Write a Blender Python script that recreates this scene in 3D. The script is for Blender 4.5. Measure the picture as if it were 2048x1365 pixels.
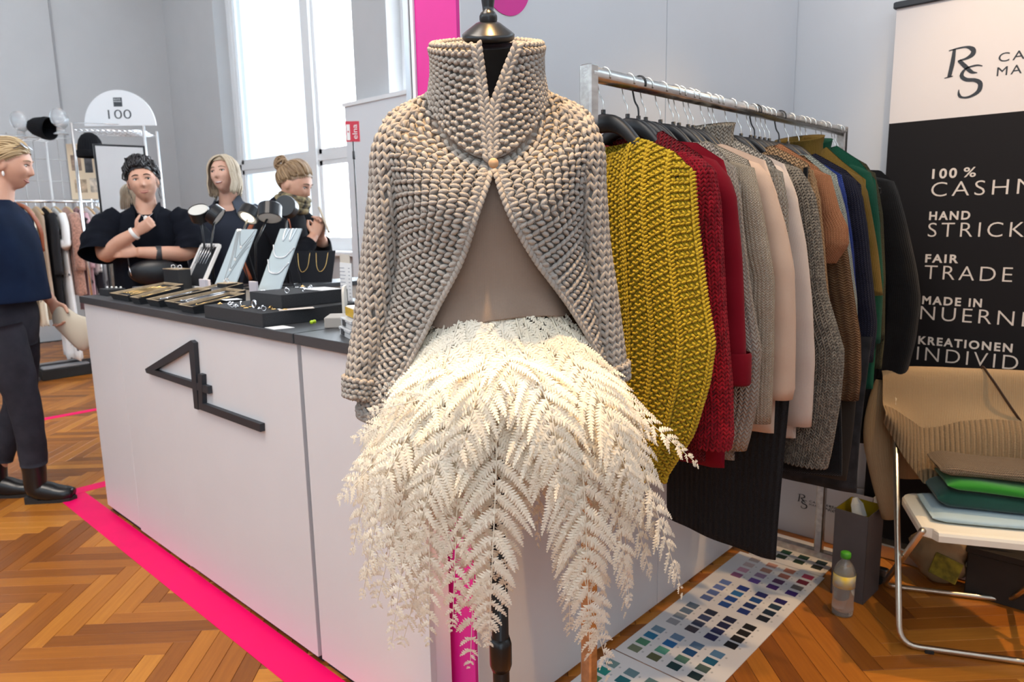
import bpy, bmesh, math, random
import numpy as np
from mathutils import Vector, Matrix

for _o in list(bpy.data.objects):
    bpy.data.objects.remove(_o)
scene = bpy.context.scene
COL = scene.collection
PI = math.pi

# ------------------------------------------------------------------ camera
CAM_H, FPX = 1.35, 1423.0
_yaw, _pit, _rol = math.radians(42.857), math.radians(9.59), math.radians(1.055)
_f = Vector((math.cos(_pit) * math.cos(_yaw), math.cos(_pit) * math.sin(_yaw), -math.sin(_pit)))
_r = Vector((math.sin(_yaw), -math.cos(_yaw), 0))
_d = _f.cross(_r)
_cx = math.cos(_rol) * _r + math.sin(_rol) * _d
_cy = -math.sin(_rol) * _r + math.cos(_rol) * _d
_cam = bpy.data.cameras.new('camera')
_cam.lens = FPX / 2048 * 36
_cam.sensor_width = 36
_cam.clip_start = 0.05
_cam.dof.use_dof = True
_cam.dof.focus_distance = 1.25
_cam.dof.aperture_fstop = 8.0
cam = bpy.data.objects.new('camera', _cam)
COL.objects.link(cam)
cam.matrix_world = Matrix(((_cx.x, -_cy.x, -_f.x, 0), (_cx.y, -_cy.y, -_f.y, 0), (_cx.z, -_cy.z, -_f.z, CAM_H), (0, 0, 0, 1)))
scene.camera = cam

# ------------------------------------------------------------------ sky, lights, exposure
scene.view_settings.view_transform = 'Standard'
scene.view_settings.look = 'None'
scene.view_settings.gamma = 1
scene.view_settings.exposure = 0.85
scene.view_settings.use_curve_mapping = False
scene.cycles.use_denoising = True
scene.cycles.max_bounces = 8
world = bpy.data.worlds.new('sky')
scene.world = world
world.use_nodes = True
_bg = world.node_tree.nodes['Background']
_bg.inputs['Color'].default_value = (0.70, 0.86, 1.0, 1)
_bg.inputs['Strength'].default_value = 1.45


def area(name, loc, target, size, size_y, power, color):
    l = bpy.data.lights.new(name, 'AREA')
    l.shape = 'RECTANGLE'
    l.size, l.size_y, l.energy, l.color = size, size_y, power, color
    o = bpy.data.objects.new(name, l)
    COL.objects.link(o)
    o.location = loc
    o.rotation_euler = (Vector(target) - Vector(loc)).to_track_quat('-Z', 'Y').to_euler()
    return o


def spot(name, loc, target, power, color, angle=50, blend=0.5, radius=0.04):
    l = bpy.data.lights.new(name, 'SPOT')
    l.energy, l.color, l.spot_size, l.spot_blend, l.shadow_soft_size = power, color, math.radians(angle), blend, radius
    o = bpy.data.objects.new(name, l)
    COL.objects.link(o)
    o.location = loc
    o.rotation_euler = (Vector(target) - Vector(loc)).to_track_quat('-Z', 'Y').to_euler()
    return o


# added overhead fill lights, then daylight entering through the tall windows
area('hall_fill_light', (2.2, 7.6, 5.1), (2.2, 7.6, 0), 3.0, 4.0, 16, (1.0, 0.97, 0.93))  # fill added to brighten the far hall, no fitting modelled
area('aisle_fill_light', (-0.9, 1.7, 5.0), (-0.5, 2.0, 0), 1.6, 2.4, 90, (1.0, 0.90, 0.80))  # fill added to brighten the aisle floor and counter front
area('window_daylight', (4.60, 6.37, 2.9), (0, 6.37, 2.9), 0.95, 3.5, 85, (0.86, 0.93, 1.0))
area('window_daylight', (4.60, 3.97, 2.9), (0, 3.97, 2.9), 2.7, 3.5, 190, (0.86, 0.93, 1.0))
# warm track spotlights above the stand
WARM = (1.0, 0.68, 0.34)
spot('spotlight_mannequin', (0.80, 0.60, 3.15), (0.86, 0.80, 0.95), 150, (1.0, 0.60, 0.24), 31, 0.7, 0.03)
spot('spotlight_banner', (1.9, 0.10, 2.95), (3.02, 0.40, 1.7), 28, WARM, 42, 0.8, 0.04)
spot('spotlight_rack', (2.25, 0.15, 3.05), (2.0, 0.80, 1.2), 42, WARM, 48, 0.7, 0.04)
spot('spotlight_chair', (3.0, -0.35, 2.7), (2.40, 0.40, 0.45), 75, (1.0, 0.62, 0.28), 38, 0.4, 0.03)

# ------------------------------------------------------------------ helpers
def new_mat(name):
    m = bpy.data.materials.new(name)
    m.use_nodes = True
    return m, m.node_tree, m.node_tree.nodes['Principled BSDF']


def node(nt, kind, **kw):
    n = nt.nodes.new(kind)
    for k, v in kw.items():
        if hasattr(n, k):
            setattr(n, k, v)
        else:
            n.inputs[k.replace('_', ' ')].default_value = v
    return n


def mth(nt, op, a, b=None):
    n = nt.nodes.new('ShaderNodeMath')
    n.operation = op
    for i, v in enumerate((a, b)):
        if v is None:
            continue
        if isinstance(v, (int, float)):
            n.inputs[i].default_value = v
        else:
            nt.links.new(v, n.inputs[i])
    return n.outputs[0]


MATS = {}


def mat(name, color, rough=0.6, metal=0.0, var=0.0, vscale=20.0, bump=0.0, bscale=200.0, dark=None, stretch=None,
        trans=0.0, spec=0.5, coat=0.0, emit=None, estr=0.0, sheen=0.0, alpha=1.0):
    """plain procedural material: noise colour variation + noise bump"""
    if name in MATS:
        return MATS[name]
    m, nt, b = new_mat(name)
    c = tuple(color) + (1,)
    b.inputs['Base Color'].default_value = c
    b.inputs['Roughness'].default_value = rough
    b.inputs['Metallic'].default_value = metal
    b.inputs['Specular IOR Level'].default_value = spec
    b.inputs['Coat Weight'].default_value = coat
    b.inputs['Transmission Weight'].default_value = trans
    b.inputs['Sheen Weight'].default_value = sheen
    b.inputs['Alpha'].default_value = alpha
    if emit is not None:
        b.inputs['Emission Color'].default_value = tuple(emit) + (1,)
        b.inputs['Emission Strength'].default_value = estr
    tc = nt.nodes.new('ShaderNodeTexCoord')
    co = tc.outputs['Object']
    if stretch:
        mp = nt.nodes.new('ShaderNodeMapping')
        mp.inputs['Scale'].default_value = stretch
        nt.links.new(co, mp.inputs['Vector'])
        co = mp.outputs['Vector']
    if var > 0:
        n = node(nt, 'ShaderNodeTexNoise', Scale=vscale, Detail=5.0)
        nt.links.new(co, n.inputs['Vector'])
        mx = nt.nodes.new('ShaderNodeMix')
        mx.data_type = 'RGBA'
        d = dark if dark else tuple(v * (1 - var) for v in color)
        mx.inputs[6].default_value = tuple(d) + (1,)
        mx.inputs[7].default_value = tuple(min(1, v * (1 + var * 0.5)) for v in color) + (1,)
        cr = nt.nodes.new('ShaderNodeValToRGB')
        cr.color_ramp.elements[0].position = 0.35
        cr.color_ramp.elements[1].position = 0.65
        nt.links.new(n.outputs[0], cr.inputs[0])
        nt.links.new(cr.outputs[0], mx.inputs[0])
        nt.links.new(mx.outputs[2], b.inputs['Base Color'])
    if bump > 0:
        n = node(nt, 'ShaderNodeTexNoise', Scale=bscale, Detail=3.0)
        nt.links.new(co, n.inputs['Vector'])
        bp = node(nt, 'ShaderNodeBump', Strength=bump, Distance=0.002)
        nt.links.new(n.outputs[0], bp.inputs['Height'])
        nt.links.new(bp.outputs[0], b.inputs['Normal'])
    MATS[name] = m
    return m


def knit_mat(name, color, su=0.008, sv=0.006, bump=0.8, c2=None, rib=False, mottle=0.0, mscale=60.0, sheen=0.04, dist=0.003, rough=0.9):
    """fine knitted cloth: V-stitch relief from the UV map (UV is in metres)"""
    if name in MATS:
        return MATS[name]
    m, nt, b = new_mat(name)
    b.inputs['Roughness'].default_value = rough
    b.inputs['Sheen Weight'].default_value = sheen
    b.inputs['Specular IOR Level'].default_value = 0.15
    tc = nt.nodes.new('ShaderNodeTexCoord')
    sp = nt.nodes.new('ShaderNodeSeparateXYZ')
    nt.links.new(tc.outputs['UV'], sp.inputs[0])
    u = mth(nt, 'DIVIDE', sp.outputs[0], su)
    v = mth(nt, 'DIVIDE', sp.outputs[1], sv)
    if rib:
        h = mth(nt, 'SINE', mth(nt, 'MULTIPLY', u, 2 * PI))
    else:
        tri = mth(nt, 'ABSOLUTE', mth(nt, 'SUBTRACT', mth(nt, 'FRACT', u), 0.5))
        s1 = mth(nt, 'SINE', mth(nt, 'MULTIPLY', mth(nt, 'ADD', v, mth(nt, 'MULTIPLY', tri, 1.6)), 2 * PI))
        s2 = mth(nt, 'COSINE', mth(nt, 'MULTIPLY', u, 2 * PI))
        h = mth(nt, 'SUBTRACT', s1, mth(nt, 'MULTIPLY', s2, 0.8))
    nz = node(nt, 'ShaderNodeTexNoise', Scale=400.0, Detail=3.0)
    nt.links.new(tc.outputs['Object'], nz.inputs['Vector'])
    h2 = mth(nt, 'ADD', h, mth(nt, 'MULTIPLY', nz.outputs[0], 1.5))
    bp = node(nt, 'ShaderNodeBump', Strength=bump, Distance=dist)
    nt.links.new(h2, bp.inputs['Height'])
    nt.links.new(bp.outputs[0], b.inputs['Normal'])
    d = c2 if c2 else tuple(x * 0.72 for x in color)
    mx = nt.nodes.new('ShaderNodeMix')
    mx.data_type = 'RGBA'
    mx.inputs[6].default_value = tuple(d) + (1,)
    mx.inputs[7].default_value = tuple(color) + (1,)
    f = mth(nt, 'ADD', mth(nt, 'MULTIPLY', h, 0.22), 0.6)
    if mottle > 0:
        n2 = node(nt, 'ShaderNodeTexNoise', Scale=mscale, Detail=4.0)
        nt.links.new(tc.outputs['Object'], n2.inputs['Vector'])
        f = mth(nt, 'ADD', f, mth(nt, 'MULTIPLY', mth(nt, 'SUBTRACT', n2.outputs[0], 0.5), mottle * 6))
    cl = nt.nodes.new('ShaderNodeClamp')
    nt.links.new(f, cl.inputs[0])
    nt.links.new(cl.outputs[0], mx.inputs[0])
    nt.links.new(mx.outputs[2], b.inputs['Base Color'])
    MATS[name] = m
    return m


def yarn_mat(name, color, c2=None, var_scale=35.0, twist=True):
    """chunky yarn: mottled colour and a fine ply/fibre relief"""
    if name in MATS:
        return MATS[name]
    m, nt, b = new_mat(name)
    b.inputs['Roughness'].default_value = 0.95
    b.inputs['Sheen Weight'].default_value = 0.08
    b.inputs['Specular IOR Level'].default_value = 0.1
    tc = nt.nodes.new('ShaderNodeTexCoord')
    gm = nt.nodes.new('ShaderNodeNewGeometry')
    n = node(nt, 'ShaderNodeTexNoise', Scale=var_scale, Detail=4.0)
    nt.links.new(tc.outputs['Object'], n.inputs['Vector'])
    f = mth(nt, 'ADD', mth(nt, 'MULTIPLY', n.outputs[0], 0.9), mth(nt, 'MULTIPLY', gm.outputs['Random Per Island'], 0.5))
    f = mth(nt, 'SUBTRACT', f, 0.2)
    cl = nt.nodes.new('ShaderNodeClamp')
    nt.links.new(f, cl.inputs[0])
    mx = nt.nodes.new('ShaderNodeMix')
    mx.data_type = 'RGBA'
    mx.inputs[6].default_value = tuple(c2 if c2 else [x * 0.7 for x in color]) + (1,)
    mx.inputs[7].default_value = tuple(color) + (1,)
    nt.links.new(cl.outputs[0], mx.inputs[0])
    nt.links.new(mx.outputs[2], b.inputs['Base Color'])
    n2 = node(nt, 'ShaderNodeTexNoise', Scale=650.0, Detail=3.0)
    nt.links.new(tc.outputs['Object'], n2.inputs['Vector'])
    bp = node(nt, 'ShaderNodeBump', Strength=0.7, Distance=0.0015)
    nt.links.new(n2.outputs[0], bp.inputs['Height'])
    nt.links.new(bp.outputs[0], b.inputs['Normal'])
    MATS[name] = m
    return m


def tag(o, label=None, cat=None, group=None, kind=None):
    if label:
        o['label'] = label
    if cat:
        o['category'] = cat
    if group:
        o['group'] = group
    if kind:
        o['kind'] = kind
    return o


def thing(name, label, cat, loc=(0, 0, 0), rotz=0.0, group=None, rot=None):
    o = bpy.data.objects.new(name, None)
    o.empty_display_size = 0.05
    COL.objects.link(o)
    o.location = loc
    o.rotation_euler = rot if rot else (0, 0, rotz)
    return tag(o, label, cat, group)


def mesh_data(name, verts, faces, material, smooth=False, uv=None):
    me = bpy.data.meshes.new(name)
    if isinstance(verts, np.ndarray):
        verts = verts.tolist()
    if isinstance(faces, np.ndarray):
        faces = faces.tolist()
    me.from_pydata(verts, [], faces)
    if uv is not None:
        lay = me.uv_layers.new(name='UVMap')
        li = np.empty(len(me.loops), dtype=np.int32)
        me.loops.foreach_get('vertex_index', li)
        lay.data.foreach_set('uv', np.asarray(uv, dtype=np.float32)[li].ravel())
    if smooth:
        me.polygons.foreach_set('use_smooth', [True] * len(me.polygons))
    if material:
        me.materials.append(material)
    me.update()
    return me


def mesh_obj(name, verts, faces, material, parent=None, smooth=False, uv=None, local=True):
    """local=False: verts are world coordinates and the parent is an unrotated Empty"""
    if not local and parent is not None:
        off = np.array(parent.location)
        verts = np.asarray(verts, dtype=float) - off
    o = bpy.data.objects.new(name, mesh_data(name, verts, faces, material, smooth, uv))
    COL.objects.link(o)
    if parent is not None:
        o.parent = parent
    return o


class MB:
    """collects shapes; build() links them as one mesh object"""

    def __init__(self):
        self.v, self.f = [], []

    def add(self, vs, fs):
        n = len(self.v)
        self.v += [tuple(map(float, p)) for p in vs]
        self.f += [tuple(int(i) + n for i in f) for f in fs]
        return self

    def box(self, x0, x1, y0, y1, z0, z1, bev=0.0, M=None):
        if bev <= 0:
            vs = [(x, y, z) for z in (z0, z1) for y in (y0, y1) for x in (x0, x1)]
            fs = [(0, 2, 3, 1), (4, 5, 7, 6), (0, 1, 5, 4), (2, 6, 7, 3), (0, 4, 6, 2), (1, 3, 7, 5)]
        else:
            b = bev
            vs, fs = [], []
            # vertical edges and top edges chamfered
            def ring(i, z):
                return [(x0 + i + b, y0 + i, z), (x1 - i - b, y0 + i, z), (x1 - i, y0 + i + b, z), (x1 - i, y1 - i - b, z),
                        (x1 - i - b, y1 - i, z), (x0 + i + b, y1 - i, z), (x0 + i, y1 - i - b, z), (x0 + i, y0 + i + b, z)]
            rr = [ring(b * 0.7, z0), ring(0, z0 + b * 0.7), ring(0, z1 - b * 0.7), ring(b * 0.7, z1)]
            for r in rr:
                vs += r
            for k in range(3):
                for i in range(8):
                    j = (i + 1) % 8
                    fs.append((k * 8 + i, k * 8 + j, k * 8 + 8 + j, k * 8 + 8 + i))
            fs.append(tuple(range(7, -1, -1)))
            fs.append(tuple(range(24, 32)))
        if M is not None:
            vs = [tuple(M @ Vector(p)) for p in vs]
        return self.add(vs, fs)

    def tube(self, path, r, seg=10, cap=True, closed=False):
        vs, fs = tube_geo(path, r, seg, cap, closed)
        return self.add(vs, fs)

    def lathe(self, prof, c=(0, 0, 0), seg=24, M=None, cap=True):
        vs, fs = [], []
        for (r, z) in prof:
            for i in range(seg):
                a = 2 * PI * i / seg
                vs.append((c[0] + r * math.cos(a), c[1] + r * math.sin(a), c[2] + z))
        for k in range(len(prof) - 1):
            for i in range(seg):
                j = (i + 1) % seg
                fs.append((k * seg + i, k * seg + j, (k + 1) * seg + j, (k + 1) * seg + i))
        if cap:
            fs.append(tuple(range(seg - 1, -1, -1)))
            fs.append(tuple(range((len(prof) - 1) * seg, len(prof) * seg)))
        if M is not None:
            vs = [tuple(M @ Vector(p)) for p in vs]
        return self.add(vs, fs)

    def prism(self, poly, fn, d0, d1):
        """poly: 2D outline; fn(a, b, d) -> 3D point"""
        n = len(poly)
        vs = [fn(a, b, d0) for a, b in poly] + [fn(a, b, d1) for a, b in poly]
        fs = [tuple(range(n - 1, -1, -1)), tuple(range(n, 2 * n))]
        fs += [(i, (i + 1) % n, n + (i + 1) % n, n + i) for i in range(n)]
        return self.add(vs, fs)

    def ell(self, c, rx, ry, rz, seg=14, rings=9, M=None):
        vs, fs = ell_geo(c, rx, ry, rz, seg, rings)
        if M is not None:
            vs = [tuple(M @ Vector(p)) for p in vs]
        return self.add(vs, fs)

    def build(self, name, material, parent=None, smooth=False, local=True, bevel=0.0, bseg=2):
        o = mesh_obj(name, self.v, self.f, material, parent, smooth, None, local)
        if bevel > 0:
            b = o.modifiers.new('bevel', 'BEVEL')
            b.width, b.segments, b.limit_method = bevel, bseg, 'ANGLE'
        return o


def unit(v):
    v = np.asarray(v, float)
    return v / (np.linalg.norm(v, axis=-1, keepdims=True) + 1e-12)


def frames(path, up=None):
    P = np.asarray(path, float)
    T = unit(np.gradient(P, axis=0))
    up = np.array(up if up is not None else (0, 0, 1.0))
    if abs(T[0] @ up) > 0.95:
        up = np.array((1.0, 0, 0))
    n = unit(up - T[0] * (up @ T[0]))
    N = [n]
    for t in T[1:]:
        n = unit(n - t * (n @ t))
        N.append(n)
    N = np.array(N)
    return P, T, N, np.cross(T, N)


def tube_geo(path, r, seg=10, cap=True, closed=False, ell=None, up=None):
    """r scalar or list; ell: list of (ra, rb) radii along N and B"""
    P, T, N, B = frames(path, up)
    n = len(P)
    if ell is not None:
        ra = np.array([e[0] for e in ell])
        rb = np.array([e[1] for e in ell])
    else:
        ra = rb = np.ones(n) * np.asarray(r, float)
    a = np.linspace(0, 2 * PI, seg, endpoint=False)
    V = P[:, None, :] + N[:, None, :] * (np.cos(a)[None, :, None] * ra[:, None, None]) + B[:, None, :] * (np.sin(a)[None, :, None] * rb[:, None, None])
    F = []
    m = n if closed else n - 1
    for k in range(m):
        k2 = (k + 1) % n
        for i in range(seg):
            j = (i + 1) % seg
            F.append((k * seg + i, k * seg + j, k2 * seg + j, k2 * seg + i))
    if cap and not closed:
        F.append(tuple(range(seg - 1, -1, -1)))
        F.append(tuple(range((n - 1) * seg, n * seg)))
    return V.reshape(-1, 3), F


def ell_geo(c, rx, ry, rz, seg=14, rings=9):
    vs, fs = [], []
    for k in range(1, rings):
        t = PI * k / rings
        for i in range(seg):
            a = 2 * PI * i / seg
            vs.append((c[0] + rx * math.sin(t) * math.cos(a), c[1] + ry * math.sin(t) * math.sin(a), c[2] + rz * math.cos(t)))
    top = len(vs)
    vs += [(c[0], c[1], c[2] + rz), (c[0], c[1], c[2] - rz)]
    for k in range(rings - 2):
        for i in range(seg):
            j = (i + 1) % seg
            fs.append((k * seg + i, (k + 1) * seg + i, (k + 1) * seg + j, k * seg + j))
    for i in range(seg):
        j = (i + 1) % seg
        fs.append((top, i, j))
        fs.append((top + 1, (rings - 2) * seg + j, (rings - 2) * seg + i))
    return vs, fs


def catmull(pts, n=24):
    P = np.asarray(pts, float)
    m = len(P)
    d = np.r_[0, np.cumsum(np.linalg.norm(np.diff(P, axis=0), axis=1) ** 0.5 + 1e-9)]
    t = np.linspace(0, d[-1], n)
    # cubic hermite with finite-difference tangents
    tang = np.zeros_like(P)
    tang[1:-1] = (P[2:] - P[:-2]) / (d[2:] - d[:-2])[:, None]
    tang[0] = (P[1] - P[0]) / (d[1] - d[0])
    tang[-1] = (P[-1] - P[-2]) / (d[-1] - d[-2])
    k = np.clip(np.searchsorted(d, t, side='right') - 1, 0, m - 2)
    h = (d[k + 1] - d[k])[:, None]
    s = ((t - d[k]) / h[:, 0])[:, None]
    return ((2 * s ** 3 - 3 * s ** 2 + 1) * P[k] + (s ** 3 - 2 * s ** 2 + s) * h * tang[k] + (-2 * s ** 3 + 3 * s ** 2) * P[k + 1] + (s ** 3 - s ** 2) * h * tang[k + 1])


def interp(x, xs, ys):
    return np.interp(x, xs, ys)


def smooth_interp(x, xs, ys):
    """monotone-ish cubic interpolation"""
    xs = np.asarray(xs, float)
    ys = np.asarray(ys, float)
    x = np.clip(np.asarray(x, float), xs[0], xs[-1])
    t = np.zeros_like(ys)
    t[1:-1] = (ys[2:] - ys[:-2]) / (xs[2:] - xs[:-2])
    t[0] = (ys[1] - ys[0]) / (xs[1] - xs[0])
    t[-1] = (ys[-1] - ys[-2]) / (xs[-1] - xs[-2])
    k = np.clip(np.searchsorted(xs, x, side='right') - 1, 0, len(xs) - 2)
    h = xs[k + 1] - xs[k]
    s = (x - xs[k]) / h
    return (2 * s ** 3 - 3 * s ** 2 + 1) * ys[k] + (s ** 3 - 2 * s ** 2 + s) * h * t[k] + (-2 * s ** 3 + 3 * s ** 2) * ys[k + 1] + (s ** 3 - s ** 2) * h * t[k + 1]


def grid_faces(nr, nc, wrap=False):
    i = np.arange(nr - 1)[:, None]
    j = np.arange(nc if wrap else nc - 1)[None, :]
    j2 = (j + 1) % nc
    return np.stack([i * nc + j + 0 * i, i * nc + j2 + 0 * i, (i + 1) * nc + j2, (i + 1) * nc + j], -1).reshape(-1, 4)


def grid_uv(P):
    """UV in metres from a grid of points (nr, nc, 3)"""
    du = np.r_[0, np.cumsum(np.linalg.norm(np.diff(P, axis=1), axis=2).mean(0))]
    dv = np.r_[0, np.cumsum(np.linalg.norm(np.diff(P, axis=0), axis=2).mean(1))]
    nr, nc = P.shape[:2]
    return np.stack([np.tile(du, (nr, 1)), np.tile(dv[:, None], (1, nc))], -1).reshape(-1, 2)


# ---- knitting: little yarn lobes laid on a grid surface
def lobe(seg=6, rings=(-1, -0.55, 0.0, 0.55, 1), rad=(0.25, 0.85, 1.0, 0.85, 0.25)):
    vs, fs = [], []
    for z, r in zip(rings, rad):
        for i in range(seg):
            a = 2 * PI * i / seg
            vs.append((z, r * math.cos(a), r * math.sin(a)))
    n = len(rings)
    for k in range(n - 1):
        for i in range(seg):
            j = (i + 1) % seg
            fs.append((k * seg + i, k * seg + j, (k + 1) * seg + j, (k + 1) * seg + i))
    return np.array(vs), np.array(fs)


LOBE_V, LOBE_F = lobe()
LOBE_S_V, LOBE_S_F = lobe(5, (-1, -0.4, 0.4, 1), (0.3, 1.0, 1.0, 0.3))


def sample(P, r, c):
    nr, nc = P.shape[:2]
    r = np.clip(r, 0, nr - 1.0001)
    c = np.clip(c, 0, nc - 1.0001)
    i, j = r.astype(int), c.astype(int)
    fr, fc = (r - i)[:, None], (c - j)[:, None]
    return P[i, j] * (1 - fr) * (1 - fc) + P[i + 1, j] * fr * (1 - fc) + P[i, j + 1] * (1 - fr) * fc + P[i + 1, j + 1] * fr * fc


def lobes_on(P, u, v, ang, la, wa, lift, cs, rs, flip=1.0, small=False, thick=0.9):
    """lobes at grid coords u (col 0..1), v (row 0..1); angle from the u direction; la,wa in units of cs/rs mean"""
    nr, nc = P.shape[:2]
    r, c = v * (nr - 1), u * (nc - 1)
    p = sample(P, r, c)
    e = 0.25
    du = unit(sample(P, r, c + e) - sample(P, r, c - e))
    dv0 = sample(P, r + e, c) - sample(P, r - e, c)
    n = unit(np.cross(du, dv0)) * flip
    dv = unit(np.cross(n, du)) * (1 if flip > 0 else -1)
    dv = unit(dv * np.sign((dv * dv0).sum(-1, keepdims=True) + 1e-9))
    L = du * np.cos(ang)[:, None] + dv * np.sin(ang)[:, None]
    W = -du * np.sin(ang)[:, None] + dv * np.cos(ang)[:, None]
    lv, lf = (LOBE_S_V, LOBE_S_F) if small else (LOBE_V, LOBE_F)
    la = np.broadcast_to(la, u.shape)[:, None, None]
    wa = np.broadcast_to(wa, u.shape)[:, None, None]
    bow = (1 - lv[:, 0] ** 2)[None, :, None] * 0.45 * wa
    V = (p + n * np.broadcast_to(lift, u.shape)[:, None])[:, None, :] + L[:, None, :] * (lv[None, :, 0:1] * la) + W[:, None, :] * (lv[None, :, 1:2] * wa) + n[:, None, :] * (lv[None, :, 2:3] * wa * thick + bow)
    k = len(u)
    F = (lf[None] + (np.arange(k) * len(lv))[:, None, None]).reshape(-1, 4)
    return V.reshape(-1, 3), F


def arc_rows(G, n=None):
    """resample grid rows at equal mean arc length"""
    n = n or len(G)
    L = np.r_[0, np.cumsum(np.linalg.norm(np.diff(G, axis=0), axis=2).mean(1))]
    s = np.linspace(0, L[-1], n)
    k = np.clip(np.searchsorted(L, s, side='right') - 1, 0, len(G) - 2)
    f = ((s - L[k]) / (L[k + 1] - L[k] + 1e-12))[:, None, None]
    return G[k] * (1 - f) + G[k + 1] * f


def spacing(P):
    w = np.linalg.norm(np.diff(P, axis=1), axis=2).sum(1).mean()
    h = np.linalg.norm(np.diff(P, axis=0), axis=2).sum(0).mean()
    return w, h


def knit(P, cs, rs, pattern='garter', flip=1.0, fat=1.0, small=False, skew=0.0, seed=1, ribs=None):
    """returns verts, faces of yarn lobes covering the grid P. cs/rs: stitch width/height in metres"""
    rng = np.random.default_rng(seed)
    P = arc_rows(P)
    w, h = spacing(P)
    nc, nr = max(3, int(round(w / cs))), max(3, int(round(h / rs)))
    R, Cc = np.meshgrid(np.arange(nr), np.arange(nc), indexing='ij')
    R, Cc = R.ravel().astype(float), Cc.ravel().astype(float)
    V, F, base = [], [], 0

    def put(u, v, a, la, wa, lift):
        nonlocal base
        v = np.asarray(v)
        u = np.asarray(u)
        if skew:
            u = (u + skew * v) % 1.0
        k = (u > 0.002) & (u < 0.998) & (v > 0) & (v < 1)
        if not k.any():
            return
        bc = lambda q: np.broadcast_to(q, u.shape)[k]
        jit = rng.normal(0, 0.08, k.sum())
        vs, fs = lobes_on(P, u[k], v[k], bc(a) + jit, bc(la), bc(wa), bc(lift), cs, rs, flip, small)
        V.append(vs)
        F.append(fs + base)
        base += len(vs)

    j = lambda s: rng.normal(0, s, R.shape)
    if pattern == 'stock':
        for sd, off in ((1, 0.27), (-1, 0.73)):
            put((Cc + off) / nc, (R + 0.5) / nr, PI / 2 - sd * 0.48 + j(0.05), rs * 0.86, cs * 0.235 * fat, cs * 0.08)
    elif pattern == 'garter':
        odd = (R % 2)
        for half in (0, 1):
            put((Cc + 0.25 + 0.5 * half + 0.25 * odd) / nc, (R + 0.5 + (0.12 if half else -0.12)) / nr, (0.50 if half else -0.42) + j(0.12), cs * 0.47, rs * 0.36 * fat, rs * 0.12)
    elif pattern == 'seed':      # columns of leaning bumps, neighbours offset by half a row
        odd = (Cc % 2)
        alt = np.where((R + Cc // 2) % 2 > 0, 0.55, -0.35)
        put((Cc + 0.5) / nc, (R + 0.30 + 0.5 * odd) / nr, alt + j(0.18), cs * 0.66, rs * 0.35 * fat, rs * 0.20)
        put((Cc + 0.02) / nc, (R + 0.55 + 0.5 * odd) / nr, PI / 2 - 0.5 * np.sign(alt), rs * 0.42, cs * 0.17 * fat, -rs * 0.10)
    elif pattern == 'rib':       # every 'ribs'-th column a V chain, bumps between
        ch = (Cc % ribs) == 0
        for sd, off in ((1, 0.25), (-1, 0.75)):
            put((Cc[ch] + off) / nc, (R[ch] + 0.5) / nr, PI / 2 - sd * 0.55, rs * 0.75, cs * 0.27 * fat, cs * 0.22)
        q = ~ch
        od = (R[q] + Cc[q]) % 2
        put((Cc[q] + 0.3 + 0.3 * od) / nc, (R[q] + 0.5) / nr, np.where(od > 0, 0.9, -0.35), cs * 0.55, rs * 0.32 * fat, rs * 0.05 + od * rs * 0.1)
    return np.concatenate(V), np.concatenate(F)


def text_geo(txt, size, extrude=0.0006, spacing_=1.0, sx=1.0, width=None, bold=0.0):
    """outline lettering as mesh in the XY plane"""
    cu = bpy.data.curves.new('tmp', 'FONT')
    cu.body = txt
    cu.size = size
    cu.extrude = extrude
    cu.space_character = spacing_
    cu.offset = bold
    cu.resolution_u = 4
    o = bpy.data.objects.new('tmp', cu)
    COL.objects.link(o)
    bpy.context.view_layer.update()
    dg = bpy.context.evaluated_depsgraph_get()
    me = bpy.data.meshes.new_from_object(o.evaluated_get(dg))
    vs = np.array([v.co[:] for v in me.vertices])
    fs = [tuple(p.vertices) for p in me.polygons]
    bpy.data.objects.remove(o)
    bpy.data.curves.remove(cu)
    bpy.data.meshes.remove(me)
    vs[:, 0] -= vs[:, 0].min()
    if width:
        sx = width / vs[:, 0].max()
    vs[:, 0] *= sx
    return vs, fs

# ------------------------------------------------------------------ structure
WHITE = mat('white_wall_paint', (0.54, 0.54, 0.545), 0.55, var=0.02, vscale=3, bump=0.05, bscale=300)
PANEL = mat('white_panel_laminate', (0.69, 0.68, 0.69), 0.42, var=0.015, vscale=4, bump=0.03, bscale=400)
TRIMW = mat('white_gloss_paint', (0.85, 0.86, 0.87), 0.3)
MAGENTA = mat('magenta_foil', (0.75, 0.016, 0.30), 0.38, var=0.04, vscale=6)
TAPE = mat('magenta_floor_tape', (0.98, 0.002, 0.14), 0.5, var=0.04, vscale=8, bump=0.03, bscale=300, spec=0.2)
DARK = mat('dark_gap', (0.02, 0.018, 0.017), 0.8)
TOPM = mat('charcoal_laminate', (0.055, 0.057, 0.062), 0.38, var=0.25, vscale=500, bump=0.05, bscale=700)
ALU = mat('aluminium', (0.72, 0.72, 0.73), 0.32, 1.0)
STEEL = mat('brushed_steel', (0.62, 0.60, 0.57), 0.26, 1.0, var=0.2, vscale=60, stretch=(0.3, 1, 1), bump=0.08, bscale=200)


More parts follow.
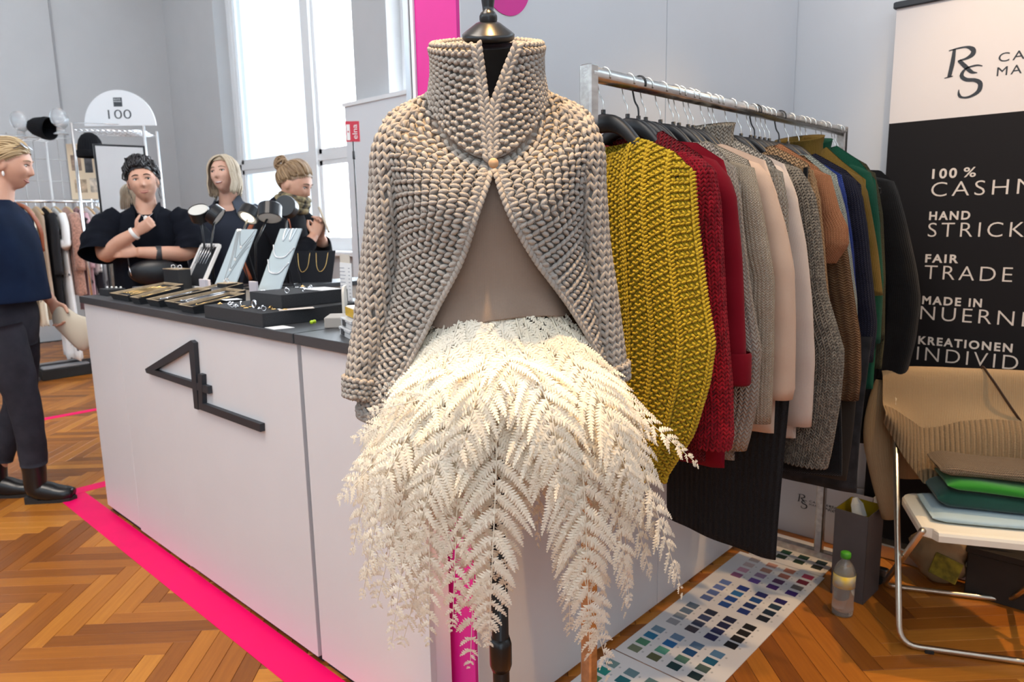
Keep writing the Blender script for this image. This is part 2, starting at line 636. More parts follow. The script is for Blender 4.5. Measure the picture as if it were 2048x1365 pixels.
def wood_mat(name, island):
    m, nt, b = new_mat(name)
    tc = nt.nodes.new('ShaderNodeTexCoord')
    if island:
        g = nt.nodes.new('ShaderNodeNewGeometry')
        rnd = g.outputs['Random Per Island']
    else:
        g = nt.nodes.new('ShaderNodeObjectInfo')
        rnd = g.outputs['Random']
    wn = nt.nodes.new('ShaderNodeTexWhiteNoise')
    wn.noise_dimensions = '1D'
    nt.links.new(rnd, wn.inputs['W'])
    uv = nt.nodes.new('ShaderNodeUVMap')
    ad = nt.nodes.new('ShaderNodeVectorMath')
    ad.operation = 'ADD'
    nt.links.new(uv.outputs[0], ad.inputs[0])
    sc = nt.nodes.new('ShaderNodeVectorMath')
    sc.operation = 'SCALE'
    sc.inputs['Scale'].default_value = 40
    nt.links.new(wn.outputs['Color'], sc.inputs[0])
    nt.links.new(sc.outputs[0], ad.inputs[1])
    mp = nt.nodes.new('ShaderNodeMapping')
    mp.inputs['Scale'].default_value = (3.0, 60.0, 1.0)
    nt.links.new(ad.outputs[0], mp.inputs[0])
    n = node(nt, 'ShaderNodeTexNoise', Scale=1.6, Detail=6.0, Roughness=0.65)
    nt.links.new(mp.outputs[0], n.inputs['Vector'])
    cr = nt.nodes.new('ShaderNodeValToRGB')
    e = cr.color_ramp.elements
    e[0].position, e[0].color = 0.0, (0.20, 0.060, 0.011, 1)
    e[1].position, e[1].color = 1.0, (0.64, 0.26, 0.038, 1)
    k = e.new(0.45)
    k.color = (0.38, 0.123, 0.016, 1)
    k = e.new(0.75)
    k.color = (0.50, 0.178, 0.023, 1)
    f = mth(nt, 'ADD', mth(nt, 'MULTIPLY', wn.outputs['Value'], 0.85), mth(nt, 'MULTIPLY', mth(nt, 'SUBTRACT', n.outputs[0], 0.38), 0.55))
    nt.links.new(f, cr.inputs[0])
    nt.links.new(cr.outputs[0], b.inputs['Base Color'])
    b.inputs['Roughness'].default_value = 0.36
    b.inputs['Coat Weight'].default_value = 0.05
    b.inputs['Specular IOR Level'].default_value = 0.3
    b.inputs['Coat Roughness'].default_value = 0.28
    bp = node(nt, 'ShaderNodeBump', Strength=0.12, Distance=0.001)
    nt.links.new(n.outputs[0], bp.inputs['Height'])
    nt.links.new(bp.outputs[0], b.inputs['Normal'])
    return m


WOOD, WOODS = wood_mat('parquet_plank_wood', False), wood_mat('parquet_far_wood', True)
floor = MB().box(-4, 4.6, -3, 10.1, -0.06, -0.012).build('floor', DARK)
tag(floor, 'oiled oak herringbone parquet floor with warm brown planks', None, None, 'structure')


def cam_px(p):
    q = Vector(p) - Vector((0, 0, CAM_H))
    z = q.dot(_f)
    if z < 0.1:
        return None
    return 1024 + FPX * q.dot(_cx) / z, 682.5 + FPX * q.dot(_cy) / z, z


def build_floor():
    L, W, g = 0.490, 0.0653, 0.0006
    s2 = math.sqrt(0.5)
    # plank mesh, long side along local x
    b = 0.0012
    vs = [(g, g, -0.012), (L - g, g, -0.012), (L - g, W - g, -0.012), (g, W - g, -0.012),
          (g, g, -b), (L - g, g, -b), (L - g, W - g, -b), (g, W - g, -b),
          (g + b, g + b, 0), (L - g - b, g + b, 0), (L - g - b, W - g - b, 0), (g + b, W - g - b, 0)]
    fs = [(0, 1, 5, 4), (1, 2, 6, 5), (2, 3, 7, 6), (3, 0, 4, 7), (4, 5, 9, 8), (5, 6, 10, 9), (6, 7, 11, 10), (7, 4, 8, 11), (8, 9, 10, 11)]
    uv = [(p[0], p[1]) for p in vs]
    me = mesh_data('plank', vs, fs, WOOD, uv=uv)
    u0, v0 = 2.2565, -1.4760

    def world(u, v):
        return (u + v) * s2, (u - v) * s2
    planks = []
    for i in range(-140, 160):
        for j in range(-14, 15):
            for typ in (0, 1):
                ou, ov = u0 + i * W + j * L, v0 + i * W - j * L
                if typ == 0:
                    cu, cv = ou + L / 2, ov + W / 2
                else:
                    cu, cv = ou + L + W / 2, ov + W - L / 2
                x, y = world(cu, cv)
                if not (-2.9 < x < 4.3 and -1.6 < y < 9.9):
                    continue
                planks.append((x, y, typ, ou, ov))
    vis = []
    for k, (x, y, typ, ou, ov) in enumerate(planks):
        q = cam_px((x, y, 0))
        hidden = (x > 1.2 and y > 1.3 and y < 4.5)
        if q and -90 < q[0] < 2140 and 640 < q[1] < 1440 and not hidden:
            vis.append((q[2], k))
    vis.sort()
    chosen = set(k for _, k in vis[:300])
    SV, SF, SU = [], [], []
    for k, (x, y, typ, ou, ov) in enumerate(planks):
        # local x axis = u direction (typ 0) or v direction (typ 1), in world
        if typ == 0:
            ax, ay, org = (s2, s2), (s2, -s2), world(ou, ov)
        else:
            ax, ay, org = (s2, -s2), (s2, s2), world(ou + L, ov + W - L)
        # mirror is avoided by using a rotation and shifting the origin across the width
        if ax[0] * ay[1] - ax[1] * ay[0] < 0:
            org = (org[0] + ay[0] * W, org[1] + ay[1] * W)
            ay = (-ay[0], -ay[1])
        if k in chosen:
            o = bpy.data.objects.new('plank', me)
            COL.objects.link(o)
            o.parent = floor
            o.location = (org[0], org[1], 0)
            o.rotation_euler = (0, 0, math.atan2(ax[1], ax[0]))
        else:
            n = len(SV)
            for p in vs:
                SV.append((org[0] + ax[0] * p[0] + ay[0] * p[1], org[1] + ax[1] * p[0] + ay[1] * p[1], p[2]))
            SU += uv
            SF += [tuple(i + n for i in f) for f in fs]
    o = mesh_obj('parquet_planks', SV, SF, WOODS, floor, uv=SU)
    o['kind'] = 'stuff'


build_floor()

# magenta floor marking strips
fm = tag(MB().box(0.94, 1.062, 1.22, 4.03, -0.004, 0.0016).build('floor_tape', TAPE), 'wide magenta tape strip on the parquet along the counter front', 'floor tape')
fm = tag(MB().box(0.95, 1.9, 4.035, 4.125, -0.004, 0.0015).build('floor_tape', TAPE), 'short magenta tape strip turning behind the far end of the counter', 'floor tape')
fm = tag(MB().box(-0.6, 2.4, 5.83, 5.905, -0.004, 0.0015).build('floor_tape', TAPE), 'thin magenta tape line across the floor in front of the clothes stand', 'floor tape')

def struct(o):
    o['kind'] = 'structure'
    return o

# partition behind the clothes rail: two panels
wp = struct(MB().box(1.16, 3.04, 1.222, 1.33, 0.0, 2.9).build('wall_partition', PANEL))
for x0, x1 in ((1.155, 2.027), (2.031, 3.038)):
    MB().box(x0, x1, 1.21, 1.224, 0.012, 2.9, 0.0012).build('panel', PANEL, wp)
st = struct(MB().box(1.145, 1.175, 1.212, 1.352, 0.0, 2.9).build('trim_1', MAGENTA))
tag(st, 'magenta end face of the white partition behind the mannequin')
st = struct(MB().box(1.135, 1.175, 1.366, 1.382, 0.0, 2.9).build('trim_2', ALU))
MB().box(1.14, 1.175, 1.353, 1.364, 0.0, 2.9).build('profile', TRIMW, st)
MB().box(1.15, 1.175, 1.383, 1.40, 0.0, 2.9).build('gap', DARK, st)
# pink disc on the partition
dm = MB()
dm.lathe([(0.088, 0), (0.088, 0.0015)], seg=48, M=Matrix.Translation((1.303, 1.2095, 1.915)) @ Matrix.Rotation(PI / 2, 4, 'X'))
tag(dm.build('round_sticker', MAGENTA), 'round magenta sticker high on the white partition behind the mannequin', 'sticker')
# wall behind the banner
wb = struct(MB().box(3.04, 3.14, -2.6, 1.33, 0, 2.9).build('wall_banner', PANEL))

# unseen partition right of the camera, added to keep ambient light off the stand
struct(MB().box(-0.9, 3.14, -1.75, -1.65, 0, 2.9).build('wall_right_blocker', PANEL))
struct(MB().box(-3.1, -3.0, -3, 10.2, 0, 2.9).build('wall_back_blocker', WHITE))  # unseen wall behind the camera, added to block low ambient light

# window wall
XW = 4.2
ww = MB()
ww.box(XW, XW + 0.35, -2.5, 10.1, 0, 1.06)
ww.box(XW, XW + 0.35, 8.62, 10.1, 1.06, 5.2)
ww.box(XW, XW + 0.35, 5.35, 5.87, 1.06, 5.2)
ww.box(XW, XW + 0.35, 1.4, 2.6, 1.06, 5.2)
ww.box(XW, XW + 0.35, -2.5, 10.1, 4.7, 5.2)
struct(ww.build('wall_window', WHITE))
wf = struct(MB().box(-4, XW, 10.0, 10.2, 0, 5.2).build('wall_far', WHITE))
for x in (2.89,):
    MB().box(x - 0.01, x + 0.01, 9.985, 10.0, 0, 5.2).build('joint', mat('panel_joint_grey', (0.35, 0.35, 0.36), 0.6), wf)
struct(MB().box(-4, XW + 0.4, -3, 10.2, 5.2, 5.3).build('ceiling', WHITE))
GLASS = mat('window_glass', (1, 1, 1), 0.0, trans=1.0, spec=0.3)


def window(n, y0, y1):
    fr = TRIMW
    w = MB()
    xa, xb = XW + 0.16, XW + 0.24
    w.box(xa, xb, y0, y0 + 0.09, 1.09, 4.7)
    w.box(xa, xb, y1 - 0.09, y1, 1.09, 4.7)
    w.box(xa, xb, y0, y1, 1.06, 1.16)
    w.box(xa, xb, y0, y1, 4.6, 4.7)
    o = struct(w.build('window_%d' % n, fr))
    ym = y0 + (y1 - y0) * 0.37
    MB().box(xa - 0.03, xb, ym - 0.075, ym + 0.075, 1.1, 4.7).build('mullion', fr, o)
    MB().box(xa, xb, y0, y1, 2.02, 2.09).build('transom', fr, o)
    for a, b in ((y0 + 0.09, ym - 0.075), (ym + 0.075, y1 - 0.09)):
        for z0, z1 in ((1.16, 2.02), (2.09, 4.6)):
            s = MB()
            for (p, q, r_, t) in ((a, a + 0.05, z0, z1), (b - 0.05, b, z0, z1), (a, b, z0, z0 + 0.05), (a, b, z1 - 0.05, z1)):
                s.box(xa + 0.01, xb - 0.01, p, q, r_, t)
            so = s.build('sash', fr, o)
            MB().box(XW + 0.195, XW + 0.2, a + 0.05, b - 0.05, z0 + 0.05, z1 - 0.05).build('pane', GLASS, so)
    MB().box(XW - 0.10, XW + 0.17, y0 - 0.05, y1 + 0.05, 1.03, 1.075, 0.01).build('sill', TRIMW, o)
    return o


window(1, 5.87, 8.62)
window(2, 2.6, 5.35)
# white display board standing in front of the pier
bd = MB().box(4.06, 4.09, 4.6, 5.86, 0.0, 2.43).build('display_board', mat('white_board', (0.78, 0.80, 0.83), 0.4))
tag(bd, 'plain white board standing against the pier between the windows', 'board')
MB().box(4.04, 4.10, 4.6, 5.87, 2.43, 2.465).build('top_rail', TRIMW, bd)

# brick pier of the building across the street
pier = thing('brick_pier', 'pale brick pier of a building seen through the tall window', 'building', (6.6, 9.95, 0))
BRK = mat('pale_brick', (0.82, 0.79, 0.76), 0.9, var=0.1, vscale=4)
MB().box(0.0, 0.4, -0.02, 0.5, 0, 7.0).build('mortar', mat('pale_mortar', (0.97, 0.97, 0.97), 0.9), pier)
for k in range(14):
    o = 0.0 if k % 2 else 0.06
    MB().box(-0.015, 0.05, o, o + 0.40, 2.75 + k * 0.24, 2.75 + k * 0.24 + 0.19).build('brick', BRK, pier)

# ------------------------------------------------------------------ counter
def counter(y0, y1, panels, label, sides=(True, True), ext=None):
    c = thing('counter', label, 'counter', (1.3, (y0 + y1) / 2, 0))
    MB().box(1.075, 1.70, y0 + 0.006, y1 - 0.006, 0.0, 1.014).build('body', DARK, c, local=False)
    if sides[0]:
        MB().box(1.07, 1.70, y0 + 0.001, y0 + 0.006, 0.03, 1.014).build('side_panel', PANEL, c, local=False)
    if sides[1]:
        MB().box(1.07, 1.70, y1 - 0.006, y1 - 0.001, 0.03, 1.014).build('side_panel', PANEL, c, local=False)
    if ext:
        MB().box(1.077, 1.128, ext + 0.004, y0, 0.0, 1.014).build('end_post', TRIMW, c, local=False)
        MB().box(1.042, 1.128, ext - 0.002, y0 - 0.003, 1.015, 1.045, 0.002).build('worktop_end', TOPM, c, local=False)
    for a, b, z0, dx in panels:
        MB().box(1.056 + dx, 1.076, a, b, z0, 1.014, 0.001).build('front_panel', PANEL, c, local=False)
    MB().box(1.042, 1.72, y0 - 0.002, y1 + 0.008, 1.015, 1.045, 0.002).build('worktop', TOPM, c, local=False)
    return c


ctr = counter(1.822, 3.668, [(3.255, 3.666, 0.032, 0.0), (2.735, 3.2535, 0.022, 0.0006), (1.824, 2.7345, 0.026, 0.0)], 'long white counter with charcoal worktop and black line logo on its front', (False, True))
counter(1.405, 1.804, [(1.283, 1.802, 0.030, 0.0)], 'short white counter section between the long counter and the magenta partition end', (True, False), 1.281)

# line logo on the counter front (extruded strokes)
LOGO = mat('anthracite_logo', (0.022, 0.025, 0.032), 0.5)


def stroke(mb, pts, w, x0=1.040, x1=1.0555):
    """flat bar strokes in the (y, z) plane of the counter front"""
    for (a, b) in zip(pts[:-1], pts[1:]):
        a, b = np.array(a), np.array(b)
        d = (b - a) / np.linalg.norm(b - a)
        n = np.array((-d[1], d[0])) * w / 2
        e = d * w * 0.0
        q = [a - e + n, b + e + n, b + e - n, a - e - n]
        mb.prism([tuple(p) for p in q], lambda p, r, dd: (dd, p, r), x0, x1)


lg = thing('line_logo', 'black raised line logo shaped like a 4 and an L on the counter front', 'logo', (1.05, 2.5, 0.8))
m_ = MB()
zo = 0.012
# triangle of the 4 as one ring polygon
outer = [(2.952, 0.790), (2.498, 0.957), (2.478, 0.955), (2.488, 0.806), (2.400, 0.806), (2.400, 0.780), (2.492, 0.778), (2.497, 0.708), (2.529, 0.707), (2.523, 0.780), (2.600, 0.781)]
a = MB()
a.prism([(2.950, 0.781), (2.957, 0.796), (2.503, 0.957), (2.494, 0.941), (2.525, 0.920), (2.860, 0.803)], lambda p, r, d: (d, p, r), 1.040, 1.0555)
a.prism([(2.950, 0.781), (2.860, 0.803), (2.400, 0.806), (2.400, 0.779)], lambda p, r, d: (d, p, r), 1.040, 1.0555)
a.prism([(2.503, 0.957), (2.480, 0.950), (2.494, 0.707), (2.526, 0.707), (2.525, 0.920)], lambda p, r, d: (d, p, r), 1.0395, 1.0555)
a.build('figure_four', LOGO, lg, local=False)
b_ = MB()
b_.prism([(2.468, 0.842), (2.436, 0.842), (2.452, 0.737), (2.046, 0.737), (2.048, 0.711), (2.487, 0.711)], lambda p, r, d: (d, p, r), 1.039, 1.0555)
b_.build('letter_l', LOGO, lg, local=False)

# ------------------------------------------------------------------ banner
XB = 2.985
bn = thing('roll_up_banner', 'tall cream and black roll-up banner with lettering behind the folding chair', 'banner', (XB, 0.4, 0))
BCREAM = mat('banner_cream', (0.78, 0.70, 0.66), 0.6, bump=0.03, bscale=300)
BBLACK = mat('banner_black', (0.011, 0.009, 0.0095), 0.65, spec=0.2, bump=0.03, bscale=300)
BTXT = mat('banner_text_cream', (0.74, 0.64, 0.55), 0.6)
MB().box(XB, XB + 0.006, -0.03, 0.828, 1.682, 2.085).build('cream_print', BCREAM, bn, local=False)
MB().box(XB, XB + 0.006, -0.03, 0.828, 0.05, 1.682).build('black_print', BBLACK, bn, local=False)
MB().box(XB - 0.012, XB + 0.016, -0.04, 0.838, 2.085, 2.108, 0.004).build('top_bar', LOGO, bn, local=False)
MB().box(XB - 0.06, XB + 0.05, -0.04, 0.838, 0.0, 0.06, 0.008).build('base_cassette', ALU, bn, local=False)


def banner_text(txt, y, z, cap, width, material, bold=0.0, parent=bn, xx=XB):
    vs, fs = text_geo(txt, cap / 0.72, 0.0004, 1.25, width=width, bold=bold)
    out = [(xx - 0.0006 - p[2], y - p[0], z + p[1]) for p in vs]
    o = mesh_obj('lettering', out, fs, material, parent, local=False)
    return o


for t, y, z, cap, w, bo in (('100', 0.672, 1.474, 0.034, 0.078, 0.0012), ('%', 0.574, 1.474, 0.034, 0.038, 0.0006), ('CASHMERE', 0.671, 1.409, 0.054, 0.48, -0.0008), ('HAND', 0.671, 1.326, 0.030, 0.129, 0.0012),
                        ('STRICK', 0.671, 1.264, 0.054, 0.291, -0.0008), ('FAIR', 0.673, 1.171, 0.030, 0.106, 0.0012), ('TRADE', 0.672, 1.109, 0.054, 0.271, -0.0008),
                        ('MADE', 0.672, 1.016, 0.030, 0.125, 0.0012), ('IN', 0.523, 1.016, 0.030, 0.040, 0.0012), ('NUERNBERG', 0.675, 0.957, 0.054, 0.52, -0.0008), ('KREATIONEN', 0.675, 0.864, 0.030, 0.295, 0.0012),
                        ('INDIVIDUELL', 0.676, 0.802, 0.054, 0.52, -0.0008)):
    banner_text(t, y, z, cap, w, BTXT, bo)
banner_text('CASHMERE', 0.500, 1.850, 0.030, 0.29, LOGO, 0.0)
banner_text('MANUFAKTUR', 0.501, 1.805, 0.030, 0.36, LOGO, 0.0)


def monogram(fn, s=1.0):
    """interlaced R and S drawn as swelling strokes; fn(a, b, d) maps unit coords (R spans 0..1 in height)"""
    mb = MB()

    def sw(pts, ws, n=40):
        P = catmull([(p[0], p[1], 0) for p in pts], n)
        T = unit(np.gradient(P, axis=0))
        N = np.stack([-T[:, 1], T[:, 0]], -1)
        w = np.interp(np.linspace(0, 1, n), np.linspace(0, 1, len(ws)), ws)
        Lp, Rp = P[:, :2] + N * w[:, None] / 2, P[:, :2] - N * w[:, None] / 2
        for i in range(n - 1):
            q = [tuple(Rp[i]), tuple(Rp[i + 1]), tuple(Lp[i + 1]), tuple(Lp[i])]
            mb.prism(q, fn, 0, 0.0008)
    sw([(0.20, 0.98), (0.17, 0.5), (0.10, 0.04)], [0.10, 0.15, 0.13], 8)
    sw([(-0.06, 0.0), (0.10, 0.03), (0.22, 0.04)], [0.02, 0.05, 0.03], 8)
    sw([(0.02, 0.95), (0.30, 0.99), (0.60, 0.99), (0.80, 0.87), (0.80, 0.72), (0.62, 0.60), (0.34, 0.55)], [0.03, 0.05, 0.06, 0.15, 0.16, 0.08, 0.03])
    sw([(0.38, 0.56), (0.60, 0.32), (0.82, 0.10), (1.00, 0.05)], [0.12, 0.14, 0.12, 0.02])
    sw([(1.14, 0.26), (0.95, 0.31), (0.62, 0.24), (0.50, 0.02), (0.66, -0.14), (0.95, -0.20), (1.12, -0.34), (1.08, -0.60), (0.80, -0.76), (0.55, -0.74), (0.46, -0.62), (0.45, -0.46)],
       [0.03, 0.06, 0.05, 0.13, 0.13, 0.12, 0.15, 0.15, 0.09, 0.06, 0.10, 0.02])
    return mb


monogram(lambda p, r, d: (XB - 0.0006 - d, 0.652 - p * 0.094, 1.820 + r * 0.096)).build('monogram', LOGO, bn, local=False)

# ------------------------------------------------------------------ dress form
# local frame of the dress form: x = picture right, y = away from camera, z up
MQ = np.array((0.91, 0.89, 0.0))
MQ_ROT = math.atan2(-0.71492, 0.69921)
FORM_BLACK = mat('form_black_cloth', (0.008, 0.008, 0.009), 0.75, bump=0.1, bscale=600)
FORM_LACQ = mat('form_black_lacquer', (0.010, 0.010, 0.011), 0.28)


def ring_loft(rings, seg=40):
    """rings: (cx, cy, z, a, b_front, b_back, tilt) -> grid (nr, seg, 3) closed in u"""
    out = []
    t = np.linspace(0, 2 * PI, seg, endpoint=False)
    for (cx, cy, z, a, bf, bb, tilt) in rings:
        y = -np.cos(t)
        b = np.where(y < 0, bf, bb)
        out.append(np.stack([cx + a * np.sin(t), cy + b * y, z + tilt * y * b], -1))
    return np.array(out)


def closed_obj(name, G, material, parent, smooth=True, cap=(True, True), uv=False):
    nr, nc = G.shape[:2]
    F = grid_faces(nr, nc, True).tolist()
    if cap[0]:
        F.append(tuple(range(nc)))
    if cap[1]:
        F.append(tuple(range((nr - 1) * nc, nr * nc))[::-1])
    U = None
    if uv:
        U = grid_uv(np.concatenate([G, G[:, :1]], 1)).reshape(nr, nc + 1, 2)[:, :nc].reshape(-1, 2)
    return mesh_obj(name, G.reshape(-1, 3), F, material, parent, smooth, U)


form = thing('dress_form', 'black tailor dress form on a pole wearing the chunky knit jacket', 'dress form', tuple(MQ), MQ_ROT)
closed_obj('torso', ring_loft([(0, 0.0, 1.02, 0.13, 0.09, 0.10, 0), (0, 0, 1.10, 0.128, 0.09, 0.10, 0), (0, 0, 1.19, 0.112, 0.085, 0.085, 0), (0, 0, 1.30, 0.125, 0.105, 0.09, 0),
                               (0, 0, 1.38, 0.135, 0.115, 0.095, 0), (0, 0, 1.46, 0.14, 0.085, 0.09, 0), (0, 0.0, 1.515, 0.125, 0.055, 0.07, 0), (0.003, -0.0, 1.545, 0.07, 0.047, 0.05, 0.2),
                               (0.003, -0.01, 1.57, 0.048, 0.045, 0.045, 0.3), (0.003, -0.02, 1.64, 0.044, 0.043, 0.043, 0.4)]), FORM_BLACK, form)
TILT = Matrix.Translation((0.003, -0.028, 1.657)) @ Matrix.Rotation(math.radians(20), 4, 'X')
m_ = MB()
m_.lathe([(0.040, -0.012), (0.0435, -0.008), (0.0435, -0.002), (0.040, 0.001), (0.020, 0.015), (0.015, 0.017)], seg=36, M=TILT)
m_.build('neck_cap', FORM_LACQ, form, smooth=True)
m_ = MB()
m_.lathe([(0.010, 0.012), (0.0125, 0.0175), (0.0148, 0.024), (0.0148, 0.030), (0.0125, 0.035), (0.009, 0.038), (0.0095, 0.044), (0.012, 0.062), (0.013, 0.078), (0.011, 0.095), (0.006, 0.104)], (0.0035, -0.028, 1.653), seg=28)
m_.build('finial', FORM_LACQ, form, smooth=True)
m_ = MB()
m_.tube([(0, 0.0, 0.03), (0, 0.0, 0.30), (0, 0, 1.05)], 0.0165, 20)
m_.lathe([(0.018, 0.0), (0.022, 0.012), (0.022, 0.055), (0.018, 0.07)], (0, 0, 0.48), 20)
m_.lathe([(0.021, 0.0), (0.0255, 0.014), (0.0255, 0.18), (0.022, 0.20)], (0, 0, 0.20), 20)
m_.build('pole', FORM_LACQ, form, smooth=True)
m_ = MB()
m_.lathe([(0.17, 0.0), (0.17, 0.012), (0.06, 0.022), (0.025, 0.05)], seg=36)
m_.build('foot_plate', FORM_LACQ, form, smooth=True)

# ------------------------------------------------------------------ beige fine-knit top under the jacket
TOPK = knit_mat('fine_beige_knit', (0.31, 0.235, 0.185), 0.0026, 0.0024, 0.35, c2=(0.25, 0.19, 0.148), dist=0.0006, mottle=0.03)
top = thing('knit_pullover', 'fine beige knit top worn under the open jacket', 'top', tuple(MQ), MQ_ROT)
rr = []
for z, a, bf, bb in ((1.545, 0.075, 0.055, 0.058), (1.52, 0.12, 0.075, 0.075), (1.46, 0.147, 0.100, 0.098), (1.38, 0.148, 0.124, 0.105), (1.30, 0.142, 0.120, 0.102), (1.24, 0.140, 0.117, 0.102), (1.20, 0.148, 0.123, 0.108), (1.185, 0.150, 0.125, 0.110)):
    rr.append((0, 0, z, a, bf, bb, 0))
G = ring_loft(rr, 72)
zi = np.linspace(0, len(rr) - 1, 40)
G = np.stack([[smooth_interp(zi, range(len(rr)), G[:, j, k]) for k in range(3)] for j in range(72)], 0).transpose(2, 0, 1)
t = np.linspace(0, 2 * PI, 72, endpoint=False)
hem = (0.004 * np.sin(t * 3 + 0.6) + 0.005 * np.cos(t - 0.9) - 0.006 * np.exp(-((t - 5.8) / 0.35) ** 2))
w_ = np.clip((1.27 - G[:, :, 2]) / 0.085, 0, 1) ** 1.5
G[:, :, 2] += hem[None, :] * w_
fold = 0.0035 * np.sin(t * 9 + 1.0)[None, :] * w_
G[:, :, 0] += fold * np.sin(t)[None, :]
G[:, :, 1] += fold * -np.cos(t)[None, :]
# turned-in hem edge
inner = G[-1] * np.array((0.965, 0.965, 1)) + np.array((0, 0, 0.004))
G = np.concatenate([G, inner[None]], 0)
closed_obj('body', G, TOPK, top, uv=True, cap=(False, False))

# ------------------------------------------------------------------ chunky jacket
YARN = yarn_mat('oatmeal_chunky_yarn', (0.46, 0.415, 0.365), (0.31, 0.275, 0.24), 45)
BASEY = mat('oatmeal_yarn_shadow', (0.30, 0.255, 0.21), 0.95, bump=0.3, bscale=300)
jk = thing('knit_jacket', 'chunky oatmeal knit jacket with high stand collar on the dress form', 'jacket', tuple(MQ), MQ_ROT)


def jacket_part(name, P, cs, rs, pattern, flip, fat=1.0, skew=0.0, seed=1, base_back=0.004, both=False):
    """a knitted panel: base sheet with yarn lobes joined into one mesh"""
    n = unit(np.cross(np.gradient(P, axis=1), np.gradient(P, axis=0))) * flip
    B = P - n * base_back
    V, F = [B.reshape(-1, 3)], [grid_faces(*P.shape[:2])]
    k = len(V[0])
    vs, fs = knit(P, cs, rs, pattern, flip, fat, False, skew, seed)
    V.append(vs)
    F.append(fs + k)
    k += len(vs)
    if both:
        vs, fs = knit(P - n * 0.008, cs, rs, pattern, -flip, fat, True, skew, seed + 9)
        V.append(vs)
        F.append(fs + k)
    V = np.concatenate(V)
    F = [tuple(f) for a in F for f in a.tolist()]
    return mesh_obj(name, V, F, YARN, jk, True)


NV, NU = 44, 110
vv = np.linspace(0, 1, NV)
KV = [0, 0.15, 0.35, 0.55, 0.75, 1.0]
zz0 = smooth_interp(vv, KV, [1.565, 1.520, 1.405, 1.30, 1.185, 1.015])
aa = smooth_interp(vv, KV, [0.098, 0.176, 0.166, 0.164, 0.190, 0.240])
bf = smooth_interp(vv, KV, [0.092, 0.126, 0.145, 0.140, 0.136, 0.150])
bb = smooth_interp(vv, KV, [0.085, 0.105, 0.120, 0.116, 0.140, 0.195])
drop = smooth_interp(vv, KV, [0.118, 0.098, 0.045, 0.012, 0.0, 0.0])
xl = smooth_interp(vv, [0, 0.15, 0.35, 0.55, 0.72, 0.85, 1.0], [0.000, 0.004, 0.026, 0.052, 0.098, 0.142, 0.205])
xr = smooth_interp(vv, [0, 0.15, 0.35, 0.55, 0.72, 0.85, 1.0], [0.010, 0.014, 0.034, 0.072, 0.134, 0.185, 0.236])
phl = np.arcsin(np.clip(xl / aa, 0, 1))
phr = np.arcsin(np.clip(xr / aa, 0, 0.999))
phr = phr + np.clip((vv - 0.85) / 0.15, 0, 1) * 0.25
u = np.linspace(0, 1, NU)
# phi measured from the front; goes from the wearer-side left picture edge round the back to the right edge
PH = -phl[:, None] - u[None, :] * (2 * PI - phl[:, None] - phr[:, None])
front = np.clip(np.cos(PH), 0, 1) ** 1.5
S = np.sin(PH)
Cq = np.cos(PH)
bbm = np.where(Cq > 0, bf[:, None], bb[:, None])
JB = np.stack([aa[:, None] * S, -bbm * Cq, zz0[:, None] - drop[:, None] * front + 0.012 * np.clip(-Cq, 0, 1) * (1 - vv[:, None])], -1)
# shoulders rounder, bust fuller
bust = 0.014 * np.exp(-((JB[..., 2] - 1.375) / 0.05) ** 2) * (np.exp(-((JB[..., 0] - 0.075) / 0.04) ** 2) + np.exp(-((JB[..., 0] + 0.075) / 0.04) ** 2)) * (Cq > 0)
JB[..., 1] -= bust
hemwave = 0.008 * np.sin(u * 11)[None, :] * np.clip((vv - 0.6) / 0.4, 0, 1)[:, None]
JB[..., 0] += hemwave * S
JB[..., 1] -= hemwave * Cq
jacket_part('body', JB, 0.0128, 0.0120, 'seed', 1.0, 1.05, 0, 3)

# stand collar: outside up, over the rim, down the inside
NCV, NCU = 34, 90
cv = np.linspace(0, 1, NCV)
cu = np.linspace(0, 1, NCU)
# opening half-angles (left, right), in radians from the front
pl = np.interp(cv, [0, 0.3, 0.62, 0.72, 1], [0.02, 0.06, 0.16, 0.18, 0.25])
pr = np.interp(cv, [0, 0.3, 0.62, 0.72, 1], [0.06, 0.10, 0.50, 0.58, 0.62])
PC = -pl[:, None] - cu[None, :] * (2 * PI - pl[:, None] - pr[:, None])
cf = np.clip(np.cos(PC), 0, 1) ** 1.6
hh = np.interp(cv, [0, 0.62, 0.70, 0.78, 1.0], [0, 1, 1.06, 1.0, 0.45])            # height fraction
rad = np.interp(cv, [0, 0.06, 0.3, 0.5, 0.62, 0.67, 0.73, 0.79, 1.0], [0.099, 0.096, 0.090, 0.089, 0.092, 0.090, 0.082, 0.074, 0.068])
zb = 1.560 - 0.112 * cf
zt = 1.638 + 0.026 * -np.cos(PC)
zc = zb + (zt - zb) * hh[:, None]
yb = -0.018 * hh[:, None] - 0.022 * cf * (1 - hh[:, None])
JC = np.stack([rad[:, None] * np.sin(PC) * 1.02, -rad[:, None] * np.cos(PC) + yb, zc], -1)
jacket_part('collar', JC, 0.0118, 0.0098, 'garter', -1.0, 1.15, 0, 5)


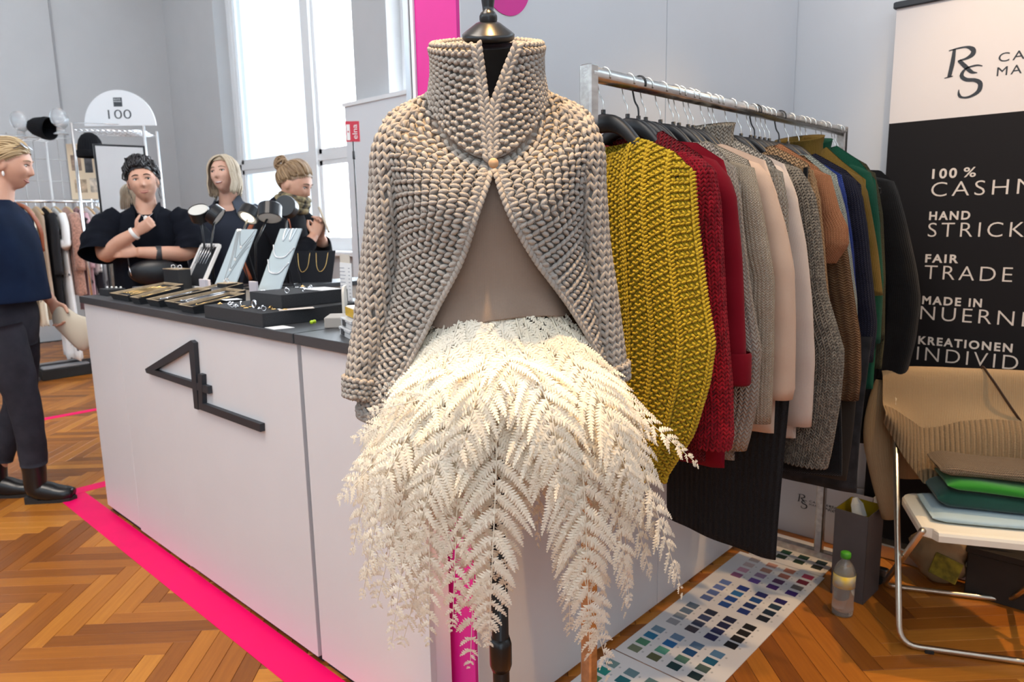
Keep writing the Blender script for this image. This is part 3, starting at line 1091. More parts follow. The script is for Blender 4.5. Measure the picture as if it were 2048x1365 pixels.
def sleeve(name, path, rx, ry, seed, s):
    n = 40
    P = catmull(path, n)
    tt = np.linspace(0, 1, n)
    kx = np.linspace(0, 1, len(rx))
    ax, ay = smooth_interp(tt, kx, rx), smooth_interp(tt, kx, ry)
    T = unit(np.gradient(P, axis=0))
    X = unit(np.array((1.0, 0, 0)) - T * (T @ np.array((1.0, 0, 0)))[:, None])
    Y = np.cross(T, X)
    a = np.linspace(0, 2 * PI, 41) + PI / 2
    G = P[:, None] + X[:, None] * (np.cos(a)[None, :, None] * ax[:, None, None]) + Y[:, None] * (np.sin(a)[None, :, None] * ay[:, None, None])
    jacket_part(name, G, 0.0150, 0.0125, 'stock', 1.0, 1.15, 0.42 * s, seed)
    # turned garter cuff
    e = P[-1]
    k = slice(n - 5, n)
    Gc = P[k][:, None] + X[k][:, None] * (np.cos(a)[None, :, None] * (ax[k] + 0.006)[:, None, None]) + Y[k][:, None] * (np.sin(a)[None, :, None] * (ay[k] + 0.006)[:, None, None])
    jacket_part(name.replace('sleeve', 'cuff'), Gc, 0.0125, 0.0105, 'garter', 1.0, 1.25, 0, seed + 1, both=True)


sleeve('sleeve', [(-0.118, 0.004, 1.532), (-0.160, 0.002, 1.485), (-0.172, 0.0, 1.40), (-0.190, -0.004, 1.29), (-0.208, -0.012, 1.17), (-0.228, -0.024, 1.09), (-0.236, -0.032, 1.043)],
       [0.020, 0.033, 0.034, 0.034, 0.036, 0.032, 0.023], [0.042, 0.062, 0.064, 0.058, 0.052, 0.046, 0.036], 21, -1)
sleeve('sleeve', [(0.122, 0.004, 1.532), (0.160, 0.002, 1.485), (0.168, 0.0, 1.40), (0.180, -0.004, 1.29), (0.193, -0.008, 1.18), (0.208, -0.010, 1.10), (0.214, -0.012, 1.06)],
       [0.020, 0.031, 0.030, 0.027, 0.031, 0.028, 0.022], [0.042, 0.060, 0.062, 0.055, 0.050, 0.042, 0.034], 31, 1)


def border(P, seed, w=0.0082):
    """thick twisted edge of knit along a polyline P"""
    rng = np.random.default_rng(seed)
    L = np.r_[0, np.cumsum(np.linalg.norm(np.diff(P, axis=0), axis=1))]
    n = int(L[-1] / 0.0088)
    s = np.linspace(0, L[-1], n)
    Q = np.stack([np.interp(s, L, P[:, k]) for k in range(3)], -1)
    T = unit(np.gradient(Q, axis=0))
    out = unit(Q * np.array((1, 1, 0)) + 1e-6)
    sd = unit(np.cross(T, out))
    mbv, mbf, base = [], [], 0
    for o in (-0.5, 0.5):
        d = unit(T * 0.9 + sd * 0.55 * (1 if o > 0 else -1) + out * 0.15)
        w1 = unit(np.cross(d, out))
        c = Q + sd * o * w * 0.95 + T * (0.004 if o > 0 else 0)
        lv = LOBE_V
        V = c[:, None] + d[:, None] * lv[None, :, 0:1] * 0.0085 + w1[:, None] * lv[None, :, 1:2] * w * 0.62 + out[:, None] * (lv[None, :, 2:3] * w * 0.62 + 0.002)
        F = (LOBE_F[None] + (np.arange(n) * len(lv))[:, None, None]).reshape(-1, 4)
        mbv.append(V.reshape(-1, 3))
        mbf.append(F + base)
        base += n * len(lv)
    return mesh_obj('edge_border', np.concatenate(mbv), np.concatenate(mbf), YARN, jk, True)


border(JB[2:, 0], 1)
border(JB[2:, -1], 2)
border(JC[:22, 0], 3, 0.0075)
border(JC[:22, -1], 4, 0.0075)
border(JB[-1, ::2], 5)
# clasp: small loop and wooden button at the collar point
m_ = MB()
m_.lathe([(0.0, -0.003), (0.007, -0.003), (0.008, 0), (0.006, 0.003), (0.0, 0.0035)], seg=16, M=Matrix.Translation((0.006, -0.150, 1.438)) @ Matrix.Rotation(PI / 2, 4, 'X'), cap=False)
m_.build('button', mat('light_wood_button', (0.55, 0.33, 0.17), 0.5), jk, True)

# ------------------------------------------------------------------ fern skirt
def fern_mat():
    m, nt, b = new_mat('bleached_fern')
    tc = nt.nodes.new('ShaderNodeTexCoord')
    n = node(nt, 'ShaderNodeTexNoise', Scale=9.0, Detail=3.0)
    nt.links.new(tc.outputs['Object'], n.inputs['Vector'])
    mx = nt.nodes.new('ShaderNodeMix')
    mx.data_type = 'RGBA'
    mx.inputs[6].default_value = (0.90, 0.80, 0.60, 1)
    mx.inputs[7].default_value = (0.93, 0.89, 0.80, 1)
    nt.links.new(n.outputs[0], mx.inputs[0])
    nt.links.new(mx.outputs[2], b.inputs['Base Color'])
    b.inputs['Roughness'].default_value = 0.8
    b.inputs['Specular IOR Level'].default_value = 0.2
    tr = nt.nodes.new('ShaderNodeBsdfTranslucent')
    tr.inputs['Color'].default_value = (0.95, 0.88, 0.74, 1)
    ms = nt.nodes.new('ShaderNodeMixShader')
    ms.inputs[0].default_value = 0.22
    nt.links.new(b.outputs[0], ms.inputs[1])
    nt.links.new(tr.outputs[0], ms.inputs[2])
    nt.links.new(ms.outputs[0], nt.nodes['Material Output'].inputs[0])
    return m


FERN = fern_mat()
STEMF = mat('fern_stem', (0.80, 0.66, 0.40), 0.7)
skirt = thing('fern_skirt', 'skirt of bleached white fern fronds hanging below the knit jacket', 'skirt', tuple(MQ), MQ_ROT)
WAIST = mat('skirt_waistband_cloth', (0.03, 0.028, 0.026), 0.9)
closed_obj('waistband', ring_loft([(0, 0, 1.165, 0.128, 0.098, 0.100, 0), (0, 0, 1.185, 0.126, 0.098, 0.098, 0), (0, 0, 1.205, 0.122, 0.095, 0.094, 0)], 40), WAIST, skirt, cap=(False, False))


def frond(path, width, seed, nrm, droop=0.5, n_pair=17, alpha0=50, curl=0.25, st0=0.17):
    """a twice-divided fern frond along path; nrm = outward normal of the leaf plane"""
    rng = np.random.default_rng(seed)
    n_pair = int(n_pair * 1.55)
    P = catmull(path, 60)
    T = unit(np.gradient(P, axis=0))
    N = unit(np.array(nrm, float) - T * (T @ np.array(nrm, float))[:, None])
    Sd = np.cross(T, N)
    V, F = [], []

    def addp(v, f):
        k = sum(len(a) for a in V)
        V.append(v)
        F.append(np.asarray(f) + k)
    # stem
    vs, fs = tube_geo(P[::3], np.linspace(0.0019, 0.0006, len(P[::3])), 5, False)
    addp(np.asarray(vs), np.array(fs))
    tot = np.linalg.norm(np.diff(P, axis=0), axis=1).sum()
    for i in range(n_pair):
        f0 = 0.02 + 0.965 * (1 - (1 - i / (n_pair - 1)) ** 1.25)
        shape = min(1.0, (f0 + st0) / (0.23 + st0)) * (1 - f0) ** 0.62 * 1.22
        for sd in (-1, 1):
            f = min(0.985, f0 + rng.uniform(-0.012, 0.012) + 0.012 * sd)
            k = int(f * 59)
            p0, t0, n0, s0 = P[k], T[k], N[k], Sd[k] * sd
            Lp = width * 1.12 * shape * rng.uniform(0.86, 1.10)
            if Lp < 0.010:
                Lp = 0.010
            m = max(5, int(Lp / 0.0046))
            q = np.linspace(0, 1, m + 1)
            al = np.radians(alpha0 + rng.uniform(-7, 7)) * (1 - 0.45 * q)
            d = t0[None] * np.cos(al)[:, None] + s0[None] * np.sin(al)[:, None]
            d = d - n0[None] * (curl * (q ** 1.5))[:, None] * rng.uniform(0.2, 1.5) + n0[None] * 0.10 * rng.uniform(-1.0, 1.2)
            d[:, 2] -= droop * q * 0.6
            d = unit(d)
            C = p0[None] + np.concatenate([np.zeros((1, 3)), np.cumsum(d[:-1] * (Lp / m), 0)])
            wv = unit(np.cross(d, n0[None]))
            nn = np.cross(wv, d)
            # midrib
            rw = 0.0007 * (1 - q[:, None] * 0.7)
            rib = np.stack([C - wv * rw + nn * 0.0004, C + wv * rw + nn * 0.0004], 1).reshape(-1, 3)
            idx = np.arange(m) * 2
            addp(rib, np.stack([idx, idx + 1, idx + 3, idx + 2], -1))
            # pinnules
            qq = (np.arange(m) + 0.6) / m
            Cq = np.stack([np.interp(qq, q, C[:, j]) for j in range(3)], -1)
            dq = unit(np.stack([np.interp(qq, q, d[:, j]) for j in range(3)], -1))
            wq = unit(np.cross(dq, n0[None]))
            nq = np.cross(wq, dq)
            lq = np.minimum(0.0130, 0.16 * Lp + 0.0030) * np.clip(1 - qq, 0.02, 1) ** 0.55 * np.minimum(1, 0.55 + qq * 3)
            wd = (Lp / m) * 0.50
            for s in (-1, 1):
                tilt = rng.uniform(-0.3, 0.5, m)[:, None]
                dd = unit(dq * 0.42 + wq * s * 0.9 + nq * (tilt * 0.7 - 0.12))
                a = Cq - dq * wd
                b = Cq + dq * wd
                mid = Cq + dd * lq[:, None] * 0.62 + nq * 0.0006
                tip = Cq + dd * lq[:, None] - nq * lq[:, None] * 0.12
                v = np.stack([a, b, mid + dq * wd * 0.72, tip, mid - dq * wd * 0.72], 1).reshape(-1, 3)
                i0 = np.arange(m) * 5
                addp(v, np.stack([i0, i0 + 1, i0 + 2, i0 + 4], -1))
                kq = len(F) - 1
                TR.append((seed, kq))
                # tip triangle as degenerate-free quad: mid+, tip, mid- with centre
                base = F[kq]
                F[kq] = np.concatenate([base, np.stack([base[:, 2], base[:, 2] + 1, base[:, 3], base[:, 3]], -1)])
    Vv = np.concatenate(V)
    faces = []
    for f in F:
        for r in f.tolist():
            faces.append(tuple(r) if r[2] != r[3] else tuple(r[:3]))
    o = mesh_obj('fern_frond', Vv, faces, FERN, skirt, True)
    return o


TR = []
# front fronds: (base x, base front, z) (control) (tip) width
FR = [
    ((0.00, 0.125, 1.185), (0.000, 0.215, 0.98), (-0.020, 0.20, 0.655), 0.120, 18),
    ((0.085, 0.110, 1.180), (0.135, 0.205, 0.96), (0.150, 0.185, 0.620), 0.115, 18),
    ((0.055, 0.120, 1.185), (0.085, 0.215, 1.00), (0.190, 0.16, 0.560), 0.10, 18),
    ((0.125, 0.080, 1.180), (0.230, 0.14, 0.98), (0.322, 0.13, 0.695), 0.085, 18),
    ((0.130, 0.065, 1.165), (0.240, 0.12, 1.03), (0.352, 0.10, 0.925), 0.050, 14),
    ((0.120, 0.085, 1.170), (0.205, 0.15, 1.02), (0.275, 0.13, 0.80), 0.090, 16),
    ((-0.060, 0.120, 1.180), (-0.130, 0.19, 0.99), (-0.215, 0.13, 0.690), 0.105, 18),
    ((-0.095, 0.105, 1.175), (-0.160, 0.15, 1.01), (-0.275, 0.10, 0.875), 0.085, 16),
    ((-0.080, 0.115, 1.170), (-0.112, 0.17, 1.07), (-0.235, 0.14, 1.000), 0.060, 13),
    ((-0.045, 0.120, 1.185), (-0.075, 0.185, 0.97), (-0.175, 0.12, 0.610), 0.105, 18),
    ((-0.025, 0.125, 1.180), (-0.030, 0.18, 0.95), (-0.055, 0.13, 0.565), 0.095, 18),
    ((-0.070, 0.120, 1.160), (-0.092, 0.18, 1.085), (-0.200, 0.17, 1.055), 0.045, 12),
    ((0.030, 0.125, 1.180), (0.045, 0.190, 1.02), (0.040, 0.15, 0.840), 0.090, 15),
    ((-0.030, 0.125, 1.185), (-0.075, 0.215, 1.03), (-0.140, 0.205, 0.830), 0.095, 15),
    ((0.105, 0.100, 1.180), (0.180, 0.185, 1.04), (0.235, 0.175, 0.860), 0.095, 15),
    ((0.040, 0.125, 1.185), (0.085, 0.225, 1.06), (0.110, 0.215, 0.880), 0.085, 14),
    ((-0.010, 0.128, 1.185), (-0.030, 0.220, 1.08), (-0.075, 0.215, 0.930), 0.085, 13),
    ((-0.085, 0.110, 1.180), (-0.128, 0.19, 1.04), (-0.205, 0.19, 0.900), 0.080, 14),
    ((0.015, 0.128, 1.188), (0.030, 0.205, 1.10), (0.055, 0.22, 1.000), 0.070, 12),
    ((0.125, 0.080, 1.175), (0.215, 0.11, 0.95), (0.235, 0.06, 0.620), 0.085, 17),
    ((0.100, 0.060, 1.170), (0.160, 0.10, 0.92), (0.195, 0.08, 0.570), 0.085, 17),
    ((-0.120, 0.060, 1.170), (-0.215, 0.07, 0.95), (-0.245, 0.04, 0.680), 0.085, 17),
    ((-0.100, 0.085, 1.172), (-0.165, 0.12, 0.92), (-0.140, 0.08, 0.600), 0.090, 17),
    ((-0.050, 0.110, 1.180), (-0.055, 0.14, 0.90), (-0.020, 0.06, 0.560), 0.075, 16),
    ((-0.090, 0.100, 1.180), (-0.185, 0.15, 0.93), (-0.240, 0.12, 0.700), 0.070, 16),
    ((-0.075, 0.110, 1.180), (-0.135, 0.175, 0.92), (-0.190, 0.15, 0.620), 0.075, 17),
    ((-0.055, 0.118, 1.180), (-0.105, 0.195, 0.94), (-0.120, 0.17, 0.640), 0.080, 17),
    ((-0.035, 0.120, 1.180), (-0.060, 0.205, 0.95), (-0.080, 0.18, 0.670), 0.080, 17),
    ((0.010, 0.120, 1.180), (0.015, 0.175, 0.93), (0.010, 0.13, 0.690), 0.075, 16),
    ((0.075, 0.115, 1.180), (0.110, 0.195, 0.93), (0.120, 0.15, 0.640), 0.075, 17),
    ((0.110, 0.095, 1.178), (0.185, 0.17, 0.94), (0.225, 0.15, 0.690), 0.080, 17),
    ((0.115, 0.085, 1.175), (0.210, 0.145, 0.93), (0.270, 0.11, 0.720), 0.075, 17),
    ((-0.105, 0.085, 1.172), (-0.205, 0.115, 0.96), (-0.265, 0.07, 0.760), 0.075, 16),
]
for i, (b, c, t_, w, npair) in enumerate(FR):
    pts = [(b[0] * 0.9, -b[1] + 0.012, b[2] + 0.016), (b[0] + (c[0] - b[0]) * 0.22, -(b[1] + 0.022), b[2] - 0.045), (b[0] + (c[0] - b[0]) * 0.55, -(b[1] * 0.45 + c[1] * 0.55) - 0.012, b[2] * 0.5 + c[2] * 0.5 - 0.012), (c[0], -c[1], c[2]), ((c[0] + t_[0]) / 2, -(c[1] + t_[1]) / 2 - 0.012, (c[2] + t_[2]) / 2), (t_[0], -t_[1], t_[2])]
    o_ = np.array((c[0], -c[1], 0.05))
    frond(pts, w, 100 + i, o_ / np.linalg.norm(o_) + np.array((0, -0.5, 0.1)), 0.35, npair, st0=0.17 if abs(b[0]) < 0.05 else 0.06)
# sides and back
rs_ = np.random.default_rng(5)
for i in range(22):
    ph = math.radians(95 + i * 170 / 21 + rs_.uniform(-5, 5))       # 95..265 deg from the front
    for lay in (0, 1) if i % 2 else (0,):
        d = np.array((math.sin(ph), -math.cos(ph)))
        ln = rs_.uniform(0.80, 1.0) - 0.22 * lay
        r0, r1, r2 = 0.105, 0.175 + 0.03 * lay, 0.19 + 0.03 * lay
        s = rs_.uniform(-0.06, 0.06)
        zt_ = 1.18 - 0.55 * ln
        pts = [(d[0] * r0, d[1] * r0 * 0.85, 1.18), (d[0] * (r0 + r1) / 2 - d[1] * s * 0.3, d[1] * (r0 + r1) / 2 + d[0] * s * 0.3, 1.09), (d[0] * r1 - d[1] * s, d[1] * r1 + d[0] * s, 0.98), (d[0] * r2 - d[1] * s * 1.8, d[1] * r2 + d[0] * s * 1.8, zt_)]
        frond(pts, rs_.uniform(0.075, 0.105), 300 + i * 3 + lay, (d[0], d[1], 0.1), 0.3, 15)

# ------------------------------------------------------------------ clothes rail
RY, RZ, RX0, RX1 = 0.90, 1.640, 1.212, 2.703
rack = thing('clothes_rack', 'steel clothes rail on posts standing beside the white partition', 'clothes rack', (1.95, RY, 0))
MB().tube([(RX0 - 0.002, RY, RZ), (RX1 + 0.002, RY, RZ)], 0.0155, 20).build('rail', STEEL, rack, True, local=False)
for x in (RX0, RX1):
    MB().box(x - 0.015, x + 0.015, RY - 0.015, RY + 0.015, 0.06, RZ + 0.0165, 0.004).build('post', STEEL, rack, local=False)
    MB().box(x - 0.015, x + 0.015, RY - 0.25, RY + 0.25, 0.035, 0.065, 0.004).build('foot_bar', STEEL, rack, local=False)
for x in (RX0, RX1):
    for dy in (-0.22, 0.22):
        m_ = MB()
        m_.lathe([(0.017, -0.01), (0.017, 0.01)], seg=16, M=Matrix.Translation((x, RY + dy, 0.0175)) @ Matrix.Rotation(PI / 2, 4, 'Y'))
        m_.build('caster', DARK, rack, local=False)

HBLACK = mat('hanger_black_plastic', (0.010, 0.010, 0.012), 0.42)
WIRE = mat('hanger_wire_chrome', (0.70, 0.68, 0.64), 0.22, 1.0)
BWIRE = mat('hanger_wire_black', (0.012, 0.012, 0.013), 0.35)


def hanger_parts(wide, black, parent):
    """hanger in local coords: origin on the rail centre line, shoulders along y"""
    n = 29
    s = np.linspace(-1, 1, n)
    half = 0.185
    yc = s * half
    zt_ = smooth_interp(np.abs(yc), [0, 0.03, 0.06, 0.10, 0.14, 0.19], np.array([1.566, 1.560, 1.540, 1.497, 1.462, 1.428]) - 1.64)
    dep = (0.034 if wide else 0.024) * (1 - 0.5 * np.abs(s)) + 0.004
    th = (0.010 if wide else 0.006)
    xb = 0.0 * s
    vs, fs = [], []
    for i in range(n):
        a, b = zt_[i], zt_[i] - dep[i]
        for (xx, z) in ((-th, a - 0.004), (-th * 0.5, a), (th * 0.5, a), (th, a - 0.004), (th, b + 0.004), (th * 0.5, b), (-th * 0.5, b), (-th, b + 0.004)):
            vs.append((xx + xb[i], yc[i], z))
    for i in range(n - 1):
        for k in range(8):
            j = (k + 1) % 8
            fs.append((i * 8 + k, i * 8 + j, (i + 1) * 8 + j, (i + 1) * 8 + k))
    fs += [tuple(range(8)), tuple(range((n - 1) * 8, n * 8))[::-1]]
    mesh_obj('shoulder_bar', vs, fs, HBLACK, parent, True)
    R = 0.0182
    pts = [(0, R * math.cos(a), R * math.sin(a)) for a in np.linspace(math.radians(200), math.radians(-20), 16)]
    pts += [(0, 0.010, -0.034), (0, 0.001, -0.050), (0, 0.0, -0.082)]
    m = MB()
    m.tube(catmull(pts, 34), 0.0016 if not black else 0.0021, 7)
    m.build('hook', BWIRE if black else WIRE, parent, True)
    mm = MB()
    mm.tube([(0, 0, -0.086), (0, 0, -0.066)], 0.005, 10)
    mm.build('collar', HBLACK, parent, True)


HANG = {}


def hanger(x, label, wide=False, black=False, group=None, rz=0.0):
    key = (wide, black)
    t = thing('hanger', label, 'hanger', (x, RY, RZ), rz, group)
    if key not in HANG:
        hanger_parts(wide, black, t)
        HANG[key] = list(t.children)
    else:
        for ch in HANG[key]:
            c = ch.copy()
            COL.objects.link(c)
            c.parent = t
    return t


def cloth_uv(P):
    return grid_uv(P)


def garment(name, label, x, out, zhem, material, th=0.026, sleeve=None, neck=0.085, dip=0.030, wmax=0.27, collar=0.0, fold=0.005, stitch=None, body_w=None, seed=1, lean=0.0, rr=0.043, sl_mat=None, cat='sweater', hem_slope=0.0, sl_stitch=None):
    """garment on a hanger in the plane x = const. out: outline (distance from the rail line toward the camera, z), from the neck to the hem"""
    t = thing(name, label, cat, (x, RY, 0))
    rng = np.random.default_rng(seed)
    out = [(0.9 - a, b) for a, b in out]
    tip = max(range(len(out)), key=lambda i: out[i][0] if out[i][1] > 1.40 else -1)
    sh = out[:tip + 1]
    side = out[tip:]
    dtip, ztip = sh[-1]
    if zhem < side[-1][1]:
        side = side + [(side[-1][0] * 0.985, zhem)]
    sz = np.array([p[1] for p in side][::-1])
    sd = np.array([p[0] for p in side][::-1])
    o = np.argsort(sz)
    sz, sd = sz[o], sd[o]
    sz = sz + np.arange(len(sz)) * 1e-6
    if body_w:
        sd = np.minimum(sd, body_w)
    nt_, ns = 34, 49
    s = np.linspace(-1, 1, ns)
    q = np.abs(s)
    d0 = q * min(dtip, sd[-1])
    shd = np.array([p[0] for p in sh])
    shz = np.array([p[1] for p in sh])
    zneck = shz[0] + 0.006
    z0 = np.where(d0 < neck, zneck + collar, np.interp(d0, np.r_[neck, shd[1:] if shd[0] < neck else shd], np.r_[zneck, shz[1:] if shd[0] < neck else shz]))
    tt = np.linspace(0, 1, nt_)
    G = {}
    for sgn in (-1, 1):
        nd = dip * (1.0 if sgn < 0 else 0.35)
        zt_ = z0 - np.where(d0 < neck, nd * (1 - (d0 / neck) ** 2), 0)
        hemz = zhem + hem_slope * s
        Z = zt_[None] + (hemz - zt_)[None] * tt[:, None]
        Hn = np.interp(Z, sz, sd)
        Hn = np.where(Z > ztip, min(dtip, sd[-1]), Hn)
        Hf = np.minimum(Hn, wmax)
        D = np.where(s[None] < 0, q[None] * Hn, q[None] * Hf)
        g = np.clip(0.03 + tt * 7, 0, 1)[:, None] ** 0.5
        prof = np.clip(1 - q ** 4, 0, 1)[None] ** 0.8
        fo = fold * np.sin(s * 9 + seed + tt[:, None] * 1.5) * tt[:, None] ** 0.7 + fold * 0.6 * np.sin(s * 21 + seed * 2.3) * tt[:, None]
        X = sgn * (th * g * prof) + fo * (0.4 + 0.6 * prof) + lean * tt[:, None]
        Y = np.sign(s)[None] * D
        P = np.stack([X, Y, Z], -1)
        G[sgn] = P
    V = np.concatenate([G[-1].reshape(-1, 3), G[1].reshape(-1, 3)])
    F = np.concatenate([grid_faces(nt_, ns), grid_faces(nt_, ns)[:, ::-1] + nt_ * ns])
    U = np.concatenate([grid_uv(G[-1]), grid_uv(G[1])])
    # hem strip joining front and back, and the sides
    extra = [((nt_ - 1) * ns + j, (nt_ - 1) * ns + j + 1, nt_ * ns + (nt_ - 1) * ns + j + 1, nt_ * ns + (nt_ - 1) * ns + j) for j in range(ns - 1)]
    for jj in (0, ns - 1):
        extra += [(i * ns + jj, (i + 1) * ns + jj, nt_ * ns + (i + 1) * ns + jj, nt_ * ns + i * ns + jj) for i in range(nt_ - 1)]
    mesh_obj('body', V, F.tolist() + extra, material, t, True, U)
    if stitch:
        cs, rs, pat, kw = stitch
        vs, fs = knit(G[-1], cs, rs, pat, 1.0, small=True, seed=seed, **kw)
        o = mesh_obj('knit_relief', vs, fs, sl_mat if sl_mat else material, t, True)
        o['kind'] = 'stuff'
    if sleeve is not None:
        zc, k_x = sleeve
        so = np.array([p[1] for p in out[tip:]][::-1])
        sdd = np.array([p[0] for p in out[tip:]][::-1])
        o = np.argsort(so)
        so, sdd = so[o], sdd[o]
        for side_ in (-1, 1):
            zz = np.r_[np.interp(0.62 * dtip, shd, shz) - 0.020, (np.interp(0.82 * dtip, shd, shz)) - 0.022, np.linspace(ztip - 0.035, zc, 20)]
            dd = np.interp(zz, so, sdd)
            if side_ > 0:
                dd = np.minimum(dd, wmax + 0.02)
            rb = np.linspace(rr * 1.15, rr * 0.92, 22)
            rb[0], rb[1], rb[2], rb[3] = rb[0] * 0.25, rb[1] * 0.55, rb[2] * 0.78, rb[3] * 0.92
            dd[0], dd[1] = 0.62 * dtip + rb[0], 0.82 * dtip + rb[1] * 0.9
            P = np.stack([np.full(22, -0.006) + lean * np.linspace(0, 1, 22) + k_x * np.linspace(0, 1, 22), side_ * (dd - rb), zz], -1)
            a = np.linspace(0, 2 * PI, 29)
            tx = th * 1.02
            Gs = P[:, None] + np.stack([np.cos(a) * tx, np.sin(a), 0 * a], -1)[None] * np.stack([np.ones(22), rb, np.ones(22)], -1)[:, None]
            Gs[..., 0] += 0.003 * np.sin(zz * 60 + seed)[:, None] * np.cos(a)[None]
            Gs[0, :, 0] *= 0.3
            Gs[1, :, 0] *= 0.75
            Fs = grid_faces(22, 29).tolist() + [tuple(range(21 * 29, 22 * 29 - 1)), tuple(range(0, 28))[::-1]]
            mesh_obj('sleeve', Gs.reshape(-1, 3), Fs, material, t, True, grid_uv(Gs))
            if sl_stitch and side_ < 0:
                cs, rs, pat, kw = sl_stitch
                vs, fs = knit(Gs, cs, rs, pat, -1.0, small=True, seed=seed + 5, **kw)
                o = mesh_obj('sleeve_knit_relief', vs, fs, sl_mat if sl_mat else material, t, True)
                o['kind'] = 'stuff'
    if collar > 0.02:
        pass
    return t


def tube_neck(t, material, r=0.075, z0=1.50, h=0.07, x=0.0, ry=0.9):
    """rolled neck standing on a garment"""
    a = np.linspace(0, 2 * PI, 33)
    prof = [(0.0, 1.05), (0.35, 0.98), (0.7, 0.95), (0.95, 1.0), (1.0, 1.02), (0.9, 0.88), (0.5, 0.84)]
    G = np.array([np.stack([x + 0.45 * r * k * np.cos(a), r * k * np.sin(a) * ry, np.full(33, z0 + h * f) + 0.012 * np.cos(a) * f], -1) for f, k in prof])
    mesh_obj('roll_neck', G.reshape(-1, 3), grid_faces(7, 33), material, t, True, grid_uv(G))


YEL = knit_mat('yellow_knit', (0.52, 0.37, 0.018), 0.014, 0.010, 0.8, c2=(0.27, 0.18, 0.006))
YELY = yarn_mat('yellow_yarn', (0.60, 0.415, 0.032), (0.33, 0.215, 0.012), 60)
g = garment('knit_sweater', 'mustard yellow chunky ribbed sweater, first on the clothes rail', 1.262,
            [(0.793, 1.504), (0.73, 1.475), (0.687, 1.435), (0.677, 1.336), (0.652, 1.193), (0.633, 1.107), (0.643, 1.027), (0.673, 0.92), (0.734, 0.816)], 0.80, YEL, th=0.034, stitch=(0.0105, 0.0082, 'rib', dict(ribs=5, skew=0.0, fat=1.15)),
            sl_mat=YELY, neck=0.09, seed=3, fold=0.006)
REDK = knit_mat('red_mottled_knit', (0.33, 0.007, 0.015), 0.010, 0.008, 1.0, c2=(0.08, 0.001, 0.003), mottle=0.12, mscale=50)
REDY = yarn_mat('red_yarn', (0.37, 0.009, 0.02), (0.085, 0.001, 0.004), 55)
garment('knit_sweater', 'bright red mottled chunky sweater behind the yellow one', 1.352,
        [(0.809, 1.527), (0.723, 1.475), (0.681, 1.413), (0.674, 1.335), (0.665, 1.245), (0.655, 1.143), (0.637, 1.011), (0.63, 0.895), (0.636, 0.869)], 0.83, REDK, th=0.030, sleeve=(0.875, -0.01), body_w=0.205, seed=4, neck=0.09, rr=0.046,
        sl_mat=REDY, sl_stitch=(0.011, 0.0085, 'stock', dict(fat=1.1)))
DRED = knit_mat('dark_red_fine_knit', (0.20, 0.002, 0.010), 0.003, 0.003, 0.25, dist=0.0006)
g = garment('knit_cardigan', 'plain dark red fine knit cardigan with a turned cuff', 1.425,
            [(0.774, 1.508), (0.71, 1.467), (0.677, 1.395), (0.659, 1.262), (0.649, 1.137), (0.640, 1.01)], 0.80, DRED, th=0.024, sleeve=(1.03, 0.0), body_w=0.215, seed=5, cat='cardigan', rr=0.036)
a = np.linspace(0, 2 * PI, 25)
Gs = np.array([np.stack([0.030 * k * np.cos(a) - 0.004, -0.222 + 0.042 * k * np.sin(a), np.full(25, z)], -1) for z, k in ((1.065, 1.0), (1.06, 1.08), (1.0, 1.10), (0.995, 1.04), (1.01, 0.9))])
mesh_obj('cuff', Gs.reshape(-1, 3), grid_faces(5, 25), DRED, g, True, grid_uv(Gs))
CAB = knit_mat('oat_cable_knit', (0.60, 0.50, 0.41), 0.012, 0.010, 1.0, c2=(0.42, 0.34, 0.27), dist=0.004)
garment('knit_sweater', 'oat coloured cable sweater squeezed between the dark red cardigan and the cream sweater', 1.487,
        [(0.771, 1.511), (0.729, 1.471), (0.699, 1.417), (0.683, 1.301), (0.661, 1.173), (0.636, 1.066), (0.639, 0.954), (0.655, 0.859), (0.665, 0.815)], 0.80, CAB, th=0.026, sleeve=(0.83, 0.0), body_w=0.21, seed=6, rr=0.044)
CRM = knit_mat('cream_stocking_knit', (0.66, 0.54, 0.41), 0.0075, 0.0058, 1.0, c2=(0.48, 0.37, 0.26), dist=0.0025)
garment('knit_sweater', 'cream stocking-stitch sweater with a stitched shoulder seam', 1.545,
        [(0.818, 1.519), (0.711, 1.473), (0.682, 1.407), (0.659, 1.31), (0.638, 1.213), (0.633, 1.058), (0.632, 0.944), (0.633, 0.874)], 0.86, CRM, th=0.028, sleeve=(0.885, 0.0), body_w=0.215, seed=7, rr=0.046)
TAN = knit_mat('rose_tan_knit', (0.58, 0.40, 0.29), 0.003, 0.003, 0.25, dist=0.0006, c2=(0.5, 0.33, 0.235))
garment('knit_cardigan', 'rose tan fine wool cardigan with long raw-edged sleeve', 1.615,
        [(0.796, 1.516), (0.703, 1.475), (0.671, 1.397), (0.644, 1.318), (0.623, 1.229), (0.614, 1.103), (0.609, 0.951), (0.630, 0.86)], 0.84, TAN, th=0.028, sleeve=(0.93, 0.0), body_w=0.245, seed=8, cat='cardigan', rr=0.042)
HOOD = knit_mat('cream_fluffy_knit', (0.66, 0.58, 0.48), 0.012, 0.010, 1.2, c2=(0.48, 0.41, 0.33), dist=0.004)
g = garment('knit_sweater', 'fluffy cream sweater with a thick rolled neck', 1.70,
            [(0.825, 1.530), (0.727, 1.484), (0.681, 1.413), (0.673, 1.292), (0.665, 1.196), (0.66, 1.05)], 0.90, HOOD, th=0.030, sleeve=(1.02, 0.0), body_w=0.20, seed=9, rr=0.044)
tube_neck(g, HOOD, 0.088, 1.50, 0.075)
PALE = knit_mat('pale_rose_knit', (0.64, 0.50, 0.41), 0.0035, 0.003, 0.3, dist=0.0008)
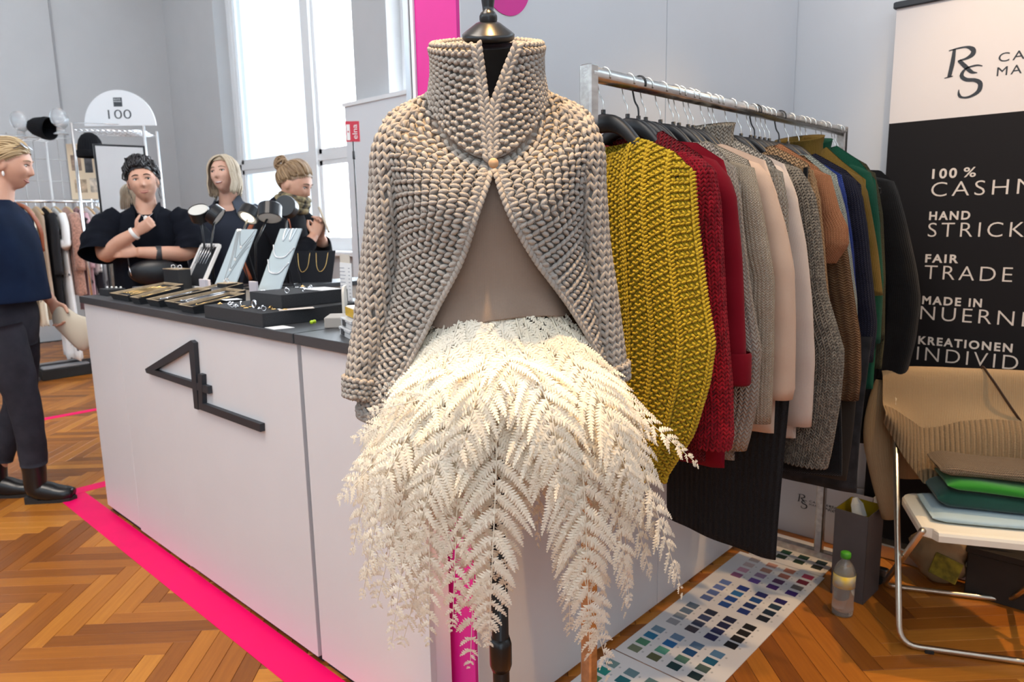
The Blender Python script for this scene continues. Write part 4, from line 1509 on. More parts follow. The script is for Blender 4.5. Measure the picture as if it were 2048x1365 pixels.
garment('knit_sweater', 'pale rose long sweater behind the fluffy cream one', 1.765,
        [(0.79, 1.51), (0.72, 1.475), (0.685, 1.40), (0.655, 1.28), (0.635, 1.15), (0.620, 1.0), (0.62, 0.86)], 0.79, PALE, th=0.026, sleeve=(0.83, 0.0), body_w=0.24, seed=10, rr=0.044)
GRM = knit_mat('grey_marl_knit', (0.26, 0.215, 0.165), 0.011, 0.009, 1.2, c2=(0.055, 0.046, 0.040), mottle=0.18, mscale=160, dist=0.004)
GRY = yarn_mat('grey_marl_yarn', (0.30, 0.25, 0.19), (0.05, 0.042, 0.036), 220)
garment('knit_sweater', 'dark grey marled chunky sweater with a wide batwing sleeve', 1.835,
        [(0.769, 1.503), (0.704, 1.462), (0.667, 1.4), (0.647, 1.302), (0.628, 1.167), (0.574, 1.014), (0.577, 0.893), (0.590, 0.76), (0.600, 0.70)], 0.78, GRM, th=0.030, sleeve=(0.71, -0.01), body_w=0.25, seed=11, rr=0.062,
        sl_mat=GRY, sl_stitch=(0.010, 0.0075, 'stock', dict(fat=1.0)))
APR = knit_mat('apricot_rib_knit', (0.70, 0.43, 0.23), 0.012, 0.010, 1.2, c2=(0.42, 0.23, 0.10), dist=0.004)
garment('knit_sweater', 'apricot open-rib sweater behind the grey marled one', 1.905,
        [(0.825, 1.53), (0.717, 1.484), (0.683, 1.426), (0.664, 1.3), (0.649, 1.186), (0.633, 1.083), (0.63, 0.95)], 0.88, APR, th=0.026, sleeve=(0.92, 0.0), body_w=0.21, seed=12, rr=0.040)
PEA = knit_mat('peach_sequin_knit', (0.52, 0.22, 0.10), 0.006, 0.005, 0.8, c2=(0.34, 0.13, 0.055))
garment('knit_sweater', 'peach short-sleeved sweater with a puffed sleeve', 1.965,
        [(0.833, 1.539), (0.71, 1.474), (0.668, 1.402), (0.623, 1.318), (0.618, 1.273), (0.645, 1.226)], 0.95, PEA, th=0.028, sleeve=(1.225, -0.01), body_w=0.20, seed=13, rr=0.060)
GLD = knit_mat('brown_gold_rib', (0.22, 0.115, 0.050), 0.02, 0.007, 1.0, c2=(0.075, 0.033, 0.013), rib=False, mottle=0.05, dist=0.003)
garment('knit_sweater', 'brown glitter-flecked ribbed sweater below the peach sleeve', 2.025,
        [(0.773, 1.513), (0.711, 1.456), (0.671, 1.363), (0.642, 1.258), (0.616, 1.126), (0.594, 1.02), (0.587, 0.912), (0.590, 0.842)], 0.84, GLD, th=0.028, sleeve=(0.85, 0.0), body_w=0.24, seed=14, rr=0.048)
MNT = knit_mat('mint_grey_knit', (0.46, 0.50, 0.45), 0.009, 0.007, 1.0, c2=(0.27, 0.30, 0.27))
garment('knit_sweater', 'pale mint grey ribbed sweater', 2.09,
        [(0.778, 1.517), (0.705, 1.459), (0.673, 1.363), (0.649, 1.227), (0.63, 1.118), (0.62, 1.0)], 0.92, MNT, th=0.026, sleeve=(0.97, 0.0), body_w=0.22, seed=15, rr=0.038)
BLU = knit_mat('royal_blue_knit', (0.018, 0.045, 0.26), 0.008, 0.006, 0.8)
garment('knit_sweater', 'royal blue sweater between the mint and navy ones', 2.16,
        [(0.762, 1.493), (0.715, 1.462), (0.695, 1.392), (0.672, 1.279), (0.65, 1.1)], 0.95, BLU, th=0.024, sleeve=(1.0, 0.0), body_w=0.21, seed=16, rr=0.038)
NVY = knit_mat('navy_fluffy_knit', (0.008, 0.009, 0.028), 0.008, 0.006, 0.8)
garment('knit_sweater', 'navy blue fluffy sweater with long sleeves', 2.23,
        [(0.809, 1.528), (0.728, 1.479), (0.682, 1.434), (0.657, 1.32), (0.635, 1.177), (0.612, 1.032), (0.618, 0.905)], 0.86, NVY, th=0.030, sleeve=(0.92, 0.0), body_w=0.23, seed=17)
OLV = knit_mat('olive_gold_knit', (0.17, 0.105, 0.018), 0.005, 0.004, 0.6)
g = garment('knit_sweater', 'olive gold sweater with a folded roll neck', 2.315,
            [(0.84, 1.55), (0.763, 1.507), (0.696, 1.452), (0.671, 1.348), (0.648, 1.244), (0.626, 1.11)], 0.95, OLV, th=0.028, sleeve=(1.11, 0.0), body_w=0.21, seed=18)
tube_neck(g, OLV, 0.085, 1.505, 0.085)
GRN = knit_mat('bottle_green_knit', (0.003, 0.062, 0.036), 0.005, 0.004, 0.5)
g = garment('knit_sweater', 'bottle green sweater with a ruffled neck', 2.40,
            [(0.858, 1.56), (0.748, 1.518), (0.694, 1.454), (0.671, 1.317), (0.65, 1.147), (0.646, 0.926)], 0.80, GRN, th=0.028, sleeve=(0.95, 0.0), body_w=0.24, seed=19)
tube_neck(g, GRN, 0.08, 1.51, 0.075)
DOL = knit_mat('dark_olive_knit', (0.055, 0.052, 0.025), 0.008, 0.006, 0.8)
garment('knit_sweater', 'dark olive knit sweater behind the green one', 2.49,
        [(0.827, 1.544), (0.748, 1.507), (0.711, 1.442), (0.690, 1.347), (0.67, 1.15), (0.66, 0.95)], 0.85, DOL, th=0.028, sleeve=(0.95, 0.0), body_w=0.24, seed=20)
BLK = knit_mat('black_knit', (0.006, 0.006, 0.007), 0.006, 0.005, 0.5, sheen=0.1)
garment('knit_coat', 'long black knit coat, last on the rail beside the banner', 2.640,
        [(0.75, 1.495), (0.696, 1.444), (0.659, 1.33), (0.615, 1.167), (0.597, 1.069), (0.602, 0.935), (0.626, 0.787)], 0.55, BLK, th=0.028, sleeve=(0.79, 0.0), body_w=0.24, seed=21, cat='coat', rr=0.05)
# long dark pieces hanging below the sweaters
CHA = knit_mat('charcoal_rib_knit', (0.020, 0.019, 0.020), 0.016, 0.01, 1.0, rib=True, dist=0.004)


def low_piece(name, label, cat, x, y0, y1, z0, z1, material, th, seed, slope=0.0):
    t = thing(name, label, cat, (x, (y0 + y1) / 2, 0))
    n, m = 26, 49
    a = np.linspace(0, 2 * PI, m)
    tt = np.linspace(0, 1, n)
    h = (y1 - y0) / 2
    w = 1 + 0.06 * np.sin(tt * 2.5 + seed)
    fo = 0.16 * np.sin(a * 6 + seed)[None] * (0.3 + 0.7 * tt[:, None])
    G = np.stack([np.cos(a)[None] * th * (1 + fo) + 0 * tt[:, None], np.sin(a)[None] * h * w[:, None], (z1 + (z0 - z1) * tt)[:, None] + slope * np.sin(a)[None] * tt[:, None]], -1)
    F = grid_faces(n, m).tolist() + [tuple(range((n - 1) * m, n * m - 1))]
    mesh_obj('body', G.reshape(-1, 3), F, material, t, True, grid_uv(G))
    # strap up to the hanger
    MB().box(-0.004, 0.004, -0.06, -0.05, z1, 1.47).build('strap', material, t)
    MB().box(-0.004, 0.004, 0.05, 0.06, z1, 1.47).build('strap', material, t)
    return t


low_piece('knit_skirt', 'long charcoal ribbed knit skirt hanging low beneath the cream sweaters', 'skirt', 1.662, 0.645, 0.975, 0.515, 1.05, CHA, 0.022, 2, 0.015)
low_piece('knit_trousers', 'black knit trousers hanging low beneath the grey marled sweater', 'trousers', 1.872, 0.585, 0.94, 0.66, 1.0, BLK, 0.018, 5, -0.02)
low_piece('knit_skirt', 'dark brown knit skirt hanging behind the black trousers', 'skirt', 2.062, 0.62, 0.98, 0.60, 0.98, mat('dark_brown_cloth', (0.022, 0.016, 0.010), 0.9, bump=0.3, bscale=200), 0.014, 7)
low_piece('knit_skirt', 'dark checked skirt hanging low near the far end of the rail', 'skirt', 2.195, 0.62, 0.98, 0.52, 1.0, mat('dark_check_cloth', (0.018, 0.018, 0.020), 0.9, var=0.6, vscale=25, bump=0.3, bscale=200), 0.016, 9)

# hangers
hooks = [(1.262, 'yellow sweater', 1, 0), (1.352, 'bright red sweater', 1, 0), (1.395, None, 1, 1), (1.425, 'dark red cardigan', 0, 0), (1.487, 'oat cable sweater', 0, 0), (1.545, 'cream stocking-stitch sweater', 1, 0),
         (1.571, None, 0, 0), (1.615, 'rose tan cardigan', 0, 0), (1.640, None, 0, 0), (1.700, 'fluffy cream sweater', 1, 0), (1.741, None, 0, 0), (1.765, 'pale rose sweater', 0, 0), (1.835, 'grey marled sweater', 1, 0),
         (1.905, 'apricot sweater', 0, 0), (1.965, 'peach sweater', 1, 0), (1.990, None, 0, 1), (2.025, 'brown glitter sweater', 0, 0), (2.058, None, 0, 0), (2.09, 'mint grey sweater', 0, 0), (2.16, 'royal blue sweater', 1, 1),
         (2.23, 'navy sweater', 1, 0), (2.315, 'olive gold sweater', 0, 0), (2.355, None, 0, 0), (2.40, 'bottle green sweater', 0, 0), (2.49, 'dark olive sweater', 0, 0), (2.54, None, 0, 0), (2.640, 'long black coat', 0, 0), (2.668, None, 0, 0)]
rh = random.Random(4)
for k, (x, what, wide, blk) in enumerate(hooks):
    if what:
        lab = 'black hanger with %s hook carrying the %s' % ('black' if blk else 'chrome', what)
    elif x == 1.395:
        lab = 'broad black hanger with a black hook behind the bright red sweater'
    elif x == 1.990:
        lab = 'slim black hanger with a black hook behind the peach sweater'
    else:
        nx_ = [h[1] for h in hooks[k + 1:] if h[1]]
        pv = [h[1] for h in hooks[:k] if h[1]][-1]
        lab = ('slim spare black hanger between the %s and the %s' % (pv, nx_[0])) if nx_ else 'last slim spare black hanger beside the far rack post'
    hanger(x, lab, bool(wide), bool(blk), 'black hangers on the clothes rail', rh.uniform(-0.03, 0.03))

# ------------------------------------------------------------------ folding chair with clothes
CH = (2.504, 0.3535, 0.0)
CHR = math.atan2(-0.901, 0.433)
CHROME = mat('chair_tube_chrome', (0.66, 0.60, 0.50), 0.28, 1.0)
CREAMP = mat('cream_chair_plastic', (0.80, 0.74, 0.62), 0.38)
chair = thing('folding_chair', 'cream folding chair with bent chrome tube legs in front of the banner', 'chair', CH, CHR)


def bend_path(pts, r=0.05, n=6):
    """polyline with rounded corners"""
    P = [np.array(p, float) for p in pts]
    out = [P[0]]
    for a, b, c in zip(P[:-2], P[1:-1], P[2:]):
        u1, u2 = unit(a - b), unit(c - b)
        rr_ = min(r, np.linalg.norm(a - b) / 2, np.linalg.norm(c - b) / 2)
        for k in range(n + 1):
            t = k / n
            out.append(b + u1 * rr_ * (1 - t) ** 2 + u2 * rr_ * t ** 2)
    out.append(P[-1])
    return out


HWC = 0.222
m_ = MB()
m_.tube(bend_path([(-HWC, 0.235, 0.80), (-HWC, -0.10, 0.012), (HWC, -0.10, 0.012), (HWC, 0.235, 0.80)], 0.055), 0.0095, 12)
m_.build('front_leg_frame', CHROME, chair, True)
m_ = MB()
m_.tube(bend_path([(-HWC + 0.022, -0.165, 0.425), (-HWC + 0.022, 0.288, 0.012), (HWC - 0.022, 0.288, 0.012), (HWC - 0.022, -0.165, 0.425)], 0.055), 0.0095, 12)
m_.build('rear_leg_frame', CHROME, chair, True)
m_ = MB()
for x in (-0.14, 0.14):
    m_.box(x - 0.012, x + 0.012, -0.112, -0.088, 0.0, 0.010)
m_.build('rubber_feet', DARK, chair)
# backrest plate
n = 17
a = np.linspace(-1, 1, n)
vs, fs = [], []
for k, (z, y) in enumerate(((0.60, 0.160), (0.66, 0.185), (0.74, 0.215), (0.81, 0.240), (0.822, 0.244))):
    for s in a:
        vs.append((s * 0.225, y + 0.022 * (1 - s * s), z))
G = np.array(vs).reshape(5, n, 3)
V = np.concatenate([G.reshape(-1, 3), (G + np.array((0, 0.012, 0.002))).reshape(-1, 3)])
F = grid_faces(5, n).tolist() + (grid_faces(5, n)[:, ::-1] + 5 * n).tolist()
F += [(j, j + 1, 5 * n + j + 1, 5 * n + j) for j in range(n - 1)] + [(4 * n + j, 4 * n + j + 1, 9 * n + j + 1, 9 * n + j) for j in range(n - 1)]
mesh_obj('backrest', V, F, CREAMP, chair, True)
# seat with rounded outline, notched front corners and a turned-down rim
def seat_outline(i):
    pts = []
    for cx, cy, a0, r in ((-0.205 + i, 0.13 - i, 90, 0.05), (-0.205 + i, -0.155, 180, 0.0), (-0.175, -0.165, 0, 0.0), (-0.165, -0.195 + i, 0, 0.0), (0.165, -0.195 + i, 0, 0.0), (0.175, -0.165, 0, 0), (0.205 - i, -0.155, 0, 0.0), (0.205 - i, 0.13 - i, 0, 0.05)):
        if r > 0:
            sx = 1 if cx < 0 else -1
            for k in range(6):
                t = PI / 2 * k / 5
                if cx < 0:
                    pts.append((cx + r - r * math.sin(t), cy - r + r * math.cos(t)))
                else:
                    pts.append((cx - r + r * math.cos(t), cy - r + r * math.sin(t)))
        else:
            pts.append((cx, cy))
    return pts


rings = [(0.012, 0.402), (0.0, 0.406), (0.0, 0.424), (0.004, 0.432), (0.016, 0.434)]
vs, fs = [], []
for i, z in rings:
    o_ = seat_outline(i)
    vs += [(x, y, z) for x, y in o_]
m = len(o_)
for k in range(len(rings) - 1):
    for j in range(m):
        fs.append((k * m + j, k * m + (j + 1) % m, (k + 1) * m + (j + 1) % m, (k + 1) * m + j))
fs += [tuple(range((len(rings) - 1) * m, len(rings) * m)), tuple(range(m))[::-1]]
mesh_obj('seat', vs, fs, CREAMP, chair)

# cardigan draped over the back rest
BGK = knit_mat('sand_knit', (0.46, 0.31, 0.165), 0.005, 0.0042, 0.6, c2=(0.36, 0.235, 0.12), dist=0.0015)
BGR = knit_mat('sand_rib_knit', (0.45, 0.30, 0.16), 0.016, 0.01, 1.0, c2=(0.28, 0.18, 0.09), rib=True, dist=0.005)
card = thing('cardigan', 'sand coloured knit cardigan draped over the back of the folding chair', 'cardigan', CH, CHR)
nx, nv = 61, 30
tby = lambda z: -0.10 + 0.335 * z / 0.788 - 0.020
xs = np.linspace(-0.262, 0.27, nx)
hemf = np.interp(xs, [-0.262, -0.235, -0.20, -0.144, -0.10, -0.03, 0.05, 0.15, 0.27], [0.66, 0.615, 0.555, 0.480, 0.490, 0.535, 0.560, 0.560, 0.55])
vv_ = np.linspace(0, 1, nv)
G = np.zeros((nv, nx, 3))
for j, x in enumerate(xs):
    bow = 0.020 * (1 - (x / 0.26) ** 2)
    topy = 0.238 + bow
    ex = max(0, (abs(x) - 0.225) / 0.04)
    zt_ = 0.836 - 0.020 * ex ** 1.5
    path = [(topy + 0.050, 0.42), (topy + 0.032, 0.70), (topy + 0.026, zt_ - 0.02), (topy + 0.010, zt_), (topy - 0.010, zt_ - 0.002), (topy - 0.026, zt_ - 0.022), (tby(0.72) + bow, 0.72), (tby(0.6) + bow, (0.72 + hemf[j]) / 2 + 0.01), (tby(hemf[j]) + bow * 0.6, hemf[j])]
    P = catmull([(p[0], p[1], 0) for p in path], nv)
    wob = 0.004 * np.sin(x * 60 + 1) * np.clip((0.62 - P[:, 1]) / 0.1, 0, 1)
    G[:, j] = np.stack([np.full(nv, x), P[:, 0] + wob, P[:, 1]], -1)
mesh_obj('body', G.reshape(-1, 3), grid_faces(nv, nx), BGK, card, True, grid_uv(G))
# ribbed band along the front hem
R0 = G[-7:].copy()
R0[..., 1] -= 0.004
mesh_obj('rib_band', R0.reshape(-1, 3), grid_faces(7, nx), BGR, card, True, grid_uv(R0))
V, F = tube_geo(catmull([(-0.245, 0.268, 0.78), (-0.255, 0.250, 0.70), (-0.258, 0.235, 0.60), (-0.240, 0.215, 0.45), (-0.215, 0.195, 0.31)], 24), 0, 18, True, ell=[(0.03 + 0.02 * math.sin(k / 23 * PI) if k < 12 else 0.05 - 0.026 * (k - 12) / 11, 0.028) for k in range(24)], up=(1, 0, 0))
mesh_obj('sleeve', V, F, BGK, card, True, np.stack([np.arange(len(V)) % 18 * 0.01, np.arange(len(V)) // 18 * 0.02], -1))
st_ = thing('bag_strap', 'thin brown strap running over the cardigan on the chair back', 'strap', CH, CHR)
m_ = MB()
P = catmull([(0.045, 0.300, 0.70), (0.040, 0.262, 0.838), (0.055, 0.225, 0.820), (0.115, 0.184, 0.720), (0.20, 0.180, 0.60)], 30)
V, F = tube_geo(P, 0, 8, True, ell=[(0.0022, 0.0055)] * 30)
mesh_obj('band', V, F, mat('brown_strap_leather', (0.055, 0.028, 0.015), 0.5), st_, True)


def folded(name, label, x0, x1, y0, y1, z0, z1, material, seed, fold=0.0, cat='sweater', tip=0.0, wob=0.006):
    """a folded garment: rounded slab with a soft folded front edge"""
    t = thing(name, label, cat, CH, CHR)
    nx_, ns_ = 40, 28
    a = np.linspace(0, 2 * PI, ns_)
    xs_ = np.linspace(0, 1, nx_)
    G = np.zeros((nx_, ns_, 3))
    rng_ = np.random.default_rng(seed)
    ph = rng_.uniform(0, 6, 4)
    for i, s in enumerate(xs_):
        e = min(1.0, (min(s, 1 - s) / 0.10)) ** 0.5 if 0 < s < 1 else 0.0
        e = max(e, 0.12)
        x = x0 + (x1 - x0) * s
        cy_, hy = (y0 + y1) / 2 + wob * 1.5 * math.sin(s * 5 + ph[0]), (y1 - y0) / 2 * (0.9 + 0.1 * e)
        cz, hz = (z0 + z1) / 2 + tip * (s - 0.5), (z1 - z0) / 2 * e
        c, sn = np.cos(a), np.sin(a)
        ce = np.sign(c) * np.abs(c) ** 0.45
        se = np.sign(sn) * np.abs(sn) ** 0.65
        yy = cy_ + hy * ce
        zz = cz + hz * se + np.where(sn > 0, wob * 0.5 * np.sin(yy * 40 + s * 9 + ph[1]), 0)
        G[i] = np.stack([np.full(ns_, x), yy, zz], -1)
    mesh_obj('cloth', G.reshape(-1, 3), grid_faces(nx_, ns_).tolist() + [tuple(range(ns_ - 1)), tuple(range((nx_ - 1) * ns_, nx_ * ns_ - 1))[::-1]], material, t, True, grid_uv(G))
    return t


folded('folded_jeans', 'pale blue folded garment at the bottom of the pile on the chair', -0.165, 0.20, -0.125, 0.09, 0.4345, 0.458, mat('pale_blue_cloth', (0.36, 0.47, 0.52), 0.85, bump=0.15, bscale=500), 1, cat='folded garment', wob=0.002)
folded('folded_sweater', 'dark green folded sweater on the pale blue garment', -0.140, 0.19, -0.070, 0.10, 0.459, 0.515, mat('dark_green_wool', (0.004, 0.055, 0.036), 0.95, bump=0.2, bscale=500, sheen=0.3), 2, cat='sweater', wob=0.004)
folded('folded_sweater', 'bright green folded sweater in the pile on the chair', -0.120, 0.20, -0.085, 0.09, 0.516, 0.548, mat('bright_green_wool', (0.010, 0.185, 0.006), 0.95, bump=0.2, bscale=500, sheen=0.3), 3, cat='sweater', tip=-0.012, wob=0.004)
folded('folded_sweater', 'oatmeal tweed knit sweater folded on top of the green ones', -0.140, 0.22, -0.060, 0.11, 0.552, 0.590, knit_mat('oatmeal_tweed', (0.40, 0.29, 0.19), 0.008, 0.006, 1.0, c2=(0.20, 0.135, 0.085), mottle=0.12, mscale=200), 4, cat='sweater', tip=-0.014, wob=0.006)

# ------------------------------------------------------------------ colour cards on the floor
PAPER = mat('card_paper', (0.72, 0.70, 0.70), 0.6, bump=0.02, bscale=200)


def srgb(r, g, b):
    f = lambda v: ((v / 255 + 0.055) / 1.055) ** 2.4 if v > 10 else v / 255 / 12.92
    return (f(r), f(g), f(b))


SW = {
    'G1': (1.766, 1.131, 0.047, 0.0705, ['6e785f 468264 146e96 6e8ca0', '555a3c 509682 1464a0 6482a0', '0a373c 507869 0a4678 5a7896', '0f2d32 465a55 0a5a78 557da0']),
    'G2': (1.980, 1.118, 0.0445, 0.0695, ['96969b 828c96 5f7387 55697d', '3c3741 323c55 2d3c64 19233c', '232855 1e2855 141e46 0f193c', '0f0f14 0e0e13 0c0c11 0b0b10']),
    'G3': (2.193, 1.106, 0.0485, 0.0695, ['506496 586ca0 5a6eaa 6078b4', '14468c 144690 1e64a0 143282', '143278 142d64 144682 141e64', '0f1928 0f283c 193246 190f5a']),
    'G4': (2.419, 1.099, 0.0525, 0.0695, ['965a82 c896aa beaaaa b4a5a0', '644696 967896 aa7d6e be8c7d', '461e6e 5a325a 965f55 be735a', '32146e 6e645f 6e142d b43c5a']),
    'G5': (2.674, 1.101, 0.0485, 0.0695, ['4b4b19 5f5f1e 46965a 6eaa82', '193223 0f4632 0f3c2d 145f41', '143223 0f372d 0f3c32 145a46', '141e1e 0f2d32 0f2d37 0a1e1e']),
}


def chart(name, label, x0, x1, y0, y1, groups, z=0.0):
    t = thing(name, label, 'colour card', ((x0 + x1) / 2, (y0 + y1) / 2, 0))
    MB().box(x0, x1, y0, y1, z + 0.0015, z + 0.004).build('sheet', PAPER, t, local=False)
    for gk in groups:
        gx, gy, dx, dy, rows = SW[gk]
        for r_, row in enumerate(rows):
            for c_, hx in enumerate(row.split()):
                col = srgb(int(hx[:2], 16), int(hx[2:4], 16), int(hx[4:], 16))
                mm = mat('swatch_' + hx, col, 0.55)
                x, y = gx + c_ * dx, gy - r_ * dy
                MB().box(x - 0.0165, x + 0.0165, y - 0.019, y + 0.019, z + 0.0035, z + 0.0050).build('swatch', mm, t, local=False)
                MB().box(x - 0.004, x + 0.004, y - 0.032, y - 0.026, z + 0.0035, z + 0.0042).build('caption', mat('caption_grey', (0.45, 0.45, 0.46), 0.7), t, local=False)
    return t


SW['G0'] = (1.512, 1.140, 0.047, 0.0705, ['6e7846 467850 148278 6e8c8c', '555a3c 509664 14646e 64828c', '32463c 507869 0a5046 5a7878', '0f2d23 465a46 1e5a55 557d78'])
chart('colour_card', 'nearest white card of colour swatches lying on the floor beside the partition', 1.46, 1.716, 0.86, 1.182, ['G0'])
chart('colour_card', 'longest white card with four blocks of blue, grey and pink swatches on the floor', 1.722, 2.612, 0.842, 1.176, ['G1', 'G2', 'G3', 'G4'])
chart('colour_card', 'white card of green swatches on the floor nearest the banner wall', 2.616, 2.875, 0.852, 1.142, ['G5'])

# ------------------------------------------------------------------ bottle
bt = thing('water_bottle', 'clear plastic bottle with green cap and yellow label on the parquet', 'bottle', (2.408, 0.712, 0))
PET = mat('clear_plastic', (0.80, 0.80, 0.74), 0.06, trans=0.82, spec=0.5)
m_ = MB()
m_.lathe([(0.026, 0.0), (0.034, 0.004), (0.035, 0.03), (0.0335, 0.06), (0.035, 0.09), (0.035, 0.140), (0.033, 0.162), (0.024, 0.182), (0.013, 0.195), (0.012, 0.207)], seg=32)
m_.build('body', PET, bt, True)
m_ = MB()
m_.lathe([(0.0354, 0.105), (0.0356, 0.105), (0.0356, 0.150), (0.0354, 0.150)], seg=32, cap=False)
m_.build('label_wrap', mat('yellow_label', (0.62, 0.44, 0.01), 0.45, var=0.8, vscale=22, dark=(0.55, 0.55, 0.48)), bt, True)
m_ = MB()
m_.lathe([(0.0, 0.205), (0.0155, 0.205), (0.0165, 0.209), (0.0165, 0.222), (0.014, 0.225), (0.0, 0.2255)], seg=24, cap=False)
m_.build('cap', mat('green_cap_plastic', (0.06, 0.34, 0.02), 0.4), bt, True)

# ------------------------------------------------------------------ bags on the floor
def paper_bag(name, label, corner, ax, ay, w, d, h, outside, inside, cat='bag', taper=0.0):
    """open-topped bag: corner on the floor, ax along the width, ay along the depth"""
    t = thing(name, label, cat, tuple(corner) + (0,))
    ax, ay = unit(np.array(ax + (0,), float)), unit(np.array(ay + (0,), float))

    def pt(u_, v_, z):
        return tuple(ax * u_ + ay * v_ + np.array((0, 0, z)))
    e = 0.002
    for nm, q in (('front_panel', ((0, 0), (w, 0))), ('back_panel', ((0, d), (w, d))), ('side_panel', ((0, 0), (0, d))), ('side_panel', ((w, 0), (w, d)))):
        (u0, v0), (u1, v1) = q
        du, dv = (e, 0) if u0 == u1 else (0, e)
        sgn = -1 if (nm == 'back_panel' or u0 == w) else 1
        vs_ = [pt(u0, v0, 0.001), pt(u1, v1, 0.001), pt(u1 + taper * (u1 - w / 2), v1, h), pt(u0 + taper * (u0 - w / 2), v0, h)]
        vi = [pt(u0 + du * sgn, v0 + dv * sgn, 0.001), pt(u1 + du * sgn, v1 + dv * sgn, 0.001), pt(u1 + du * sgn, v1 + dv * sgn, h), pt(u0 + du * sgn, v0 + dv * sgn, h)]
        o = mesh_obj(nm, vs_ + vi, [(0, 1, 2, 3), (4, 7, 6, 5), (0, 4, 5, 1), (1, 5, 6, 2), (2, 6, 7, 3), (3, 7, 4, 0)], outside, t)
        o.data.materials.append(inside)
        o.data.polygons[1].material_index = 1
    MB().add([pt(0, 0, 0.001), pt(w, 0, 0.001), pt(w, d, 0.001), pt(0, d, 0.001)], [(0, 1, 2, 3)]).build('bottom', outside, t)
    return t


GREYP = mat('grey_brown_card', (0.105, 0.090, 0.088), 0.7, var=0.1, vscale=10)
YELP = mat('yellow_card', (0.50, 0.33, 0.005), 0.6)
g = paper_bag('gift_bag', 'tall grey gift bag with a yellow inside beside the bottle', (2.508, 0.676), (0.10, 0.90), (0.98, -0.06), 0.115, 0.148, 0.325, GREYP, YELP)
m_ = MB()
V, F = tube_geo([(0.05, 0.06, 0.30), (0.06, 0.075, 0.34), (0.065, 0.085, 0.36)], 0, 8, True, ell=[(0.012, 0.03), (0.015, 0.025), (0.004, 0.01)])
tp = thing('tissue_paper', 'crumpled white tissue paper sticking out of the grey gift bag', 'tissue', (2.508, 0.658, 0))
mesh_obj('sheet', V, F, mat('tissue_white', (0.6, 0.58, 0.52), 0.7), tp)
WBAG = mat('white_bag_paper', (0.62, 0.61, 0.63), 0.6)
b1 = paper_bag('shopping_bag', 'white paper shopping bag with black monogram standing at the wall', (2.925, 0.975), (0, 1), (1, 0), 0.185, 0.07, 0.235, WBAG, WBAG)
b2 = paper_bag('shopping_bag', 'second white paper shopping bag next to the grey gift bag', (2.925, 0.775), (0, 1), (1, 0), 0.19, 0.07, 0.24, WBAG, WBAG)
monogram(lambda p, r, d: (2.9245 - d, 1.070 - p * 0.034, 0.150 + r * 0.034)).build('monogram', LOGO, b1, local=False)
banner_text('CASHMERE', 1.022, 0.158, 0.009, 0.10, LOGO, 0, b1, 2.925).location.z += 0
banner_text('MANUFAKTUR', 1.022, 0.144, 0.009, 0.11, LOGO, 0, b1, 2.925)
banner_text('CASHMERE', 0.940, 0.155, 0.010, 0.12, LOGO, 0, b2, 2.925)
banner_text('MANUFAKTUR', 0.945, 0.138, 0.010, 0.13, LOGO, 0, b2, 2.925)
# soft cloth bag and dark box under the chair
cb = thing('cloth_bag', 'slumped beige cloth bag on the floor under the folding chair', 'bag', (2.86, 0.52, 0))
rng = np.random.default_rng(8)
V, F = ell_geo((0, 0, 0.12), 0.075, 0.095, 0.12, 28, 18)
V = np.array(V)
q = unit(V - np.array((0, 0, 0.12)))
V[:, :2] *= (1 + 0.10 * np.sin(q[:, 0:1] * 6 + q[:, 2:3] * 8) + 0.06 * np.sin(q[:, 1:2] * 15))
V[:, 2] = np.clip(V[:, 2], 0.0, 0.225 + 0.015 * np.sin(V[:, 1] * 60))
mesh_obj('sack', V, F, mat('beige_canvas', (0.36, 0.24, 0.12), 0.85, var=0.2, vscale=12, bump=0.2, bscale=200), cb, True)
m_ = MB()
m_.box(-0.085, -0.078, -0.055, 0.035, 0.06, 0.145, 0.003, Matrix.Rotation(0.25, 4, 'X'))
m_.build('printed_patch', mat('yellow_green_print', (0.34, 0.27, 0.02), 0.6, var=0.5, vscale=30), cb)
bx_ = thing('storage_box', 'dark brown cardboard box standing under the chair by the banner', 'box', (2.862, 0.30, 0))
MB().box(-0.04, 0.05, -0.30, 0.13, 0.0, 0.16, 0.003).build('carton', mat('dark_carton', (0.030, 0.022, 0.016), 0.7, var=0.2, vscale=8), bx_)
MB().box(-0.045, 0.055, -0.305, 0.135, 0.161, 0.185, 0.003).build('lid', mat('dark_carton', (0.03, 0.02, 0.02)), bx_)

# ------------------------------------------------------------------ things on the counter
TZ = 1.045
JBLACK = mat('jewel_black_card', (0.018, 0.019, 0.022), 0.75, bump=0.1, bscale=500)
JWOOD = mat('pale_wood_rim', (0.50, 0.37, 0.23), 0.55, var=0.2, vscale=40)
JFELT = mat('navy_black_felt', (0.010, 0.011, 0.016), 0.95, bump=0.3, bscale=900)
FOAM = mat('charcoal_foam', (0.035, 0.036, 0.040), 0.95, var=0.5, vscale=500, bump=0.5, bscale=900)
GOLD = mat('gold_jewel', (0.85, 0.56, 0.22), 0.25, 1.0)
SILV = mat('silver_jewel', (0.86, 0.86, 0.88), 0.2, 1.0)
PEARL = mat('pearl_white', (0.85, 0.83, 0.80), 0.3)
WCARD = mat('white_card', (0.82, 0.80, 0.79), 0.6)
BEIGE = mat('beige_card', (0.62, 0.55, 0.47), 0.55)


